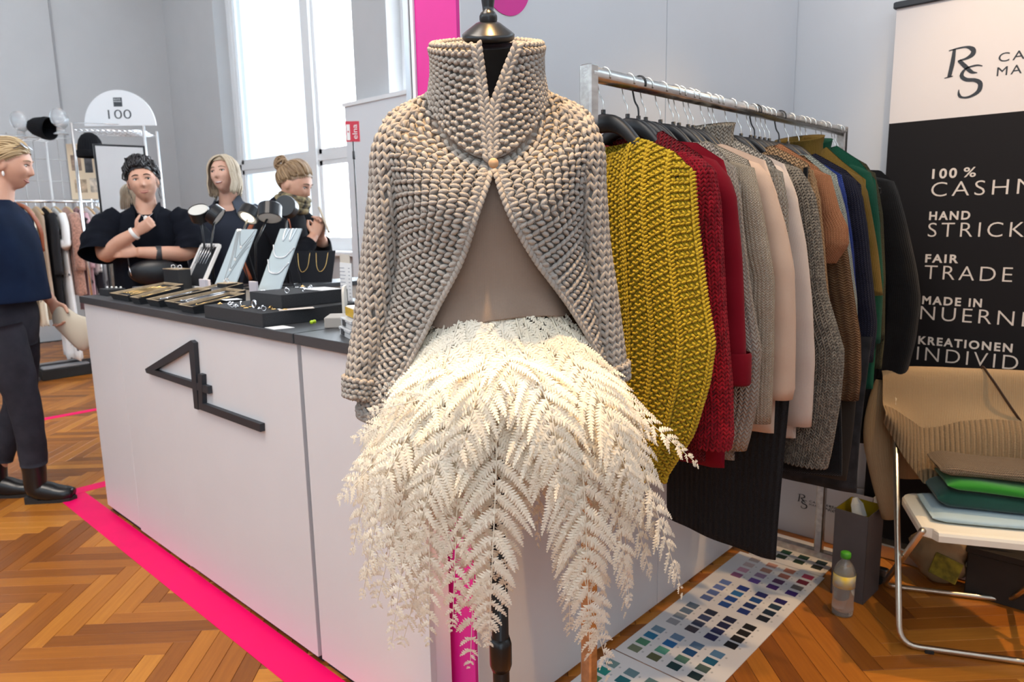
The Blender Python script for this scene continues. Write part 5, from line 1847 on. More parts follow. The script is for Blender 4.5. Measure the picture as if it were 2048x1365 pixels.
def tray(label, x, y0, y1, depth, h=0.026, rise=0.030):
    """shallow tilted tray: black box, pale wood rim, felt bed; long axis away from the counter front"""
    t = thing('jewellery_tray', label, 'tray', (x, (y0 + y1) / 2, TZ), group='tilted jewellery trays on the counter')
    a, b = (y0 - y1) / 2, (y1 - y0) / 2
    e = 0.006
    sl = rise / depth

    def zt_(xx):
        return h + sl * xx
    m = MB()
    q = [(0, a), (depth, a), (depth, b), (0, b)]
    taper = 0.010
    qb = [(taper, a + taper), (depth, a + taper), (depth, b - taper), (taper, b - taper)]
    vs = [(px_, py_, 0) for px_, py_ in qb] + [(px_, py_, zt_(px_)) for px_, py_ in q] + [(px_ + (e if px_ == 0 else -e), py_ + (e if py_ == a else -e), zt_(px_)) for px_, py_ in q] + [(px_ + (e if px_ == 0 else -e), py_ + (e if py_ == a else -e), zt_(px_) - 0.010) for px_, py_ in q]
    fs = [(3, 2, 1, 0)]
    for k in range(4):
        j = (k + 1) % 4
        fs += [(k, j, 4 + j, 4 + k)]
    m.add(vs[:8], fs)
    m.build('box', JBLACK, t)
    m = MB()
    rim = []
    for k in range(4):
        j = (k + 1) % 4
        rim += [(4 + k, 4 + j, 8 + j, 8 + k), (8 + k, 8 + j, 12 + j, 12 + k)]
    m.add([(v[0], v[1], v[2] + 0.0015) for v in vs], rim)
    m.build('rim', JWOOD, t)
    MB().add(vs[12:], [(0, 1, 2, 3)]).build('felt', JFELT, t)
    return t, zt_


def chain_thing(name, label, cat, pts, r, material, group=None, loc=(0, 0, 0)):
    o = MB().tube(pts, r, 6).build(name, material, None, True)
    return tag(o, label, cat, group)


trays = [('largest wood-rimmed jewellery tray with gold chains near the counter end', 1.078, 3.175, 3.385, 0.235, 6, GOLD), ('smallest wood-rimmed jewellery tray with gold earrings', 1.066, 3.02, 3.115, 0.17, 2, GOLD),
         ('wood-rimmed jewellery tray with two pearls, third along the counter edge', 1.072, 2.84, 2.96, 0.21, 2, SILV), ('wood-rimmed jewellery tray with long silver chains, fourth along the counter edge', 1.085, 2.655, 2.815, 0.25, 3, SILV),
         ('low wood-rimmed jewellery tray beside the black foam slab', 1.062, 2.515, 2.635, 0.20, 1, GOLD), ('wood-rimmed tray of fine chains set back behind the other trays', 1.30, 2.98, 3.14, 0.19, 5, SILV)]
TN = {1.078: 'largest wood-rimmed tray', 1.066: 'smallest wood-rimmed tray', 1.072: 'third wood-rimmed tray from the counter end', 1.085: 'fourth wood-rimmed tray from the counter end', 1.062: 'low tray beside the foam slab', 1.30: 'tray set back behind the others'}
rg = random.Random(2)
for lab, x, y0, y1, dp, nch, mt in trays:
    tr_, zf = tray(lab, x, y0, y1, dp)
    for k in range(nch):
        yy = y0 + (y1 - y0) * (k + 1) / (nch + 1) - (y0 + y1) / 2
        a0, a1 = dp * (0.15 + 0.1 * rg.random()), dp * (0.75 + 0.15 * rg.random())
        m = MB()
        m.tube([(a0, yy, zf(a0) - 0.0065), ((a0 + a1) / 2, yy + 0.003, zf((a0 + a1) / 2) - 0.006), (a1, yy, zf(a1) - 0.0065)], 0.0013, 6)
        m.ell((a0, yy, zf(a0) - 0.005), 0.003, 0.003, 0.003, 8, 6)
        o = m.build('bracelet', mt, None, True)
        o.location = tr_.location
        tag(o, 'thin %s chain lying in the %s' % ('gold' if mt is GOLD else 'silver', TN[x]), 'bracelet', 'chains in the ' + TN[x])

# small boxes at the far end
t = thing('jewellery_box', 'low black box with pearl studs at the far corner of the counter', 'box', (1.15, 3.60, TZ))
MB().box(-0.03, 0.05, -0.055, 0.05, 0, 0.030, 0.002).build('carton', JBLACK, t)
for k in range(4):
    m = MB()
    m.ell((0.0 + 0.012 * k, 0.03 - 0.022 * k, 0.034), 0.005, 0.005, 0.005, 8, 6)
    o = m.build('pearl_stud', PEARL, None, True)
    o.location = t.location
    tag(o, 'white pearl stud on the low black box', 'earring', 'studs on the low black box')
t = thing('jewellery_box', 'low grey box beside the largest tray', 'box', (1.26, 3.50, TZ))
MB().box(-0.03, 0.06, -0.05, 0.05, 0, 0.034, 0.002).build('carton', mat('slate_card', (0.09, 0.095, 0.11), 0.7), t)
for y, lab in ((3.735, 'tall black ring box with a silver ring, nearer the counter end'), (3.655, 'tall black ring box with a silver ring, beside the white frame')):
    t = thing('ring_box', lab, 'box', (1.50, y, TZ), 0.15)
    MB().box(-0.035, 0.035, -0.036, 0.036, 0, 0.095, 0.002).build('carton', JBLACK, t)
    MB().box(-0.036, 0.036, -0.037, 0.037, 0.0955, 0.0985).build('rim', JWOOD, t)
    m = MB()
    m.tube([(0.009 * math.cos(a), 0, 0.1065 + 0.009 * math.sin(a)) for a in np.linspace(0, 2 * PI, 20)[:-1]], 0.0024, 6, closed=True)
    o = m.build('finger_ring', SILV, None, True)
    o.location = t.location
    tag(o, 'silver ring standing on a tall black ring box', 'ring', 'rings on the tall boxes')
t = thing('ring_box', 'small black ring box in front of the left necklace board', 'box', (1.455, 3.06, TZ), 0.1)
MB().box(-0.03, 0.03, -0.04, 0.035, 0, 0.055, 0.002).build('carton', JBLACK, t)
MB().box(-0.031, 0.031, -0.041, 0.036, 0.0555, 0.0585).build('rim', JWOOD, t)
m = MB()
m.tube([(0.008 * math.cos(a), 0, 0.0675 + 0.009 * math.sin(a)) for a in np.linspace(0, 2 * PI, 20)[:-1]], 0.0022, 6, closed=True)
o = m.build('finger_ring', SILV, None, True)
o.location = t.location
tag(o, 'silver ring on the small black ring box', 'ring')

# foam slabs with rings
sl1 = tag(MB().box(1.050, 1.41, 2.000, 2.395, TZ, 1.088, 0.002).build('foam_slab', FOAM), 'large flat charcoal foam slab of rings on the counter', 'display slab')
sl2 = tag(MB().box(1.150, 1.40, 2.06, 2.265, 1.0885, 1.132, 0.002).build('foam_slab', FOAM), 'smaller charcoal foam slab stacked on the large one', 'display slab')
rg = random.Random(11)
for k in range(26):
    lo = k < 16
    x = rg.uniform(1.07, 1.14) if lo else rg.uniform(1.18, 1.36)
    y = rg.uniform(2.04, 2.36) if lo else rg.uniform(2.10, 2.25)
    z = 1.0885 if lo else 1.1325
    r_ = rg.uniform(0.0045, 0.0075)
    up = rg.random() < 0.45
    a0 = rg.uniform(0, PI)
    if up:
        pts = [(r_ * math.cos(a) * math.cos(a0), r_ * math.cos(a) * math.sin(a0), r_ * 0.9 + r_ * math.sin(a)) for a in np.linspace(0, 2 * PI, 18)[:-1]]
    else:
        pts = [(r_ * math.cos(a), r_ * math.sin(a), 0.002) for a in np.linspace(0, 2 * PI, 18)[:-1]]
    m = MB()
    m.tube(pts, 0.0014, 6, closed=True)
    if rg.random() < 0.5:
        m.ell((pts[3][0], pts[3][1], pts[3][2] + 0.001), 0.004, 0.004, 0.004, 8, 6)
    mt = GOLD if rg.random() < 0.25 else SILV
    o = m.build('finger_ring', mt, None, True)
    o.location = (x, y, z)
    tag(o, '%s ring %s on the %s charcoal foam slab' % ('gold' if mt is GOLD else 'silver', 'standing upright' if up else 'lying flat', 'large' if lo else 'smaller'), 'ring', 'rings on the foam slabs')
m = MB()
m.tube([(0.0, 0.012 * math.cos(a), 0.012 + 0.012 * math.sin(a)) for a in np.linspace(0, 2 * PI, 24)[:-1]], 0.0034, 8, closed=True)
o = m.build('finger_ring', SILV, None, True)
o.location = (1.105, 2.15, 1.0885)
tag(o, 'broad silver ring standing at the middle of the large foam slab', 'ring')


def card(label, corners, z, material=WCARD, cat='card', th=0.0012):
    m = MB()
    m.prism([(c[0], c[1]) for c in corners], lambda a, b, d: (a, b, d), z, z + th)
    return tag(m.build('paper_card', material), label, cat)


card('white price card lying at the front edge before the foam slab', [(1.050, 1.990), (1.046, 1.925), (1.105, 1.912), (1.108, 1.985)], TZ + 0.0005)
c1 = card('cream earring card leaning on the large foam slab', [(1.125, 2.035), (1.110, 2.005), (1.215, 1.975), (1.230, 2.01)], 1.0890, mat('cream_card', (0.72, 0.62, 0.54), 0.6))
m = MB()
m.tube([(1.135 + 0.006 * math.cos(a), 2.015 + 0.006 * math.sin(a), 1.0915) for a in np.linspace(0, 2 * PI, 14)[:-1]], 0.0015, 6, closed=True)
tag(m.build('earring', GOLD, None, True), 'gold earring on the cream card', 'earring')
for lab, cs in (('white earring card on the back of the smaller foam slab', [(1.30, 2.18), (1.30, 2.10), (1.385, 2.10), (1.385, 2.18)]), ('small white earring card at the end of the smaller foam slab', [(1.30, 2.092), (1.30, 2.064), (1.38, 2.062), (1.38, 2.09)]), ('tiny white card propped on the low jewellery tray', [(1.16, 2.50), (1.155, 2.45), (1.21, 2.44), (1.215, 2.49)])):
    card(lab, cs, 1.1325 if '1.3' in str(cs[0][0]) else 1.089)


# necklace boards leaning back on wire stands
PALEB = mat('pale_blue_board', (0.52, 0.60, 0.63), 0.5, bump=0.05, bscale=300)


def necklace_board(label, xb, y0, y1, xt, zt_, dy, material=PALEB, th=0.006):
    """board facing -x, bottom edge on the counter at xb, top edge at xt/zt; dy = sideways shift of the top"""
    t = thing('necklace_board', label, 'display board', (xb, (y0 + y1) / 2, TZ))
    b0, b1 = np.array((xb, y1, TZ + 0.001)), np.array((xb, y0, TZ + 0.001))
    t0, t1 = np.array((xt, y1 + dy, zt_)), np.array((xt, y0 + dy, zt_))
    nrm = unit(np.cross(b1 - b0, t0 - b0))
    if nrm[0] > 0:
        nrm = -nrm
    q = [b0, b1, t1, t0]
    vs = [tuple(p) for p in q] + [tuple(p - nrm * th) for p in q]
    fs = [(0, 1, 2, 3), (7, 6, 5, 4), (0, 4, 5, 1), (1, 5, 6, 2), (2, 6, 7, 3), (3, 7, 4, 0)]
    mesh_obj('board', vs, fs, material, t, local=False)
    m = MB()
    for f in (0.3, 0.7):
        p = t0 * (1 - f) + t1 * f
        m.tube([tuple(p * 0.75 + (b0 * (1 - f) + b1 * f) * 0.25 - nrm * 0.012), (xt + 0.02, p[1], TZ + 0.003)], 0.003, 6)
    m.build('stand_leg', JBLACK, t, local=False)

    def on(u_, v_):           # u across (0 = far/left), v from top (0) to bottom (1)
        a = t0 * (1 - u_) + t1 * u_
        b = b0 * (1 - u_) + b1 * u_
        return a * (1 - v_) + b * v_ + nrm * 0.003
    return t, on


bl, onL = necklace_board('pale blue necklace board with four pendant chains on the counter', 1.540, 3.20, 3.40, 1.690, 1.333, 0.01)
br, onR = necklace_board('pale blue necklace board with silver bead necklaces on the counter', 1.655, 2.985, 3.175, 1.800, 1.333, 0.01)
for k, (u_, v_) in enumerate(((0.62, 0.30), (0.57, 0.50), (0.52, 0.67), (0.46, 0.85))):
    pts = catmull([onL(0.25 - 0.05 * k, 0.0), onL(0.40 - 0.02 * k, v_ * 0.55), onL(u_, v_ - 0.02), onL(0.85, v_ * 0.45), onL(1.0, v_ * 0.05 + 0.08 * k)], 24)
    nk = thing('necklace', 'fine chain with white pendant, number %s from the top of the left pale blue board' % ('one', 'two', 'three', 'four')[k], 'necklace', tuple(pts[12]), group='pendants on the left pale blue board')
    MB().tube(pts, 0.0011, 5).build('chain', mat('oxidised_silver', (0.30, 0.30, 0.31), 0.3, 1.0), nk, True, local=False)
    m = MB()
    p = onL(u_, v_)
    m.ell(tuple(p), 0.0045, 0.0085, 0.0085, 12, 8)
    m.build('pendant', PEARL, nk, True, local=False)
for k, (v0, v1) in enumerate(((0.28, 0.47), (0.52, 0.72))):
    pts = catmull([onR(0.0, v0), onR(0.25, v1 - 0.03), onR(0.5, v1), onR(0.75, v1 - 0.02), onR(1.0, v0 + 0.03)], 30)
    nk = thing('necklace', 'silver bead necklace curving across the %s of the right pale blue board' % ('upper half', 'lower half')[k], 'necklace', tuple(pts[15]))
    m = MB()
    for p in pts:
        m.ell(tuple(p), 0.004, 0.005, 0.0045, 8, 6)
    m.build('bead_strand', SILV, nk, True, local=False)
for k, u_ in enumerate((0.30, 0.62)):
    m = MB()
    m.tube(catmull([onR(u_, 0.0), onR(u_ + 0.05, 0.17), onR(u_ + 0.10, 0.20), onR(u_ + 0.20, 0.0)], 20), 0.003, 6)
    tag(m.build('bracelet', SILV, None, True), '%s silver loop bracelet hung over the top of a pale blue board' % ('outer', 'inner')[k], 'bracelet')
# white frame with chains, dark easel with necklaces
wf_ = thing('chain_display', 'white upright frame hung with fine chains beside the tall ring boxes', 'display frame', (1.56, 3.68, TZ))
b0, t0 = np.array((1.555, 3.775, TZ)), np.array((1.665, 3.765, 1.255))
wd = np.array((0.0, -0.20, 0.0))


def bar(m, a, b, w, nrm):
    d = unit(b - a)
    s = unit(np.cross(d, nrm)) * w / 2
    q = [a + s, b + s, b - s, a - s]
    m.add([tuple(p) for p in q] + [tuple(p - nrm * 0.014) for p in q], [(0, 1, 2, 3), (7, 6, 5, 4), (0, 4, 5, 1), (1, 5, 6, 2), (2, 6, 7, 3), (3, 7, 4, 0)])


nr_ = unit(np.cross(wd, t0 - b0))
nr_ = nr_ if nr_[0] < 0 else -nr_
m = MB()
bar(m, b0, t0, 0.018, nr_)
bar(m, b0 + wd, t0 + wd, 0.018, nr_)
bar(m, t0, t0 + wd, 0.018, nr_)
bar(m, b0, b0 + wd, 0.018, nr_)
m.build('frame', mat('white_frame_paint', (0.85, 0.82, 0.79), 0.45), wf_, local=False)
MB().add([tuple(b0 + wd * 0.05 - nr_ * 0.013), tuple(b0 + wd * 0.95 - nr_ * 0.013), tuple(t0 + wd * 0.95 - nr_ * 0.013), tuple(t0 + wd * 0.05 - nr_ * 0.013)], [(0, 1, 2, 3)]).build('back_cloth', JFELT, wf_, local=False)
m = MB()
m.tube([tuple(b0 + wd * 0.5 + np.array((0.14, 0, 0.002))), tuple((t0 + wd * 0.5) * 0.8 + (b0 + wd * 0.5) * 0.2)], 0.004, 6)
m.build('stand_leg', JBLACK, wf_, local=False)
for k in range(5):
    f = 0.18 + 0.15 * k
    a = t0 + wd * f
    m = MB()
    m.tube([tuple(a + nr_ * 0.003), tuple(a * 0.55 + (b0 + wd * f) * 0.45 + nr_ * 0.004), tuple(a + wd * 0.05 + nr_ * 0.003)], 0.0018, 5)
    tag(m.build('necklace', SILV, None, True), 'fine silver chain hanging inside the white display frame', 'necklace', 'chains in the white frame')

# side counter behind, with a black easel
SC = thing('side_counter', 'beige fronted counter with dark top standing crosswise behind the jewellery', 'counter', (2.3, 3.4, 0))
MB().box(1.80, 2.75, 3.25, 3.46, 0.0, 1.022).build('body', BEIGE, SC, local=False)
MB().box(1.79, 2.76, 3.24, 3.47, 1.0225, 1.045, 0.002).build('worktop', TOPM, SC, local=False)
ez = thing('necklace_board', 'black necklace board propped on the beige side counter by the window', 'display board', (2.05, 3.33, TZ))
b0, b1 = np.array((1.945, 3.415, TZ + 0.001)), np.array((2.120, 3.262, TZ + 0.001))
nb = unit(np.array((-(b1 - b0)[1], (b1 - b0)[0], 0)))
nb = -nb if nb[1] > 0 else nb
lean = -nb * 0.05
t0, t1 = b0 + lean + np.array((0.005, 0, 0.165)), b1 + lean + np.array((0.02, -0.01, 0.165))
q = [b0, b1, t1, t0]
mesh_obj('board', [tuple(p) for p in q] + [tuple(p - nb * 0.006) for p in q], [(0, 1, 2, 3), (7, 6, 5, 4), (0, 4, 5, 1), (1, 5, 6, 2), (2, 6, 7, 3), (3, 7, 4, 0)], JFELT, ez, local=False)
m = MB()
m.tube([tuple((t0 + t1) / 2 - nb * 0.008), tuple((b0 + b1) / 2 - nb * 0.09 + np.array((0, 0, 0.003)))], 0.004, 6)
m.build('stand_leg', JBLACK, ez, local=False)
for k, f in enumerate((0.22, 0.60)):
    def onE(u_, v_):
        return (t0 * (1 - u_) + t1 * u_) * (1 - v_) + (b0 * (1 - u_) + b1 * u_) * v_ + nb * 0.003
    m = MB()
    m.tube(catmull([onE(f, 0.06), onE(f + 0.04, 0.5), onE(f + 0.12, 0.66), onE(f + 0.22, 0.5), onE(f + 0.25, 0.06)], 24), 0.0018, 5)
    tag(m.build('necklace', GOLD, None, True), 'thin gold necklace on the %s half of the black necklace board' % ('window-averted', 'window-facing')[k], 'necklace')

# desk lamps
LBLK = mat('lamp_black_metal', (0.012, 0.012, 0.014), 0.3)
LGREY = mat('lamp_dark_grey', (0.05, 0.05, 0.055), 0.5)
LENS_ON = mat('lamp_lens_lit', (1, 0.95, 0.85), 0.4, emit=(1.0, 0.86, 0.62), estr=7.0)
LENS_OFF = mat('lamp_lens_pale', (0.7, 0.68, 0.63), 0.4)


def desk_lamp(label, base, head, aim, lit, r=0.052, h=0.055, rim=None):
    t = thing('desk_lamp', label, 'lamp', base)
    base, head = np.array(base, float), np.array(head, float)
    z = Vector(-unit(np.array(aim, float)))
    M = Matrix.Translation(Vector(head - base)) @ z.to_track_quat('Z', 'Y').to_matrix().to_4x4()
    m = MB()
    m.lathe([(r * 0.96, -h / 2), (r, -h / 2 + 0.003), (r, h / 2 - 0.003), (r * 0.97, h / 2), (0.0, h / 2 + 0.0005)], seg=36, M=M, cap=False)
    m.build('shade', LBLK, t, False, bevel=0)
    m = MB()
    m.lathe([(0.0, -h / 2 + 0.004), (r * 0.95, -h / 2 + 0.004)], seg=36, M=M, cap=False)
    lens = m.build('lens', LENS_OFF, t, False)
    if lit:
        m = MB()
        m.lathe([(0.0, -h / 2 + 0.003), (r * 0.62, -h / 2 + 0.003)], seg=28, M=M, cap=False)
        m.build('bulb', LENS_ON, lens, False)
        l = bpy.data.lights.new('lamp_light', 'SPOT')
        l.energy, l.color, l.spot_size, l.spot_blend, l.shadow_soft_size = 6, (1, 0.82, 0.58), math.radians(95), 0.6, 0.03
        o = bpy.data.objects.new('lamp_light', l)
        COL.objects.link(o)
        o.parent = t
        o.location = Vector(head - base) + Vector(unit(np.array(aim, float)) * (h / 2 + 0.006))
        o.rotation_euler = Vector(aim).to_track_quat('-Z', 'Y').to_euler()
    m = MB()
    hb = head - base
    m.tube([(0, 0, 0.008), (hb[0] * 0.15, hb[1] * 0.15, hb[2] * 0.6), (hb[0] * 0.9, hb[1] * 0.9, hb[2] - 0.02)], 0.0058, 8)
    m.build('stem', LBLK, t, True)
    m = MB()
    m.lathe([(0.055, 0), (0.055, 0.008), (0.05, 0.011), (0.0, 0.0115)], seg=28, cap=False)
    m.build('base', LBLK, t)
    return t


desk_lamp('black disc desk lamp with upturned pale lens painted as window reflection beside the white frame, nearer of its pair', (1.655, 3.70, TZ), (1.640, 3.690, 1.415), (-0.42, -0.40, 0.80), False)  # pale lens turned up stands in for window light reflected on its top
desk_lamp('black disc desk lamp tilted away behind its twin near the white frame', (1.64, 3.60, TZ), (1.690, 3.625, 1.408), (0.60, -0.55, -0.62), False, h=0.050)
desk_lamp('lit black disc desk lamp glowing behind the pale blue boards', (1.71, 3.47, TZ), (1.770, 3.42, 1.408), (-0.62, -0.22, -0.72), True)
desk_lamp('large black disc desk lamp in front of the lit one', (1.70, 3.275, TZ), (1.780, 3.235, 1.412), (-0.30, -0.35, -0.88), False, r=0.056, h=0.07)
desk_lamp('dark grey disc desk lamp seen from behind before the bending woman', (1.90, 3.32, TZ), (1.935, 3.345, 1.441), (0.75, 0.60, -0.25), False, r=0.055)

# price list, card holders, soap and boxes near the mannequin
ps = thing('price_list', 'upright white price list sheet on the counter behind the card holders', 'price list', (1.50, 2.22, TZ))
MB().box(-0.001, 0.001, -0.038, 0.034, 0.0, 0.165, 0, Matrix.Rotation(0.04, 4, 'X')).build('sheet', WCARD, ps)
m = MB()
for k in range(10):
    m.box(-0.0016, -0.001, 0.000 - (k % 3) * 0.004, 0.030, 0.145 - k * 0.013, 0.147 - k * 0.013)
    m.box(-0.0016, -0.001, -0.034, -0.024, 0.145 - k * 0.013, 0.147 - k * 0.013)
m.build('print_lines', mat('print_grey', (0.25, 0.25, 0.3), 0.7), ps)
MB().box(0.003, 0.006, -0.03, 0.03, 0.0, 0.195).build('backing', BEIGE, ps)


def holder(label, x, y, w, h, rz=0.0):
    t = thing('card_holder', label, 'card holder', (x, y, TZ), rz)
    n = 7
    poly = [(-w / 2, 0), (w / 2, 0), (w / 2 - 0.004, h * 0.72)] + [(w / 2 - 0.004 - 0.03 * (1 - math.cos(a)), h * 0.72 + h * 0.28 * math.sin(a)) for a in np.linspace(0.2, PI / 2, n)] + [(-w / 2 + 0.03 * (1 - math.sin(a)) * 0.4, h * (0.94 + 0.06 * math.sin(a))) for a in np.linspace(PI / 2, 0.2, 4)]
    m = MB()
    m.prism(poly, lambda a, b, d: (d, -a, b), -0.004, 0.004)
    m.build('upright', mat('cream_plastic', (0.70, 0.64, 0.55), 0.4), t)
    MB().box(-0.035, 0.01, -w / 2, w / 2, 0, 0.006).build('foot', mat('cream_plastic', (0.7, 0.64, 0.55)), t)
    return t


holder('cream upright card holder behind the folded grey card', 1.335, 1.985, 0.075, 0.105, -0.75)
holder('cream upright card holder half hidden behind the knit sleeve', 1.42, 1.80, 0.075, 0.10, -0.75)
bx2 = thing('card_box', 'low grey-beige card box with a green pin on the counter', 'box', (1.21, 1.845, TZ), -0.75)
MB().box(-0.03, 0.05, -0.05, 0.05, 0, 0.032, 0.003).build('carton', mat('greige_card', (0.40, 0.36, 0.32), 0.6), bx2)
pin = thing('push_pin', 'lime green push pin sticking out of the card box', 'pin', (1.150, 1.872, TZ + 0.018))
m = MB()
m.lathe([(0.0, 0.0), (0.006, 0.001), (0.006, 0.004), (0.003, 0.007), (0.003, 0.012), (0.006, 0.015), (0.006, 0.018), (0.0, 0.019)], seg=14, M=Matrix.Rotation(-PI / 2, 4, 'Y') @ Matrix.Rotation(0.4, 4, 'X'), cap=False)
m.build('head', mat('lime_plastic', (0.42, 0.60, 0.01), 0.4), pin, True)
for k, (dz, dx, lab) in enumerate(((0, 0, 'pale grey jewellery carton at the bottom of the small stack'), (0.0245, 0.006, 'pale grey jewellery carton on top of another beside the knit sleeve'))):
    t = thing('jewellery_carton', lab, 'box', (1.145 + dx, 1.625, TZ + dz), -0.35)
    MB().box(-0.05, 0.05, -0.055, 0.055, 0, 0.015, 0.002).build('tray', mat('pale_grey_card', (0.52, 0.53, 0.54), 0.5), t)
    MB().box(-0.052, 0.052, -0.057, 0.057, 0.0155, 0.024, 0.002).build('lid', mat('pale_grey_card', (0.5, 0.5, 0.5)), t)
    MB().box(-0.0528, -0.052, 0.0, 0.03, 0.004, 0.021).build('logo_mark', LGREY, t)
t = thing('soap_box', 'cream and yellow soap carton lying on the grey jewellery cartons', 'box', (1.155, 1.645, TZ + 0.049), -0.35)
MB().box(-0.03, 0.045, -0.045, 0.045, 0, 0.030, 0.004).build('carton', mat('cream_carton', (0.78, 0.70, 0.60), 0.5), t)
MB().box(-0.0312, -0.0300, -0.042, 0.042, 0.003, 0.027).build('label_print', mat('mustard_print', (0.60, 0.38, 0.04), 0.5, var=0.2, vscale=60), t)
for k, (x, y, h) in enumerate(((1.50, 3.42, 0.055), (1.58, 3.30, 0.06), (1.60, 3.12, 0.05), (1.56, 3.52, 0.045))):
    t = tag(MB().box(x, x + 0.012, y - 0.035, y + 0.03, TZ, TZ + h, 0.001).build('small_carton', mat('lilac_white_card', (0.68, 0.62, 0.66), 0.6)), 'small pale carton standing %s' % ('left of the left necklace board', 'behind the left necklace board', 'behind the small ring box', 'in front of the white frame')[k], 'box')
# red flag sign on a thin stand by the window
rs = thing('sign_stand', 'small red sign on a thin black pole before the window', 'sign', (2.775, 3.93, 0))
MB().tube([(0, 0, 0.0), (0, 0, 1.87)], 0.0045, 8).build('pole', LBLK, rs, True)
MB().tube([(0, 0, 1.76), (0, 0, 1.81)], 0.009, 8).build('clamp', LGREY, rs, True)
MB().lathe([(0.12, 0), (0.12, 0.01), (0.0, 0.012)], seg=28, cap=False).build('foot', LBLK, rs)
RM_ = Matrix.Rotation(math.radians(-46), 4, 'Z')
RED_S = mat('red_sign_print', (0.58, 0.02, 0.05), 0.45)
MB().box(-0.045, 0.045, -0.003, 0.003, 1.868, 1.995, 0, RM_).build('panel', RED_S, rs)
vs, fs = text_geo('elna', 0.05, 0.0004, 1.0, width=0.09)
out = [tuple(RM_ @ Vector((0.030 - p[1] * 0.9, -0.0036 - p[2], 1.885 + p[0] * 1.0))) for p in vs]
mesh_obj('lettering', out, fs, WCARD, rs)
m = MB()
m.box(-0.038, -0.016, -0.0042, -0.0034, 1.878, 1.975, 0, RM_)
m.build('white_motif', WCARD, rs)
MB().box(-0.031, -0.023, -0.005, -0.0043, 1.925, 1.935, 0, RM_).build('red_dot', RED_S, rs)

# ------------------------------------------------------------------ people
def skin_mat(name, c):
    m, nt, b = new_mat(name)
    tc = nt.nodes.new('ShaderNodeTexCoord')
    n = node(nt, 'ShaderNodeTexNoise', Scale=14.0, Detail=4.0)
    nt.links.new(tc.outputs['Object'], n.inputs['Vector'])
    mx = nt.nodes.new('ShaderNodeMix')
    mx.data_type = 'RGBA'
    mx.inputs[6].default_value = (c[0] * 0.92, c[1] * 0.78, c[2] * 0.72, 1)
    mx.inputs[7].default_value = (min(1, c[0] * 1.05), c[1] * 1.08, c[2] * 1.1, 1)
    nt.links.new(n.outputs[0], mx.inputs[0])
    nt.links.new(mx.outputs[2], b.inputs['Base Color'])
    b.inputs['Roughness'].default_value = 0.5
    b.inputs['Subsurface Weight'].default_value = 0.08
    b.inputs['Subsurface Radius'].default_value = (0.01, 0.004, 0.002)
    return m


def head_point(d):
    """unit directions (n,3), face toward -y -> points on the head surface (metres, centred mid-head)"""
    d = np.asarray(d, float)
    x, y, z = d[:, 0].copy(), d[:, 1].copy(), d[:, 2].copy()
    px_, py_, pz_ = x * 0.0735, y * 0.094, z * 0.114
    lo = np.clip(-z, 0, 1)
    px_ = px_ * (1 - 0.36 * lo ** 1.5)
    py_ = np.where(y > 0, py_ * (1 - 0.45 * lo ** 1.2), py_ * (1 - 0.05 * lo))
    py_ = np.where(y < 0, py_ * (1 - 0.10 * np.exp(-(px_ / 0.05) ** 2) * (z > -0.5)), py_)
    fr = (y < -0.15)
    g = lambda v, c, s: np.exp(-((v - c) / s) ** 2)
    ax = np.abs(px_)
    py_ = py_ + np.where(fr, 0.0085 * g(ax, 0.031, 0.015) * g(pz_, 0.010, 0.013), 0)                 # eye sockets
    py_ = py_ - np.where(fr, 0.0035 * g(pz_, 0.032, 0.010) * g(ax, 0.025, 0.03), 0)                  # brow
    nose = np.where(pz_ > -0.026, np.clip((0.026 - pz_) / 0.052, 0, 1) ** 1.2, np.clip((pz_ + 0.040) / 0.014, 0, 1))
    py_ = py_ - np.where(fr, 0.0235 * nose * g(px_, 0, 0.0075 + 0.004 * np.clip(nose, 0, 1)), 0)
    py_ = py_ - np.where(fr, 0.005 * g(ax, 0.038, 0.018) * g(pz_, -0.022, 0.02), 0)                  # cheeks
    py_ = py_ - np.where(fr, 0.0055 * g(pz_, -0.054, 0.006) * g(ax, 0, 0.020), 0)                    # lips
    py_ = py_ - np.where(fr, 0.0050 * g(pz_, -0.066, 0.006) * g(ax, 0, 0.017), 0)
    py_ = py_ + np.where(fr, 0.0030 * g(pz_, -0.060, 0.003) * g(ax, 0, 0.022), 0)
    py_ = py_ - np.where(fr, 0.009 * g(pz_, -0.095, 0.016) * g(ax, 0, 0.022), 0)                     # chin
    return np.stack([px_, py_, pz_], -1)


def head_mesh(seg=72, rings=54):
    vs, fs = ell_geo((0, 0, 0), 1, 1, 1, seg, rings)
    # rotate the poles off the face: poles up/down stay
    return head_point(np.array(vs)), fs


HEAD_V, HEAD_F = head_mesh()


def face_y(x, z):
    k = np.argmin((HEAD_V[:, 0] - x) ** 2 + (HEAD_V[:, 2] - z) ** 2 + (HEAD_V[:, 1] > 0) * 1.0)
    return HEAD_V[k, 1]


def slerp(a, b, t):
    a, b = unit(a), unit(b)
    w = math.acos(max(-1, min(1, float(a @ b))))
    if w < 1e-4:
        return np.tile(a, (len(t), 1))
    return (np.sin((1 - t) * w)[:, None] * a + np.sin(t * w)[:, None] * b) / math.sin(w)


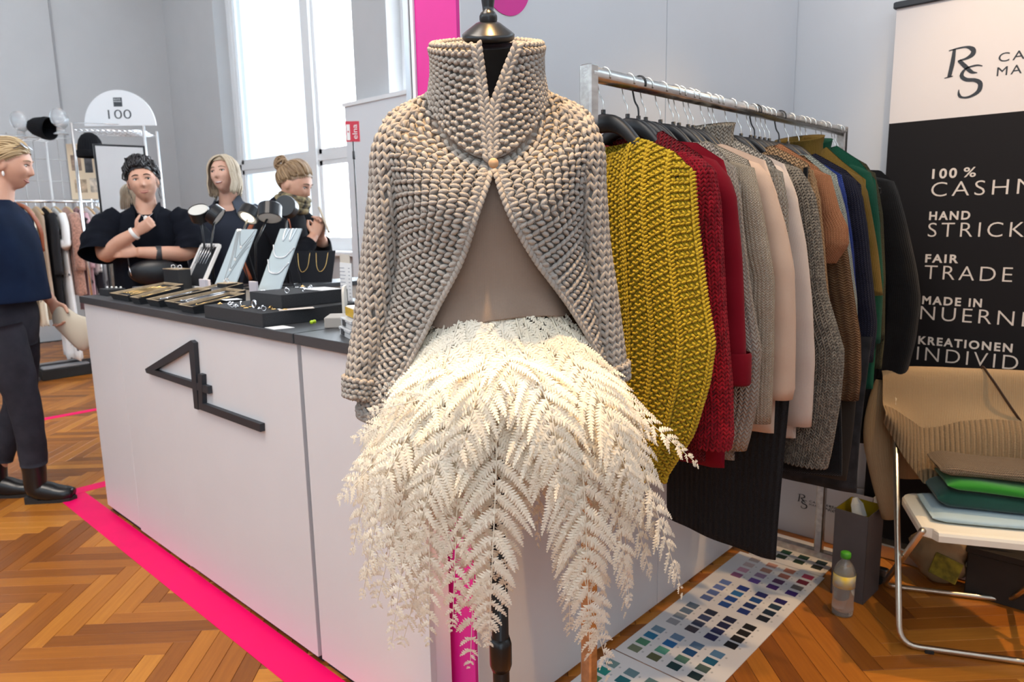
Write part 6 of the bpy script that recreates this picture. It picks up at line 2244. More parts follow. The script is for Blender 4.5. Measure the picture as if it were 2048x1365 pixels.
def loft_dir(rings, seg=32, fold=0.0, seed=0, X0=(1, 0, 0)):
    out = []
    t = np.linspace(0, 2 * PI, seg, endpoint=False)
    X0 = np.array(X0, float)
    for k, (c, up, a, bf, bb) in enumerate(rings):
        up = unit(up)
        X = unit(X0 - up * (X0 @ up))
        Y = np.cross(up, X)
        b = np.where(np.cos(t) > 0, bf, bb)
        w = 1 + fold * (np.sin(t * 5 + seed + k * 0.5) * 0.5 + np.sin(t * 9 + seed * 2 - k * 0.8) * 0.4 + np.sin(t * 3 + k * 1.7 + seed) * 0.4)
        out.append(np.array(c, float) + X * (np.sin(t) * a * w)[:, None] - Y * (np.cos(t) * b * w)[:, None])
    return np.array(out)


def resample(G, n):
    k = np.linspace(0, len(G) - 1, n)
    S = G.shape
    R = np.zeros((n,) + S[1:])
    flat = G.reshape(len(G), -1)
    Rf = R.reshape(n, -1)
    xs = np.arange(len(G))
    for j in range(flat.shape[1]):
        Rf[:, j] = smooth_interp(k, xs, flat[:, j])
    return R


def closed_geo(G, cap=True):
    nr, nc = G.shape[:2]
    F = grid_faces(nr, nc, True).tolist()
    if cap:
        F.append(tuple(range(nc)))
        F.append(tuple(range((nr - 1) * nc, nr * nc))[::-1])
    return G.reshape(-1, 3), F


def limb(pts, rad, n=16, seg=18, fold=0.0, seed=0, ell=None):
    P = catmull(pts, n)
    kx = np.linspace(0, 1, len(rad))
    r_ = smooth_interp(np.linspace(0, 1, n), kx, rad)
    if fold:
        r_ = r_ * (1 + fold * np.sin(np.arange(n) * 2.1 + seed))
    V, F = tube_geo(P, r_, seg)
    return V, F


def hand_geo(wrist, d, nrm, thumb, curl=0.5, s=1.0):
    """wrist point, finger direction d, palm normal nrm (side the fingers curl to), thumb = +1/-1 side"""
    wrist, d = np.array(wrist, float), unit(d)
    nrm = unit(np.array(nrm, float) - d * (np.array(nrm, float) @ d))
    sd = np.cross(d, nrm) * thumb
    out = []
    # palm as a flattened tube
    P = [wrist - d * 0.01, wrist + d * 0.02 * s, wrist + d * 0.055 * s, wrist + d * 0.088 * s]
    V, F = tube_geo(P, 0, 14, True, ell=[(0.017 * s, 0.025 * s), (0.016 * s, 0.032 * s), (0.015 * s, 0.038 * s), (0.011 * s, 0.037 * s)], up=nrm)
    out.append((V, F))
    for k, (o, L) in enumerate(((0.027, 0.92), (0.009, 1.0), (-0.010, 0.95), (-0.027, 0.76))):
        p = wrist + d * 0.082 * s + sd * o * s
        a = 0.15 + curl * 0.3
        pts = [p]
        for seg_l in (0.040, 0.026, 0.020):
            dd = unit(d * math.cos(a) + nrm * math.sin(a) + sd * o * 2.0)
            p = p + dd * seg_l * L * s
            pts.append(p)
            a += curl * 0.75
        V, F = tube_geo(catmull(pts, 9), np.linspace(0.0088, 0.0066, 9) * s, 9)
        out.append((V, F))
    p = wrist + d * 0.022 * s + sd * 0.024 * s
    d1 = unit(d * 0.62 + sd * 0.75 + nrm * 0.15)
    d2 = unit(d * 0.85 + sd * 0.35 + nrm * (0.2 + 0.4 * curl))
    V, F = tube_geo(catmull([p, p + d1 * 0.038 * s, p + d1 * 0.038 * s + d2 * 0.030 * s, p + d1 * 0.038 * s + d2 * 0.055 * s], 9), np.linspace(0.0125, 0.0078, 9) * s, 10)
    out.append((V, F))
    return out


def remeshed(name, pieces, voxel, material, parent):
    """joins all pieces and fuses them into one continuous surface"""
    V, F, k = [], [], 0
    for v, f in pieces:
        v = np.asarray(v, float)
        V.append(v)
        F += [tuple(int(i) + k for i in q) for q in f]
        k += len(v)
    me = mesh_data('tmp', np.concatenate(V), F, material)
    bm = bmesh.new()
    bm.from_mesh(me)
    bmesh.ops.recalc_face_normals(bm, faces=bm.faces)
    bm.to_mesh(me)
    bm.free()
    o = bpy.data.objects.new('tmp', me)
    COL.objects.link(o)
    r = o.modifiers.new('r', 'REMESH')
    r.mode, r.voxel_size, r.use_smooth_shade = 'VOXEL', voxel, True
    s = o.modifiers.new('s', 'SMOOTH')
    s.factor, s.iterations = 0.4, 2
    bpy.context.view_layer.update()
    dg = bpy.context.evaluated_depsgraph_get()
    m2 = bpy.data.meshes.new_from_object(o.evaluated_get(dg))
    m2.name = name
    m2.polygons.foreach_set('use_smooth', [True] * len(m2.polygons))
    m2.materials.clear()
    m2.materials.append(material)
    bpy.data.objects.remove(o)
    bpy.data.meshes.remove(me)
    q = bpy.data.objects.new(name, m2)
    COL.objects.link(q)
    q.parent = parent
    return q


EYEW = mat('eye_white', (0.75, 0.73, 0.70), 0.25)
IRIS = mat('eye_iris_dark', (0.03, 0.025, 0.02), 0.2)
LIPM = mat('lip_rose', (0.36, 0.10, 0.09), 0.45)
TEETH = mat('teeth_white', (0.80, 0.77, 0.72), 0.35)


def hair_mat(name, c, c2):
    m, nt, b = new_mat(name)
    tc = nt.nodes.new('ShaderNodeTexCoord')
    gm = nt.nodes.new('ShaderNodeNewGeometry')
    n = node(nt, 'ShaderNodeTexNoise', Scale=40.0, Detail=3.0)
    nt.links.new(tc.outputs['Object'], n.inputs['Vector'])
    mx = nt.nodes.new('ShaderNodeMix')
    mx.data_type = 'RGBA'
    mx.inputs[6].default_value = tuple(c2) + (1,)
    mx.inputs[7].default_value = tuple(c) + (1,)
    f = mth(nt, 'ADD', mth(nt, 'MULTIPLY', n.outputs[0], 0.5), mth(nt, 'MULTIPLY', gm.outputs['Random Per Island'], 0.6))
    nt.links.new(f, mx.inputs[0])
    nt.links.new(mx.outputs[2], b.inputs['Base Color'])
    b.inputs['Roughness'].default_value = 0.42
    return m


def put_head(parent, M, hairm, strands, cap_dir, smile=0.5, brow=(0.10, 0.06, 0.035), teeth=False, gaze=(0, -1, 0), open_eye=0.55):
    """face details and hair, children of the person. M: head matrix (local)"""
    def tr(P):
        return [tuple(M @ Vector(p)) for p in P]
    for sx in (-1, 1):
        ex, ez = 0.031 * sx, 0.010
        ey = face_y(ex, ez) + 0.0075
        V, F = ell_geo((ex, ey, ez), 0.0135, 0.0115, 0.0068 + 0.006 * (open_eye - 0.5), 14, 9)
        e = mesh_obj('eye', tr(V), F, EYEW, parent, True)
        gz = unit(np.array(gaze, float)) * 0.0098
        V, F = ell_geo((ex + gz[0], ey + gz[1] + 0.0004, ez + gz[2] * 0.6), 0.0062, 0.0028, 0.0062 * min(1, open_eye + 0.35), 12, 8)
        mesh_obj('iris', tr(V), F, IRIS, e, True)
        # upper lid line and brow
        pts = [(ex + k * 0.0145, face_y(ex + k * 0.0145, ez + 0.009) - 0.0015, ez + 0.0065 - 0.0035 * abs(k) ** 2) for k in np.linspace(-1, 1, 9)]
        V, F = tube_geo(pts, [0.0010, 0.0015, 0.0018, 0.002, 0.002, 0.002, 0.0018, 0.0015, 0.001], 6)
        mesh_obj('eyelid', tr(V), F, mat('lash_brown', (0.06, 0.035, 0.025), 0.6), parent, True)
        pts = [(ex + k * 0.019 * sx, face_y(ex + k * 0.019 * sx, 0.032) - 0.001, 0.031 + 0.005 * math.cos(k * 1.3) - 0.003 * (k > 0) * k) for k in np.linspace(-1, 1, 9)]
        V, F = tube_geo(pts, [0.0015, 0.0024, 0.0028, 0.0028, 0.0026, 0.0024, 0.002, 0.0016, 0.001], 6)
        mesh_obj('eyebrow', tr(V), F, mat('brow_%.2f' % brow[0], brow, 0.8), parent, True)
    for nm, z0, th, bend, mt in (('upper_lip', -0.0552, 0.0030, 0.0045, LIPM), ('lower_lip', -0.0655, 0.0036, 0.0060, LIPM)):
        w = 0.022 + 0.006 * smile
        pts = [(k * w, face_y(k * w, z0) - 0.0004, z0 + smile * bend * (abs(k) ** 1.8) - (0.0 if nm == 'upper_lip' else -0.0045 * abs(k) ** 2)) for k in np.linspace(-1, 1, 13)]
        V, F = tube_geo(pts, [th * (0.35 + 0.65 * math.cos(k * 1.45)) for k in np.linspace(-1, 1, 13)], 8)
        mesh_obj(nm, tr(V), F, mt, parent, True)
    if teeth:
        pts = [(k * 0.019, face_y(k * 0.019, -0.060) - 0.0006, -0.0602 + smile * 0.004 * abs(k) ** 2) for k in np.linspace(-1, 1, 11)]
        V, F = tube_geo(pts, [0.0035 * (0.4 + 0.6 * math.cos(k * 1.4)) for k in np.linspace(-1, 1, 11)], 8)
        mesh_obj('teeth', tr(V), F, TEETH, parent, True)
    hs = strands
    V, F, k = [], [], 0
    for P, r in hs:
        v, f = tube_geo(P, r, 5)
        V.append(v)
        F += [tuple(i + k for i in q) for q in f]
        k += len(v)
    # scalp cap below the strands
    if cap_dir is not None:
        n0 = len(HEAD_V)
        dirs = unit(HEAD_V / np.array((0.0735, 0.094, 0.114)))
        capv = HEAD_V * 1.0 + dirs * 0.006
        keep = cap_dir(HEAD_V)
        F += [tuple(i + k for i in q) for q in HEAD_F if all(keep[i] for i in q)]
        V.append(capv)
    Vv = np.concatenate(V)
    Vv = np.array(tr(Vv))
    o = mesh_obj('hair', Vv, F, hairm, parent, True)
    return o


def skull_strand(d0, d1, off0, off1, n=12, arch=0.0, tail=None):
    t = np.linspace(0, 1, n)
    D = slerp(np.array(d0, float), np.array(d1, float), t)
    P = head_point(D)
    off = off0 + (off1 - off0) * t + arch * np.sin(t * PI)
    P = P + D * off[:, None]
    if tail is not None:
        P = np.concatenate([P, catmull(np.concatenate([P[-1:], np.array(tail, float)]), 8)[1:]])
    return P


def cloth_obj(name, G, material, parent, uv=True, cap=False):
    V, F = closed_geo(G, cap)
    nr, nc = G.shape[:2]
    U = grid_uv(np.concatenate([G, G[:, :1]], 1)).reshape(nr, nc + 1, 2)[:, :nc].reshape(-1, 2)
    return mesh_obj(name, V, F, material, parent, True, U)


def tube_cloth(name, pts, rad, material, parent, n=22, seg=24, fold=0.06, seed=0, cap=False, flat=1.0):
    P = catmull(pts, n)
    r_ = smooth_interp(np.linspace(0, 1, n), np.linspace(0, 1, len(rad)), rad)
    Pp, T, N, B = frames(P)
    a = np.linspace(0, 2 * PI, seg, endpoint=False)
    k = np.arange(n)[:, None]
    w = 1 + fold * (np.sin(k * 0.9 + a[None] * 2 + seed) * 0.6 + np.sin(k * 1.7 - a[None] * 3 + seed * 3) * 0.4)
    G = Pp[:, None] + N[:, None] * (np.cos(a)[None] * r_[:, None] * w)[..., None] + B[:, None] * (np.sin(a)[None] * r_[:, None] * w * flat)[..., None]
    return cloth_obj(name, G, material, parent, cap=cap)


def rotm(loc, rx=0, ry=0, rz=0):
    return Matrix.Translation(loc) @ Matrix.Rotation(rz, 4, 'Z') @ Matrix.Rotation(rx, 4, 'X') @ Matrix.Rotation(ry, 4, 'Y')


def head_pieces(M, neck_base, neck_r=0.052):
    V = [tuple(M @ Vector(p)) for p in HEAD_V]
    out = [(V, HEAD_F)]
    for sx in (-1, 1):
        v, f = ell_geo((0, 0, 0), 0.010, 0.020, 0.031, 12, 9)
        E = M @ Matrix.Translation((0.0735 * sx, 0.012, -0.004)) @ Matrix.Rotation(0.35 * sx, 4, 'Z')
        out.append(([tuple(E @ Vector(p)) for p in v], f))
    top = M @ Vector((0, 0.022, -0.055))
    nb = Vector(neck_base)
    mid = (top + nb) / 2 + Vector((0, 0.004, 0))
    v, f = tube_geo(catmull([tuple(nb + (nb - mid) * 0.3), tuple(nb), tuple(mid), tuple(top)], 12), np.linspace(neck_r * 1.25, neck_r * 0.95, 12), 20)
    out.append((v, f))
    return out


NAVY = mat('navy_cotton', (0.006, 0.013, 0.036), 0.85, var=0.25, vscale=9, bump=0.12, bscale=300, spec=0.12)
BLACKC = mat('black_navy_cloth', (0.0065, 0.008, 0.014), 0.85, var=0.2, vscale=12, bump=0.12, bscale=300, spec=0.12)
CHARC = mat('charcoal_trouser_cloth', (0.030, 0.030, 0.040), 0.88, var=0.2, vscale=15, bump=0.1, bscale=400, spec=0.15)
LEATH = mat('black_boot_leather', (0.008, 0.008, 0.009), 0.28, bump=0.15, bscale=60)
RUST = mat('rust_leather', (0.33, 0.075, 0.02), 0.55)
SKIN1 = skin_mat('skin_warm', (0.66, 0.38, 0.27))
SKIN2 = skin_mat('skin_fair', (0.70, 0.43, 0.33))
BLOND = hair_mat('hair_blonde', (0.62, 0.46, 0.26), (0.28, 0.17, 0.075))
ASHB = hair_mat('hair_ash_blonde', (0.66, 0.56, 0.42), (0.30, 0.22, 0.14))
BRNH = hair_mat('hair_light_brown', (0.46, 0.31, 0.17), (0.16, 0.085, 0.04))
DKH = hair_mat('hair_dark', (0.022, 0.018, 0.020), (0.006, 0.005, 0.006))

rp = np.random.default_rng(7)

# ---- woman in navy top walking along the counter
P1 = thing('person', 'blonde woman in navy top, grey trousers and black ankle boots walking past', 'person', (0.86, 4.13, 0), math.radians(48))
H1 = rotm((0.045, -0.075, 1.655), rx=math.radians(12), ry=0, rz=math.radians(10))
up = np.array((0, 0, 1.0))
tors = [((0, 0.02, 0.83), up, 0.165, 0.10, 0.115), ((0, 0.02, 0.94), up, 0.17, 0.11, 0.12), ((0, 0.0, 1.06), up, 0.14, 0.105, 0.10), ((0, -0.01, 1.20), up, 0.15, 0.12, 0.10), ((0, -0.005, 1.32), up, 0.165, 0.12, 0.10), ((0, 0.0, 1.42), up, 0.15, 0.08, 0.085), ((0.01, 0.0, 1.475), up, 0.075, 0.055, 0.06)]
pcs = [closed_geo(resample(loft_dir(tors), 24))]
pcs += head_pieces(H1, (0.02, -0.012, 1.47))
pcs.append(limb([(0.15, 0.0, 1.41), (0.20, 0.02, 1.28), (0.215, 0.03, 1.15), (0.205, -0.05, 1.05), (0.19, -0.105, 0.985)], [0.05, 0.045, 0.038, 0.034, 0.026]))
pcs += hand_geo((0.19, -0.107, 0.983), (-0.02, -0.35, -0.9), (-1, 0.1, 0), -1, 0.9, 0.95)
pcs.append(limb([(-0.15, 0.0, 1.41), (-0.205, 0.04, 1.28), (-0.21, 0.11, 1.13), (-0.195, 0.12, 1.00), (-0.18, 0.10, 0.90)], [0.05, 0.045, 0.038, 0.034, 0.026]))
pcs += hand_geo((-0.18, 0.10, 0.90), (0, -0.05, -1), (1, 0, 0), 1, 0.6, 0.95)
pcs.append(limb([(0.082, 0.025, 0.90), (0.080, 0.03, 0.70), (0.070, 0.05, 0.50), (0.064, 0.13, 0.30), (0.060, 0.195, 0.12)], [0.06, 0.06, 0.045, 0.04, 0.03], 20))
pcs.append(limb([(-0.082, 0.0, 0.90), (-0.080, -0.03, 0.70), (-0.068, -0.055, 0.50), (-0.055, -0.055, 0.30), (-0.048, -0.050, 0.11)], [0.06, 0.06, 0.045, 0.04, 0.03], 20))
remeshed('body', pcs, 0.0055, SKIN1, P1)
top_r = [((0.012, 0.0, 1.492), up, 0.088, 0.070, 0.070), ((0.008, 0.0, 1.465), up, 0.125, 0.085, 0.085), ((0, 0.0, 1.425), up, 0.180, 0.105, 0.105), ((0, -0.005, 1.33), up, 0.192, 0.140, 0.125), ((0, -0.012, 1.22), up, 0.192, 0.152, 0.125), ((0, -0.012, 1.11), up, 0.196, 0.156, 0.130), ((0, -0.008, 1.02), up, 0.205, 0.165, 0.140), ((0, -0.008, 1.015), up, 0.198, 0.158, 0.134)]
cloth_obj('top', resample(loft_dir(top_r, 56, 0.028, 2), 40), NAVY, P1)
tube_cloth('top_sleeve', [(0.12, 0.0, 1.43), (0.175, 0.01, 1.37), (0.205, 0.03, 1.27), (0.21, 0.05, 1.20)], [0.062, 0.078, 0.074, 0.072], NAVY, P1, seed=1)
tube_cloth('top_sleeve', [(-0.12, 0.0, 1.43), (-0.175, 0.01, 1.37), (-0.212, 0.04, 1.27), (-0.216, 0.07, 1.20)], [0.062, 0.078, 0.074, 0.072], NAVY, P1, seed=3)
hips = [((0, 0.015, 1.03), up, 0.150, 0.115, 0.115), ((0, 0.018, 0.95), up, 0.178, 0.125, 0.135), ((0, 0.02, 0.86), up, 0.178, 0.118, 0.135), ((0, 0.02, 0.79), up, 0.165, 0.105, 0.12)]
cloth_obj('trousers', resample(loft_dir(hips, 40, 0.012, 4), 14), CHARC, P1, cap=True)
tube_cloth('trouser_leg', [(0.082, 0.025, 0.90), (0.080, 0.03, 0.70), (0.070, 0.05, 0.50), (0.064, 0.12, 0.33), (0.060, 0.175, 0.20)], [0.096, 0.090, 0.070, 0.062, 0.058], CHARC, P1, 26, 26, 0.035, 2, True)
tube_cloth('trouser_leg', [(-0.082, 0.0, 0.90), (-0.080, -0.03, 0.70), (-0.068, -0.055, 0.50), (-0.055, -0.055, 0.32), (-0.048, -0.050, 0.20)], [0.096, 0.090, 0.072, 0.064, 0.060], CHARC, P1, 26, 26, 0.035, 5, True)


def boot(parent, ankle, toe_dir, toe_z=0.0, heel=0.045, lift=0.0):
    a = np.array(ankle, float)
    d = unit(np.array((toe_dir[0], toe_dir[1], 0.0)))
    up = np.array((0, 0, 1.0))
    rings = []
    g = a[2]
    # shaft down to the sole, then forward to the toe
    V, F = tube_geo(catmull([a + up * 0.10 + d * -0.005, a + up * 0.03, a - up * (g - 0.075) + d * 0.0, a * np.array((1, 1, 0)) + up * 0.055 + d * 0.035, a * np.array((1, 1, 0)) + up * 0.040 + d * 0.085, a * np.array((1, 1, 0)) + up * 0.034 + d * 0.135, a * np.array((1, 1, 0)) + up * 0.030 + d * 0.165], 22),
                    0, 20, True, ell=[(0.056 - 0.006 * math.sin(k / 21 * PI) - 0.026 * max(0, (k - 13) / 8), 0.052 - 0.004 * k / 21 - 0.018 * max(0, (k - 16) / 5) ** 2) for k in range(22)], up=tuple(-d))
    V[:, 2] = np.maximum(V[:, 2], 0.016) + lift
    b = mesh_obj('boot', V, F, LEATH, parent, True)
    m = MB()
    s = np.cross(up, d)
    pts = [(-0.045, 0.030), (-0.05, 0.0), (-0.045, -0.030), (0.04, -0.036), (0.11, -0.044), (0.155, -0.034), (0.178, 0.0), (0.155, 0.034), (0.11, 0.044), (0.04, 0.036)]
    base = a * np.array((1, 1, 0))
    m.prism(pts, lambda p, q, z: tuple(base + d * p + s * q + up * (z + lift)), 0.0, 0.018)
    m.build('sole', DARK, b)
    m = MB()
    m.prism([(-0.05, 0.03), (-0.055, 0), (-0.05, -0.03), (0.01, -0.032), (0.01, 0.032)], lambda p, q, z: tuple(base + d * p + s * q + up * (z + lift)), 0.0, 0.035)
    m.build('heel', DARK, b)
    return b


boot(P1, (-0.045, -0.045, 0.14), (0.10, -1))
boot(P1, (0.058, 0.20, 0.14), (0.05, -1), lift=0.0)
st1 = []
for k in range(150):
    th = rp.uniform(-PI, PI)
    zf = 0.62 - 0.25 * abs(th) / PI
    d0 = (math.sin(th) * 0.8, -math.cos(th) * 0.8, zf + rp.uniform(-0.05, 0.35))
    d1 = (math.sin(th) * 0.5 + rp.uniform(-0.25, 0.25), 0.95, -0.55 + rp.uniform(-0.2, 0.6))
    if abs(th) < 2.2:
        st1.append((skull_strand(d0, d1, 0.004, 0.010, 12, 0.012 + 0.010 * rp.random()), np.linspace(0.0045, 0.0035, 12)))
cap_std = lambda V: (V[:, 2] > 0.055 - 0.9 * (V[:, 1] + 0.06)) & (V[:, 2] > -0.075)
put_head(P1, H1, BLOND, st1, cap_std, 0.8, (0.30, 0.20, 0.11), gaze=(0.1, -1, -0.4), open_eye=0.35)
sg = thing('sunglasses', 'sunglasses pushed up into the blonde hair of the walking woman', 'sunglasses', tuple(P1.location), P1.rotation_euler[2])
for sx in (-1, 1):
    V, F = ell_geo((0, 0, 0), 0.027, 0.003, 0.020, 16, 8)
    E = H1 @ Matrix.Translation((0.032 * sx, -0.055, 0.102)) @ Matrix.Rotation(-0.95, 4, 'X')
    mesh_obj('lens', [tuple(E @ Vector(p)) for p in V], F, mat('sunglass_lens', (0.35, 0.36, 0.40), 0.08, coat=1.0), sg, True)
    V, F = tube_geo([tuple(H1 @ Vector(p)) for p in ((0.058 * sx, -0.050, 0.10), (0.078 * sx, 0.0, 0.055), (0.080 * sx, 0.03, 0.02))], 0.002, 6)
    mesh_obj('temple', V, F, mat('sunglass_frame', (0.12, 0.09, 0.07), 0.3), sg, True)
V, F = ell_geo(tuple(H1 @ Vector((-0.080, 0.0, -0.045))), 0.006, 0.006, 0.012, 10, 8)
er = mesh_obj('earring', V, F, PEARL, P1, True)
# shoulder strap and tote
bg = thing('tote_bag', 'cream cloth tote held low behind the hip of the walking woman', 'bag', tuple(P1.location), P1.rotation_euler[2])
tv, tf = ell_geo((0.19, -0.205, 0.845), 0.04, 0.10, 0.105, 24, 16)
tv = np.array(tv)
tv[:, 1] += (tv[:, 2] - 0.845) * 0.40
tv[:, 2] += 0.02 * np.sin(tv[:, 1] * 35)
mesh_obj('sack', tv, tf, mat('cream_canvas', (0.66, 0.58, 0.46), 0.85, bump=0.15, bscale=200), bg, True)
MB().tube(catmull([(0.19, -0.19, 0.93), (0.185, -0.16, 0.945), (0.18, -0.14, 0.94), (0.19, -0.13, 0.92)], 16), 0.006, 8).build('handle', mat('cream_canvas', (0.6, 0.5, 0.4)), bg, True)
sb = thing('shoulder_bag', 'rust leather bag strap over the far shoulder of the walking woman', 'bag', tuple(P1.location), P1.rotation_euler[2])
V, F = tube_geo(catmull([(0.205, -0.085, 1.24), (0.178, -0.098, 1.36), (0.150, -0.055, 1.462), (0.150, 0.03, 1.475), (0.175, 0.10, 1.40), (0.215, 0.135, 1.20)], 30), 0, 8, True, ell=[(0.005, 0.020)] * 30, up=(0, -1, 0.2))
mesh_obj('strap', V, F, RUST, sb, True)
mesh_obj('pouch', *ell_geo((0.225, 0.165, 1.10), 0.05, 0.09, 0.11, 20, 14), RUST, sb, True)

# ---- dark-haired woman with folded arms behind the far end of the counter
P2 = thing('person', 'dark-haired woman in black top with folded arms behind the counter end', 'person', (1.655, 4.42, 0), math.radians(-26))
H2 = rotm((0.0, -0.03, 1.605), rx=math.radians(-4), ry=math.radians(-6), rz=math.radians(2))
tors = [((0, 0.0, 0.82), up, 0.17, 0.11, 0.115), ((0, 0.0, 0.94), up, 0.175, 0.12, 0.12), ((0, 0.0, 1.06), up, 0.155, 0.115, 0.10), ((0, 0, 1.20), up, 0.160, 0.13, 0.10), ((0, 0, 1.32), up, 0.17, 0.12, 0.10), ((0, 0.0, 1.41), up, 0.16, 0.08, 0.085), ((0, 0.0, 1.455), up, 0.075, 0.055, 0.06)]
pcs = [closed_geo(resample(loft_dir(tors), 24))] + head_pieces(H2, (0, -0.002, 1.455))
elR, haR = (-0.215, -0.125, 1.205), (-0.040, -0.225, 1.325)
pcs.append(limb([(-0.165, 0.0, 1.40), (-0.215, -0.05, 1.30), elR, (-0.125, -0.205, 1.275), haR], [0.052, 0.050, 0.046, 0.040, 0.029], 18))
pcs += hand_geo(haR, (0.80, -0.02, 0.55), (-0.1, 0.9, 0.1), 1, 1.3, 0.88)
elL, haL = (0.205, -0.115, 1.205), (-0.045, -0.215, 1.215)
pcs.append(limb([(0.165, 0.0, 1.40), (0.215, -0.04, 1.30), elL, (0.08, -0.195, 1.205), haL], [0.052, 0.050, 0.046, 0.040, 0.030], 18))
pcs += hand_geo(haL, (-1, 0.05, 0.05), (0.1, 0.8, -0.2), -1, 0.6, 0.92)
for s in (-1, 1):
    pcs.append(limb([(0.085 * s, 0.0, 0.86), (0.085 * s, 0.0, 0.5), (0.09 * s, 0.03, 0.08), (0.10 * s, -0.08, 0.04)], [0.09, 0.06, 0.045, 0.035], 14))
remeshed('body', pcs, 0.0055, SKIN1, P2)
top_r = [((0, 0.012, 1.475), up, 0.072, 0.050, 0.066), ((0, 0.005, 1.445), up, 0.125, 0.080, 0.085), ((0, 0.0, 1.405), up, 0.185, 0.105, 0.105), ((0, 0.0, 1.30), up, 0.20, 0.145, 0.125), ((0, 0.0, 1.18), up, 0.195, 0.155, 0.13), ((0, 0.0, 1.06), up, 0.20, 0.16, 0.135), ((0, 0.0, 0.92), up, 0.205, 0.16, 0.14)]
G = resample(loft_dir(top_r, 56, 0.035, 6), 40)
cut = np.exp(-((np.arange(56) - 0 + 28) % 56 - 28) ** 2 / 18.0)
G[:12, :, 2] -= (0.060 * cut[None, :] * np.linspace(1, 0, 12)[:, None])
cloth_obj('shirt', G, BLACKC, P2)
# stand collar flaps
for s in (-1, 1):
    G = np.array([[(s * (0.070 + 0.002 * i - 0.0 * j), -0.012 - 0.010 * j - 0.004 * i, 1.500 - 0.012 * j - 0.024 * i) for i in range(5)] for j in range(6)])
    G[..., 0] *= np.linspace(1.0, 0.55, 6)[:, None]
    G[..., 1] -= np.linspace(0, 0.055, 6)[:, None]
    V = np.concatenate([G.reshape(-1, 3), (G + np.array((s * 0.008, -0.006, 0.0))).reshape(-1, 3)])
    mesh_obj('collar', V, grid_faces(6, 5).tolist() + (grid_faces(6, 5)[:, ::-1] + 30).tolist(), BLACKC, P2, True)
tube_cloth('wide_sleeve', [(-0.13, 0.0, 1.415), (-0.195, -0.02, 1.355), (-0.235, -0.07, 1.27), (-0.240, -0.11, 1.20)], [0.070, 0.095, 0.105, 0.112], BLACKC, P2, seed=1, fold=0.07)
tube_cloth('wide_sleeve', [(0.13, 0.0, 1.415), (0.195, -0.02, 1.355), (0.235, -0.06, 1.27), (0.235, -0.09, 1.195)], [0.070, 0.095, 0.105, 0.112], BLACKC, P2, seed=3, fold=0.07)
tube_cloth('trouser_leg', [(0.09, 0, 0.95), (0.09, 0, 0.5), (0.09, 0.02, 0.06)], [0.105, 0.085, 0.075], BLACKC, P2, 18, 20, 0.03, 2, True)
tube_cloth('trouser_leg', [(-0.09, 0, 0.95), (-0.09, 0, 0.5), (-0.09, 0.02, 0.06)], [0.105, 0.085, 0.075], BLACKC, P2, 18, 20, 0.03, 4, True)
st2 = []
for k in range(190):
    th = rp.uniform(-PI, PI)
    d0 = (math.sin(th), -math.cos(th) * 0.9, (0.78 if abs(th) < 1.0 else 0.45) + rp.uniform(0.0, 0.4) - 0.65 * (abs(th) > 1.7) * rp.random())
    d1 = (rp.uniform(-0.3, 0.3), 0.25 + rp.uniform(-0.1, 0.3), 1.0)
    P = skull_strand(d0, d1, 0.006, 0.022, 14, 0.016 + 0.016 * rp.random())
    P = P + 0.006 * np.stack([np.sin(np.arange(14) * 1.6 + k), np.cos(np.arange(14) * 1.3 + k * 2), np.sin(np.arange(14) * 1.9 + k * 3)], -1)
    st2.append((P, np.linspace(0.005, 0.0045, 14)))
for k in range(60):
    a0, ph = rp.uniform(0, 2 * PI), rp.uniform(0, PI)
    c = np.array((0.0, 0.035, 0.128))
    q = np.linspace(0, 3.6, 12)
    R_ = 0.030 + 0.008 * rp.random()
    ax1 = unit(rp.normal(size=3))
    ax2 = unit(np.cross(ax1, rp.normal(size=3)))
    st2.append((c + R_ * (np.cos(q + a0)[:, None] * ax1 + np.sin(q + a0)[:, None] * ax2) * np.array((1.15, 1.0, 0.8)), np.full(12, 0.0048)))
for s in (-1, 1):
    for k in range(3):
        q = np.linspace(0, 1, 14)
        st2.append((np.stack([s * (0.076 + 0.006 * np.sin(q * 12 + k)), -0.035 - 0.012 * k + 0.004 * np.cos(q * 14), 0.03 - 0.135 * q], -1), np.full(14, 0.0010)))
put_head(P2, H2, DKH, st2, lambda V: (V[:, 2] > 0.058 - 0.75 * (V[:, 1] + 0.06)) & (V[:, 2] > -0.06), 0.45, (0.02, 0.015, 0.012), gaze=(0.25, -1, 0.15), open_eye=0.5)
br_ = thing('bracelet', 'white beaded bracelet on the raised wrist of the dark-haired woman', 'bracelet', tuple(P2.location), P2.rotation_euler[2])
M_ = Matrix.Translation((-0.052, -0.220, 1.318)) @ Vector((0.80, -0.1, 0.50)).to_track_quat('Z', 'Y').to_matrix().to_4x4()
MB().lathe([(0.034, -0.010), (0.037, -0.006), (0.037, 0.006), (0.034, 0.010)], seg=22, M=M_, cap=False).build('band', PEARL, br_, True)
wb2 = thing('wristband', 'dark wristband on the lowered forearm of the dark-haired woman', 'bracelet', tuple(P2.location), P2.rotation_euler[2])
M_ = Matrix.Translation((0.060, -0.198, 1.205)) @ Vector((-1, -0.05, 0.0)).to_track_quat('Z', 'Y').to_matrix().to_4x4()
MB().lathe([(0.041, -0.016), (0.0425, -0.010), (0.0425, 0.010), (0.041, 0.016)], seg=22, M=M_, cap=False).build('band', LGREY, wb2, True)
pn = thing('pendant_necklace', 'white pendant necklace of the dark-haired woman', 'necklace', tuple(P2.location), P2.rotation_euler[2])
MB().ell((0.012, -0.205, 1.40), 0.012, 0.008, 0.016, 12, 8).build('pendant', PEARL, pn, True)
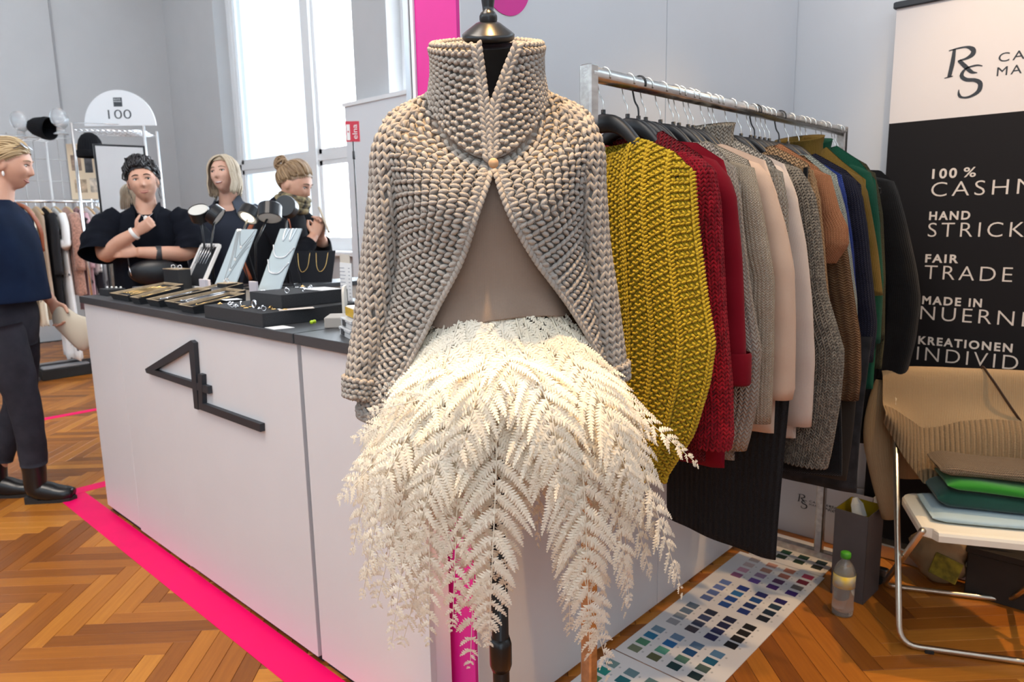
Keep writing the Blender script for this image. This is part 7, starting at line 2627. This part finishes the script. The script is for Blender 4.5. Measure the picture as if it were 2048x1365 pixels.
MB().tube(catmull([(-0.06, -0.03, 1.475), (-0.035, -0.10, 1.44), (0.012, -0.190, 1.405), (0.05, -0.10, 1.44), (0.065, -0.03, 1.475)], 20), 0.0015, 5).build('chain', SILV, pn, True)
cbg = thing('crossbody_bag', 'black leather crossbody bag in front of the dark-haired woman', 'bag', tuple(P2.location), P2.rotation_euler[2])
V, F = ell_geo((0.03, -0.205, 1.10), 0.135, 0.045, 0.075, 26, 16)
mesh_obj('pouch', V, F, mat('black_bag_leather', (0.010, 0.010, 0.012), 0.38, bump=0.1, bscale=80), cbg, True)
MB().tube(catmull([(-0.095, -0.20, 1.14), (-0.10, -0.20, 1.22), (-0.10, -0.15, 1.30)], 10), 0.004, 6).build('strap', LGREY, cbg, True)
MB().tube([(-0.095, -0.225, 1.14), (-0.085, -0.235, 1.085)], 0.003, 6).build('chain_pull', SILV, cbg, True)

# ---- smiling blonde woman with a bob
P3 = thing('person', 'smiling woman with a straight ash-blonde bob and navy shirt by the window', 'person', (2.15, 4.40, 0), math.radians(-42))
H3 = rotm((-0.005, -0.045, 1.660), rx=math.radians(-10), ry=math.radians(-6), rz=math.radians(-14))
tors = [((0, 0.0, 0.82), up, 0.165, 0.11, 0.115), ((0, 0.0, 1.06), up, 0.145, 0.105, 0.10), ((0, 0, 1.22), up, 0.155, 0.125, 0.10), ((0, 0, 1.34), up, 0.165, 0.12, 0.10), ((0, 0.0, 1.44), up, 0.15, 0.08, 0.085), ((0, 0.0, 1.49), up, 0.07, 0.055, 0.06)]
pcs = [closed_geo(resample(loft_dir(tors), 22))] + head_pieces(H3, (0, -0.005, 1.49))
for s in (-1, 1):
    w_ = (0.215 * s, -0.03, 0.93)
    pcs.append(limb([(0.155 * s, 0.0, 1.43), (0.205 * s, 0.01, 1.30), (0.215 * s, 0.02, 1.16), w_], [0.05, 0.046, 0.04, 0.028]))
    pcs += hand_geo(w_, (0, -0.1, -1), (-s, 0, 0), s, 0.5, 0.92)
    pcs.append(limb([(0.08 * s, 0.0, 0.86), (0.08 * s, 0.0, 0.5), (0.085 * s, 0.03, 0.08), (0.09 * s, -0.08, 0.04)], [0.09, 0.06, 0.045, 0.035], 14))
remeshed('body', pcs, 0.0055, SKIN2, P3)
top_r = [((0, 0.012, 1.512), up, 0.068, 0.052, 0.064), ((0, 0.005, 1.482), up, 0.115, 0.078, 0.085), ((0, 0.0, 1.44), up, 0.175, 0.10, 0.10), ((0, 0.0, 1.34), up, 0.190, 0.14, 0.12), ((0, 0.0, 1.20), up, 0.182, 0.145, 0.12), ((0, 0.0, 1.06), up, 0.182, 0.145, 0.125), ((0, 0.0, 0.90), up, 0.20, 0.15, 0.135)]
G = resample(loft_dir(top_r, 56, 0.025, 9), 40)
G[:14, :, 2] -= (0.115 * cut[None, :] * np.linspace(1, 0, 14)[:, None])
SHIRT = mat('midnight_shirt', (0.010, 0.016, 0.034), 0.8, bump=0.1, bscale=300)
cloth_obj('shirt', G, SHIRT, P3)
for s in (-1, 1):
    G = np.array([[(s * (0.062 + 0.010 * i), -0.004 - 0.012 * j - 0.006 * i, 1.545 - 0.010 * j - 0.020 * i) for i in range(5)] for j in range(6)])
    G[..., 0] *= np.linspace(1.0, 0.75, 6)[:, None]
    G[..., 1] -= np.linspace(0, 0.05, 6)[:, None]
    V = np.concatenate([G.reshape(-1, 3), (G + np.array((s * 0.006, -0.005, 0.002))).reshape(-1, 3)])
    mesh_obj('collar', V, grid_faces(6, 5).tolist() + (grid_faces(6, 5)[:, ::-1] + 30).tolist(), SHIRT, P3, True)
    tube_cloth('shirt_sleeve', [(0.12 * s, 0.0, 1.445), (0.185 * s, 0.0, 1.38), (0.220 * s, 0.01, 1.25), (0.225 * s, 0.0, 1.08), (0.218 * s, -0.02, 0.97)], [0.06, 0.068, 0.062, 0.055, 0.048], SHIRT, P3, seed=s + 3, fold=0.05)
    tube_cloth('trouser_leg', [(0.085 * s, 0, 0.95), (0.085 * s, 0, 0.5), (0.085 * s, 0.02, 0.06)], [0.10, 0.08, 0.07], SHIRT, P3, 18, 20, 0.03, 2 + s, True)
st3 = []
for k in range(230):
    th = rp.uniform(-PI, PI)
    part = np.array((0.012, rp.uniform(-0.55, 0.75), 1.0))
    sx = 1 if th > 0 else -1
    az = abs(th)                     # 0 front .. pi back
    if az < 0.95:
        az = 0.95 + rp.random() * 0.35
    dl = (sx * math.sin(az) * 1.0, -math.cos(az) * 1.0, -0.05 + rp.uniform(-0.05, 0.1))
    part[1] = np.clip(-math.cos(az) * 0.6 + rp.uniform(-0.15, 0.15), -0.62, 0.8)
    e = head_point(unit(np.array([dl])))[0] + unit(np.array(dl)) * 0.016
    L_ = 0.115 + rp.uniform(-0.015, 0.012)
    tail = [e + np.array((sx * 0.008, 0.0, -L_ * 0.5)), e + np.array((-sx * 0.004, -0.006, -L_))]
    st3.append((skull_strand(part, dl, 0.010, 0.016, 12, 0.004 + 0.006 * rp.random(), tail), np.linspace(0.0046, 0.0034, 19)))
put_head(P3, H3, ASHB, st3, lambda V: (V[:, 2] > 0.062 - 0.8 * (V[:, 1] + 0.055)) & (V[:, 2] > -0.09), 1.0, (0.26, 0.18, 0.11), True, gaze=(-0.2, -1, 0.15), open_eye=0.45)

# ---- woman bending over the jewellery
P4 = thing('person', 'woman with light brown tied-back hair in black coat bending over the jewellery', 'person', (2.165, 3.81, 0), math.radians(33))
# local: faces -y = picture right
H4 = rotm((0.0, -0.105, 1.575), rx=math.radians(24), ry=0, rz=math.radians(-2))
ln = lambda a: np.array((0, -math.sin(a), math.cos(a)))
tors = [((0, 0.10, 0.80), ln(0.0), 0.165, 0.11, 0.115), ((0, 0.10, 0.95), ln(0.1), 0.165, 0.11, 0.12), ((0, 0.085, 1.08), ln(0.25), 0.145, 0.105, 0.10), ((0, 0.04, 1.22), ln(0.4), 0.155, 0.12, 0.10), ((0, -0.005, 1.33), ln(0.5), 0.165, 0.11, 0.10), ((0, -0.035, 1.42), ln(0.55), 0.145, 0.075, 0.085), ((0, -0.055, 1.47), ln(0.6), 0.07, 0.055, 0.06)]
pcs = [closed_geo(resample(loft_dir(tors), 22))] + head_pieces(H4, (0, -0.058, 1.475))
hands4 = (0.0, -0.245, 1.335)
for s in (-1, 1):
    w_ = (0.045 * s, -0.215, 1.285)
    el_ = (0.185 * s, -0.145, 1.185)
    pcs.append(limb([(0.15 * s, -0.03, 1.40), (0.195 * s, -0.07, 1.30), el_, (0.12 * s, -0.19, 1.225), w_], [0.05, 0.046, 0.04, 0.036, 0.027], 18))
    pcs += hand_geo(w_, (-0.35 * s, -0.25, 0.85), (-0.8 * s, 0.3, 0.0), -s, 0.8, 0.92)
    pcs.append(limb([(0.08 * s, 0.08, 0.86), (0.08 * s, 0.08, 0.5), (0.085 * s, 0.10, 0.08), (0.09 * s, -0.02, 0.04)], [0.09, 0.06, 0.045, 0.035], 14))
remeshed('body', pcs, 0.0055, SKIN1, P4)
COAT = mat('black_coat_wool', (0.0075, 0.008, 0.011), 0.9, bump=0.15, bscale=250, spec=0.12)
top_r = [((0, -0.050, 1.488), ln(0.6), 0.080, 0.062, 0.068), ((0, -0.042, 1.455), ln(0.58), 0.13, 0.085, 0.09), ((0, -0.028, 1.405), ln(0.52), 0.180, 0.108, 0.11), ((0, 0.0, 1.315), ln(0.46), 0.195, 0.14, 0.13), ((0, 0.045, 1.20), ln(0.36), 0.190, 0.15, 0.13), ((0, 0.085, 1.06), ln(0.2), 0.192, 0.15, 0.135), ((0, 0.10, 0.90), ln(0.05), 0.21, 0.16, 0.15), ((0, 0.10, 0.55), ln(0.0), 0.225, 0.17, 0.16)]
cloth_obj('coat', resample(loft_dir(top_r, 56, 0.022, 12), 44), COAT, P4)
for s in (-1, 1):
    tube_cloth('coat_sleeve', [(0.11 * s, -0.03, 1.415), (0.175 * s, -0.055, 1.36), (0.205 * s, -0.10, 1.27), (0.195 * s, -0.15, 1.185), (0.13 * s, -0.19, 1.215), (0.085 * s, -0.205, 1.25)], [0.06, 0.070, 0.066, 0.060, 0.050, 0.044], COAT, P4, 26, seed=s + 5, fold=0.05)
st4 = []
for k in range(210):
    th = rp.uniform(-PI, PI)
    az = abs(th)
    sx = 1 if th > 0 else -1
    z0 = 0.98 - 0.42 * az + rp.uniform(0.0, 0.35) - 0.25 * (az > 1.5) * rp.random()
    d0 = (sx * math.sin(az) * 0.9, -math.cos(az) * 0.85, z0)
    d1 = (rp.uniform(-0.12, 0.12), 0.85, 0.45 + rp.uniform(-0.12, 0.12))
    st4.append((skull_strand(d0, d1, 0.005, 0.012, 14, 0.014 + 0.010 * rp.random()), np.linspace(0.0048, 0.0042, 14)))
for k in range(46):
    a0 = rp.uniform(0, 2 * PI)
    c = np.array((0.0, 0.128, 0.078))
    q = np.linspace(0, 3.8, 12)
    ax1, ax2 = unit(rp.normal(size=3)), None
    ax2 = unit(np.cross(ax1, rp.normal(size=3)))
    st4.append((c + (0.026 + 0.012 * rp.random()) * (np.cos(q + a0)[:, None] * ax1 + np.sin(q + a0)[:, None] * ax2) * np.array((0.9, 1.0, 1.2)), np.full(12, 0.004)))
put_head(P4, H4, BRNH, st4, lambda V: (V[:, 2] > 0.060 - 0.75 * (V[:, 1] + 0.055)) & (V[:, 2] > -0.06), 0.1, (0.12, 0.07, 0.04), gaze=(0, -1, -0.7), open_eye=0.32)
sc = thing('scarf', 'black and gold patterned scarf round the neck of the bending woman', 'scarf', tuple(P4.location), P4.rotation_euler[2])
SCF = mat('patterned_scarf', (0.010, 0.010, 0.012), 0.8, var=1.0, vscale=32, dark=(0.38, 0.30, 0.15))
for k, (z, r_, t_) in enumerate(((1.455, 0.088, 0.026), (1.480, 0.080, 0.026), (1.503, 0.073, 0.022))):
    pts = [(r_ * math.cos(a), -0.058 - (z - 1.455) * 0.7 + r_ * 0.95 * math.sin(a), z + 0.6 * r_ * -math.sin(a) * -0.45) for a in np.linspace(0, 2 * PI, 30)[:-1]]
    MB().tube(pts, t_, 12, closed=True).build('loop', SCF, sc, True)
ph_ = thing('phone', 'dark phone in a cream case held up by the bending woman', 'phone', tuple(P4.location), P4.rotation_euler[2])
MB().box(-0.036, 0.036, -0.006, 0.006, -0.075, 0.075, 0.004, Matrix.Translation((0.0, -0.262, 1.375)) @ Matrix.Rotation(-0.35, 4, 'X') @ Matrix.Rotation(0.4, 4, 'Z')).build('case', mat('cream_case', (0.62, 0.52, 0.40), 0.5), ph_)
MB().box(-0.033, 0.033, 0.0065, 0.0075, -0.071, 0.071, 0, Matrix.Translation((0.0, -0.262, 1.375)) @ Matrix.Rotation(-0.35, 4, 'X') @ Matrix.Rotation(0.4, 4, 'Z')).build('screen', mat('phone_glass', (0.01, 0.01, 0.012), 0.1), ph_)
sb4 = thing('shoulder_bag', 'rust leather strap over the shoulder of the bending woman', 'bag', tuple(P4.location), P4.rotation_euler[2])
V, F = tube_geo(catmull([(-0.195, -0.15, 1.15), (-0.185, -0.14, 1.28), (-0.150, -0.105, 1.40), (-0.135, -0.035, 1.465), (-0.150, 0.07, 1.40), (-0.195, 0.15, 1.20), (-0.215, 0.10, 1.05)], 34), 0, 8, True, ell=[(0.004, 0.014)] * 34, up=(-1, 0, 0.3))
mesh_obj('strap', V, F, RUST, sb4, True)

# ------------------------------------------------------------------ clothes stand in the background
CHROM2 = mat('bright_chrome_wire', (0.85, 0.85, 0.86), 0.2, 1.0)
WHWIRE = mat('white_wire', (0.80, 0.80, 0.80), 0.4)
YB, XB0, XB1 = 7.50, 1.66, 2.46
rk = thing('clothes_rack', 'chrome clothes rail with dresses and coats in the background stand', 'clothes rack', (2.05, YB, 0))
MB().tube([(XB0, YB, 1.60), (XB1, YB, 1.60)], 0.012, 10).build('rail', CHROM2, rk, True, local=False)
for x in (XB0, XB1):
    MB().tube([(x, YB, 0.06), (x, YB, 1.605)], 0.012, 10).build('post', CHROM2, rk, True, local=False)
    MB().box(x - 0.015, x + 0.015, YB - 0.25, YB + 0.25, 0.03, 0.06, 0.004).build('foot_bar', LGREY, rk, local=False)
MB().box(XB0, XB1, YB - 0.02, YB + 0.02, 0.10, 0.13, 0.004).build('lower_bar', LGREY, rk, local=False)


def hung(name, label, cat, x, zb, w, th, material, seed, sleeve=0.0, flare=1.0, rz=0.0):
    t = thing(name, label, cat, (x, YB, 0), rz)
    n, m = 26, 41
    a = np.linspace(0, 2 * PI, m)
    zt_ = 1.545
    tt = np.linspace(0, 1, n)
    hw = np.interp(tt, [0, 0.03, 0.09, 0.2, 1], [0.06, 0.13, w, w * 0.95, w * 0.95 * flare])
    tx = np.interp(tt, [0, 0.05, 0.15, 1], [0.012, 0.02, th, th * 1.1])
    z = zt_ + (zb - zt_) * tt
    fo = 0.10 * np.sin(a * 5 + seed)[None] * tt[:, None] + 0.06 * np.sin(a * 9 + seed * 2)[None] * tt[:, None]
    G = np.stack([np.cos(a)[None] * tx[:, None] * (1 + 3 * fo), np.sin(a)[None] * hw[:, None] * (1 + 0.4 * fo), np.tile(z[:, None], (1, m)) + 0.01 * np.sin(a * 4 + seed)[None] * tt[:, None]], -1)
    mesh_obj('body', G.reshape(-1, 3), grid_faces(n, m).tolist() + [tuple(range((n - 1) * m, n * m - 1))], material, t, True, grid_uv(G))
    if sleeve > 0:
        for s in (-1, 1):
            V, F = tube_geo(catmull([(0, s * w * 0.80, 1.47), (0, s * (w + 0.01), 1.38), (-0.01, s * (w + 0.02), 1.2), (-0.01, s * (w + 0.01), sleeve)], 16), 0, 14, True, ell=[(0.05, th * 0.95)] * 16, up=(0, 1, 0))
            mesh_obj('sleeve', V, F, material, t, True)
    hg = MB()
    hg.tube(catmull([(0, -0.19, 1.485), (0, -0.08, 1.53), (0, 0, 1.545), (0, 0.08, 1.53), (0, 0.19, 1.485)], 17), 0.011, 8)
    h = thing('hanger', 'pale wooden hanger carrying the %s' % label.split(',')[0], 'hanger', (x, YB, 0), rz, 'wooden hangers on the background rail')
    hg.build('shoulder_bar', mat('pale_hanger_wood', (0.58, 0.40, 0.22), 0.5), h, True)
    MB().tube(catmull([(0, 0, 1.55), (0, 0.0, 1.585), (0, 0.016, 1.605), (0, 0, 1.618), (0, -0.015, 1.602)], 14), 0.0025, 6).build('hook', CHROM2, h, True)
    return t


def print_mat(name, base, ink, sc, lo=0.50):
    m = mat(name, base, 0.85, var=1.0, vscale=sc, dark=ink, bump=0.1, bscale=200)
    for n in m.node_tree.nodes:
        if n.type == 'VALTORGB':
            n.color_ramp.elements[0].position, n.color_ramp.elements[1].position = lo - 0.10, lo - 0.06
    return m


hung('dress', 'peach beige dress, leftmost of the background rail', 'dress', 1.73, 0.55, 0.20, 0.030, mat('peach_beige_cloth', (0.62, 0.44, 0.31), 0.85, bump=0.1), 1)
hung('dress', 'cream printed dress beside the peach one', 'dress', 1.80, 0.50, 0.20, 0.030, print_mat('cream_print', (0.72, 0.64, 0.54), (0.20, 0.17, 0.15), 14, 0.45), 2)
hung('dress', 'sand coloured plain dress before the black coat', 'dress', 1.87, 0.55, 0.20, 0.028, mat('sand_cloth', (0.58, 0.45, 0.34), 0.85, bump=0.1), 3)
hung('coat', 'black cloth coat, third from the pink fluffy coat', 'coat', 1.94, 0.62, 0.21, 0.034, mat('black_coat_cloth', (0.010, 0.010, 0.013), 0.9, bump=0.15), 4, 0.95)
hung('dress', 'long white dress with black flower print', 'dress', 2.02, 0.16, 0.21, 0.036, print_mat('white_flower_print', (0.74, 0.70, 0.66), (0.10, 0.10, 0.11), 9, 0.44), 5, 1.25, 1.15)
g = hung('coat', 'fluffy dusty pink coat in the middle of the background rail', 'coat', 2.11, 0.75, 0.225, 0.048, mat('dusty_pink_plush', (0.52, 0.27, 0.20), 0.98, var=0.35, vscale=60, bump=1.0, bscale=90, sheen=0.5), 6, 0.98)
hung('dress', 'mauve and black patterned dress beside the pink coat', 'dress', 2.20, 0.60, 0.215, 0.034, print_mat('mauve_print', (0.36, 0.22, 0.24), (0.02, 0.02, 0.025), 6, 0.52), 7, 1.0)
hung('dress', 'black and white colour-block dress near the chrome post', 'dress', 2.28, 0.30, 0.21, 0.034, print_mat('black_white_block', (0.70, 0.68, 0.67), (0.012, 0.012, 0.02), 3.2, 0.53), 8, 0, 1.1)
hung('dress', 'grey printed dress next to the chrome post', 'dress', 2.36, 0.35, 0.21, 0.032, print_mat('grey_print', (0.42, 0.42, 0.44), (0.10, 0.10, 0.12), 10, 0.5), 9)
pile = thing('storage_crate', 'black crate of folded clothes on the floor under the background rail', 'crate', (2.02, YB + 0.02, 0))
MB().box(-0.30, 0.30, -0.15, 0.20, 0.0, 0.09, 0.006).build('crate', DARK, pile)
MB().box(-0.28, 0.10, -0.13, 0.18, 0.091, 0.115, 0.01).build('cloth', mat('grey_folded', (0.35, 0.35, 0.36), 0.9), pile)

# wire grid wall and shelf of the stand
gw = thing('wire_grid_wall', 'white wire grid wall panel above the background clothes rail', 'grid panel', (2.0, 7.85, 0))
for k in range(12):
    MB().tube([(1.30 + k * 0.10, 7.85, 1.15), (1.30 + k * 0.10, 7.85, 2.22)], 0.0035, 6).build('wire', mat('grey_wire', (0.45, 0.44, 0.43), 0.4, 0.6), gw, True, local=False)
for k in range(6):
    MB().tube([(1.28, 7.85, 1.20 + k * 0.20), (2.44, 7.85, 1.20 + k * 0.20)], 0.0035, 6).build('wire', mat('grey_wire', (0.45, 0.44, 0.43)), gw, True, local=False)
for x in (1.29, 2.43):
    MB().tube([(x, 7.85, 0.0), (x, 7.85, 2.25)], 0.012, 10).build('post', CHROM2, gw, True, local=False)
sh = thing('wire_shelf', 'chrome wire shelf on posts carrying the number sign', 'shelf', (2.3, 7.3, 0))
for (x, y) in ((2.15, 7.22), (2.66, 6.98), (2.42, 7.62), (2.93, 7.38)):
    MB().tube([(x, y, 0.0), (x, y, 2.27)], 0.013, 10).build('post', CHROM2, sh, True, local=False)
e0, e1 = np.array((2.15, 7.22, 2.22)), np.array((2.66, 6.98, 2.22))
dv = np.array((0.27, 0.40, 0))
for k in range(14):
    f = k / 13
    a = e0 * (1 - f) + e1 * f
    MB().tube([tuple(a), tuple(a + dv)], 0.003, 5).build('wire', CHROM2, sh, True, local=False)
for k in range(5):
    f = k / 4
    MB().tube([tuple(e0 + dv * f), tuple(e1 + dv * f)], 0.004, 5).build('wire', CHROM2, sh, True, local=False)
m = MB()
m.tube([tuple(e0 + np.array((0, 0, 0.05))), tuple(e1 + np.array((0, 0, 0.05)))], 0.004, 6)
m.build('front_rail', CHROM2, sh, True, local=False)
tl = thing('wire_shelf', 'long pale wire shelf with hat stands above the grid wall', 'shelf', (1.7, 7.6, 0))
for k in range(9):
    MB().tube([(1.30 + 0.10 * k, 7.55, 2.16), (1.30 + 0.10 * k, 7.84, 2.16)], 0.003, 5).build('wire', WHWIRE, tl, True, local=False)
for y in (7.55, 7.70, 7.84):
    MB().tube([(1.28, y, 2.16), (2.12, y, 2.16)], 0.005, 6).build('wire', WHWIRE, tl, True, local=False)
for x in (1.30, 2.10):
    MB().tube([(x, 7.84, 0), (x, 7.84, 2.16)], 0.010, 8).build('post', WHWIRE, tl, True, local=False)

# number sign 100
NS = np.array((2.50, 7.06, 2.255))
sd = unit(np.array((0.70, -0.714, 0)))
nf = np.array((-0.714, -0.70, 0.0))
sg100 = thing('number_sign', 'white half-round sign with the number 100 above the mirror', 'sign', tuple(NS))
SIGNW = mat('white_sign_board', (0.86, 0.88, 0.90), 0.45)
R_ = 0.315
poly = [(R_ * math.cos(a), 0.98 * R_ * math.sin(a)) for a in np.linspace(0, PI, 40)]
MB().prism(poly, lambda a, b, d: tuple(sd * a + nf * d + np.array((0, 0, b))), 0.0, 0.012).build('board', SIGNW, sg100)


def sign_text(txt, x, z, size, width, material, bold=0.0, d=0.0125):
    vs, fs = text_geo(txt, size, 0.0005, 1.0, width=width, bold=bold)
    out = [tuple(sd * (x + p[0]) + nf * (d + 0.001 + p[2]) + np.array((0, 0, z + p[1]))) for p in vs]
    return mesh_obj('lettering', out, fs, material, sg100)


INK = mat('sign_ink', (0.06, 0.07, 0.08), 0.6)
sign_text('100', -0.098, 0.060, 0.115, 0.205, INK, -0.001)
MB().prism([(-0.040, 0.165), (0.036, 0.165), (0.036, 0.243), (-0.040, 0.243)], lambda a, b, d: tuple(sd * a + nf * d + np.array((0, 0, b))), 0.012, 0.0135).build('logo_square', INK, sg100)
sign_text('BLICK', -0.034, 0.222, 0.018, 0.062, SIGNW, 0.0, 0.014)
sign_text('FANG', -0.034, 0.203, 0.018, 0.062, SIGNW, 0.0, 0.014)

# mirror turned toward the bob-haired woman
MC = np.array((2.135, 6.115, 1.40))
nrm = unit(unit(np.array((0, 0, 1.35)) - MC) + unit(np.array((2.05, 4.20, 1.55)) - MC))
nrm = unit(nrm * np.array((1, 1, 0)))
sx = np.cross(np.array((0, 0, 1.0)), nrm)
if sx @ np.array((0.68, -0.73, 0)) < 0:
    sx = -sx
mir = thing('mirror', 'narrow standing mirror with a thin black frame behind the dark-haired woman', 'mirror', (MC[0], MC[1], 0))
W2, z0, z1 = 0.165, 0.12, 1.975
fn = lambda a, b, d: tuple(np.array((0, 0, 0.0)) + sx * a + nrm * d + np.array((0, 0, b)))
MB().prism([(-W2, z0), (W2, z0), (W2, z1), (-W2, z1)], fn, 0.0, 0.004).build('glass', mat('mirror_silver', (0.92, 0.93, 0.93), 0.02, 1.0), mir)
m = MB()
for q in ([(-W2 - 0.014, z0 - 0.014), (-W2, z0 - 0.014), (-W2, z1 + 0.014), (-W2 - 0.014, z1 + 0.014)], [(W2, z0 - 0.014), (W2 + 0.014, z0 - 0.014), (W2 + 0.014, z1 + 0.014), (W2, z1 + 0.014)], [(-W2, z1), (W2, z1), (W2, z1 + 0.014), (-W2, z1 + 0.014)], [(-W2, z0 - 0.014), (W2, z0 - 0.014), (W2, z0), (-W2, z0)]):
    m.prism(q, fn, -0.012, 0.012)
m.build('frame', LBLK, mir)
m = MB()
m.tube([fn(0, 1.6, -0.012), fn(0, 0.0, -0.45)], 0.012, 8)
m.build('stand_leg', LBLK, mir)
MB().prism([(-W2 - 0.014, 0.0), (W2 + 0.014, 0.0), (W2 + 0.014, 0.106), (-W2 - 0.014, 0.106)], fn, -0.012, 0.012).build('foot', LBLK, mir)

# hats
KNB = knit_mat('black_hat_knit', (0.008, 0.009, 0.013), 0.012, 0.008, 0.8)


def beanie(label, loc, rx, rz, s=1.0):
    t = thing('beanie', label, 'hat', loc, 0, None, (rx, 0, rz))
    prof = [(0.0, 0.215), (0.03, 0.212), (0.065, 0.190), (0.090, 0.150), (0.103, 0.100), (0.108, 0.055)]
    a = np.linspace(0, 2 * PI, 33)
    G = np.array([np.stack([r_ * s * np.cos(a), r_ * s * np.sin(a) * 0.9, np.full(33, z * s)], -1) for r_, z in prof])
    mesh_obj('crown', G.reshape(-1, 3), grid_faces(6, 33), KNB, t, True, grid_uv(G))
    G = np.array([np.stack([r_ * s * np.cos(a), r_ * s * np.sin(a) * 0.9, np.full(33, z * s)], -1) for r_, z in ((0.110, 0.062), (0.116, 0.058), (0.117, 0.010), (0.112, 0.0), (0.105, 0.01))])
    mesh_obj('cuff', G.reshape(-1, 3), grid_faces(5, 33), KNB, t, True, grid_uv(G))
    return t


beanie('black knit beanie hanging on the post below the number sign', (2.235, 7.08, 1.965), 0.0, 0.3)
beanie('black knit hat tipped sideways on a clear head form on the shelf', (2.035, 7.40, 2.225), math.radians(-80), math.radians(38), 0.95)
CLEAR = mat('clear_acrylic', (0.92, 0.95, 0.97), 0.08, trans=0.75)
for k, (lab, p) in enumerate((('clear acrylic head form under the tipped black hat', (2.10, 7.36, 2.18)), ('clear acrylic head form at the far end of the wire shelf', (1.86, 7.62, 2.16)))):
    t = thing('head_form', lab, 'head form', p, 0.6)
    E = Matrix.Translation((0, 0, 0.135)) @ Matrix.Rotation(math.radians(-20), 4, 'X') @ Matrix.Scale(0.85, 4)
    mesh_obj('head', [tuple(E @ Vector(v)) for v in HEAD_V], HEAD_F, CLEAR, t, True)
    MB().lathe([(0.06, 0), (0.06, 0.006), (0.035, 0.02), (0.03, 0.06)], seg=18).build('base', CLEAR, t, True)
# posters on the stand, the warm glow put into the board colour
pb = thing('poster_panel', 'poster panel, its warm light painted as cream, with small pictures between shelf posts', 'poster', (2.30, 7.45, 0))
fn = lambda a, b, d: tuple(np.array((0.0, 0.0, 0.0)) + sd * a + nf * d + np.array((0, 0, b)))
MB().prism([(-0.16, 1.62), (0.17, 1.62), (0.17, 2.12), (-0.16, 2.12)], fn, 0, 0.006).build('board', mat('warm_glow_board', (0.85, 0.70, 0.50), 0.6), pb)
for k, (a, b, w, h, c) in enumerate(((-0.13, 1.88, 0.09, 0.14, (0.42, 0.30, 0.22)), (-0.01, 1.86, 0.07, 0.17, (0.10, 0.10, 0.11)), (0.08, 1.90, 0.06, 0.10, (0.55, 0.42, 0.30)), (-0.12, 1.68, 0.11, 0.12, (0.66, 0.50, 0.34)), (0.02, 1.68, 0.12, 0.13, (0.72, 0.62, 0.50)))):
    MB().prism([(a, b), (a + w, b), (a + w, b + h), (a, b + h)], fn, 0.006, 0.008).build('picture', mat('poster_tone_%d' % k, c, 0.6, var=0.5, vscale=18), pb)
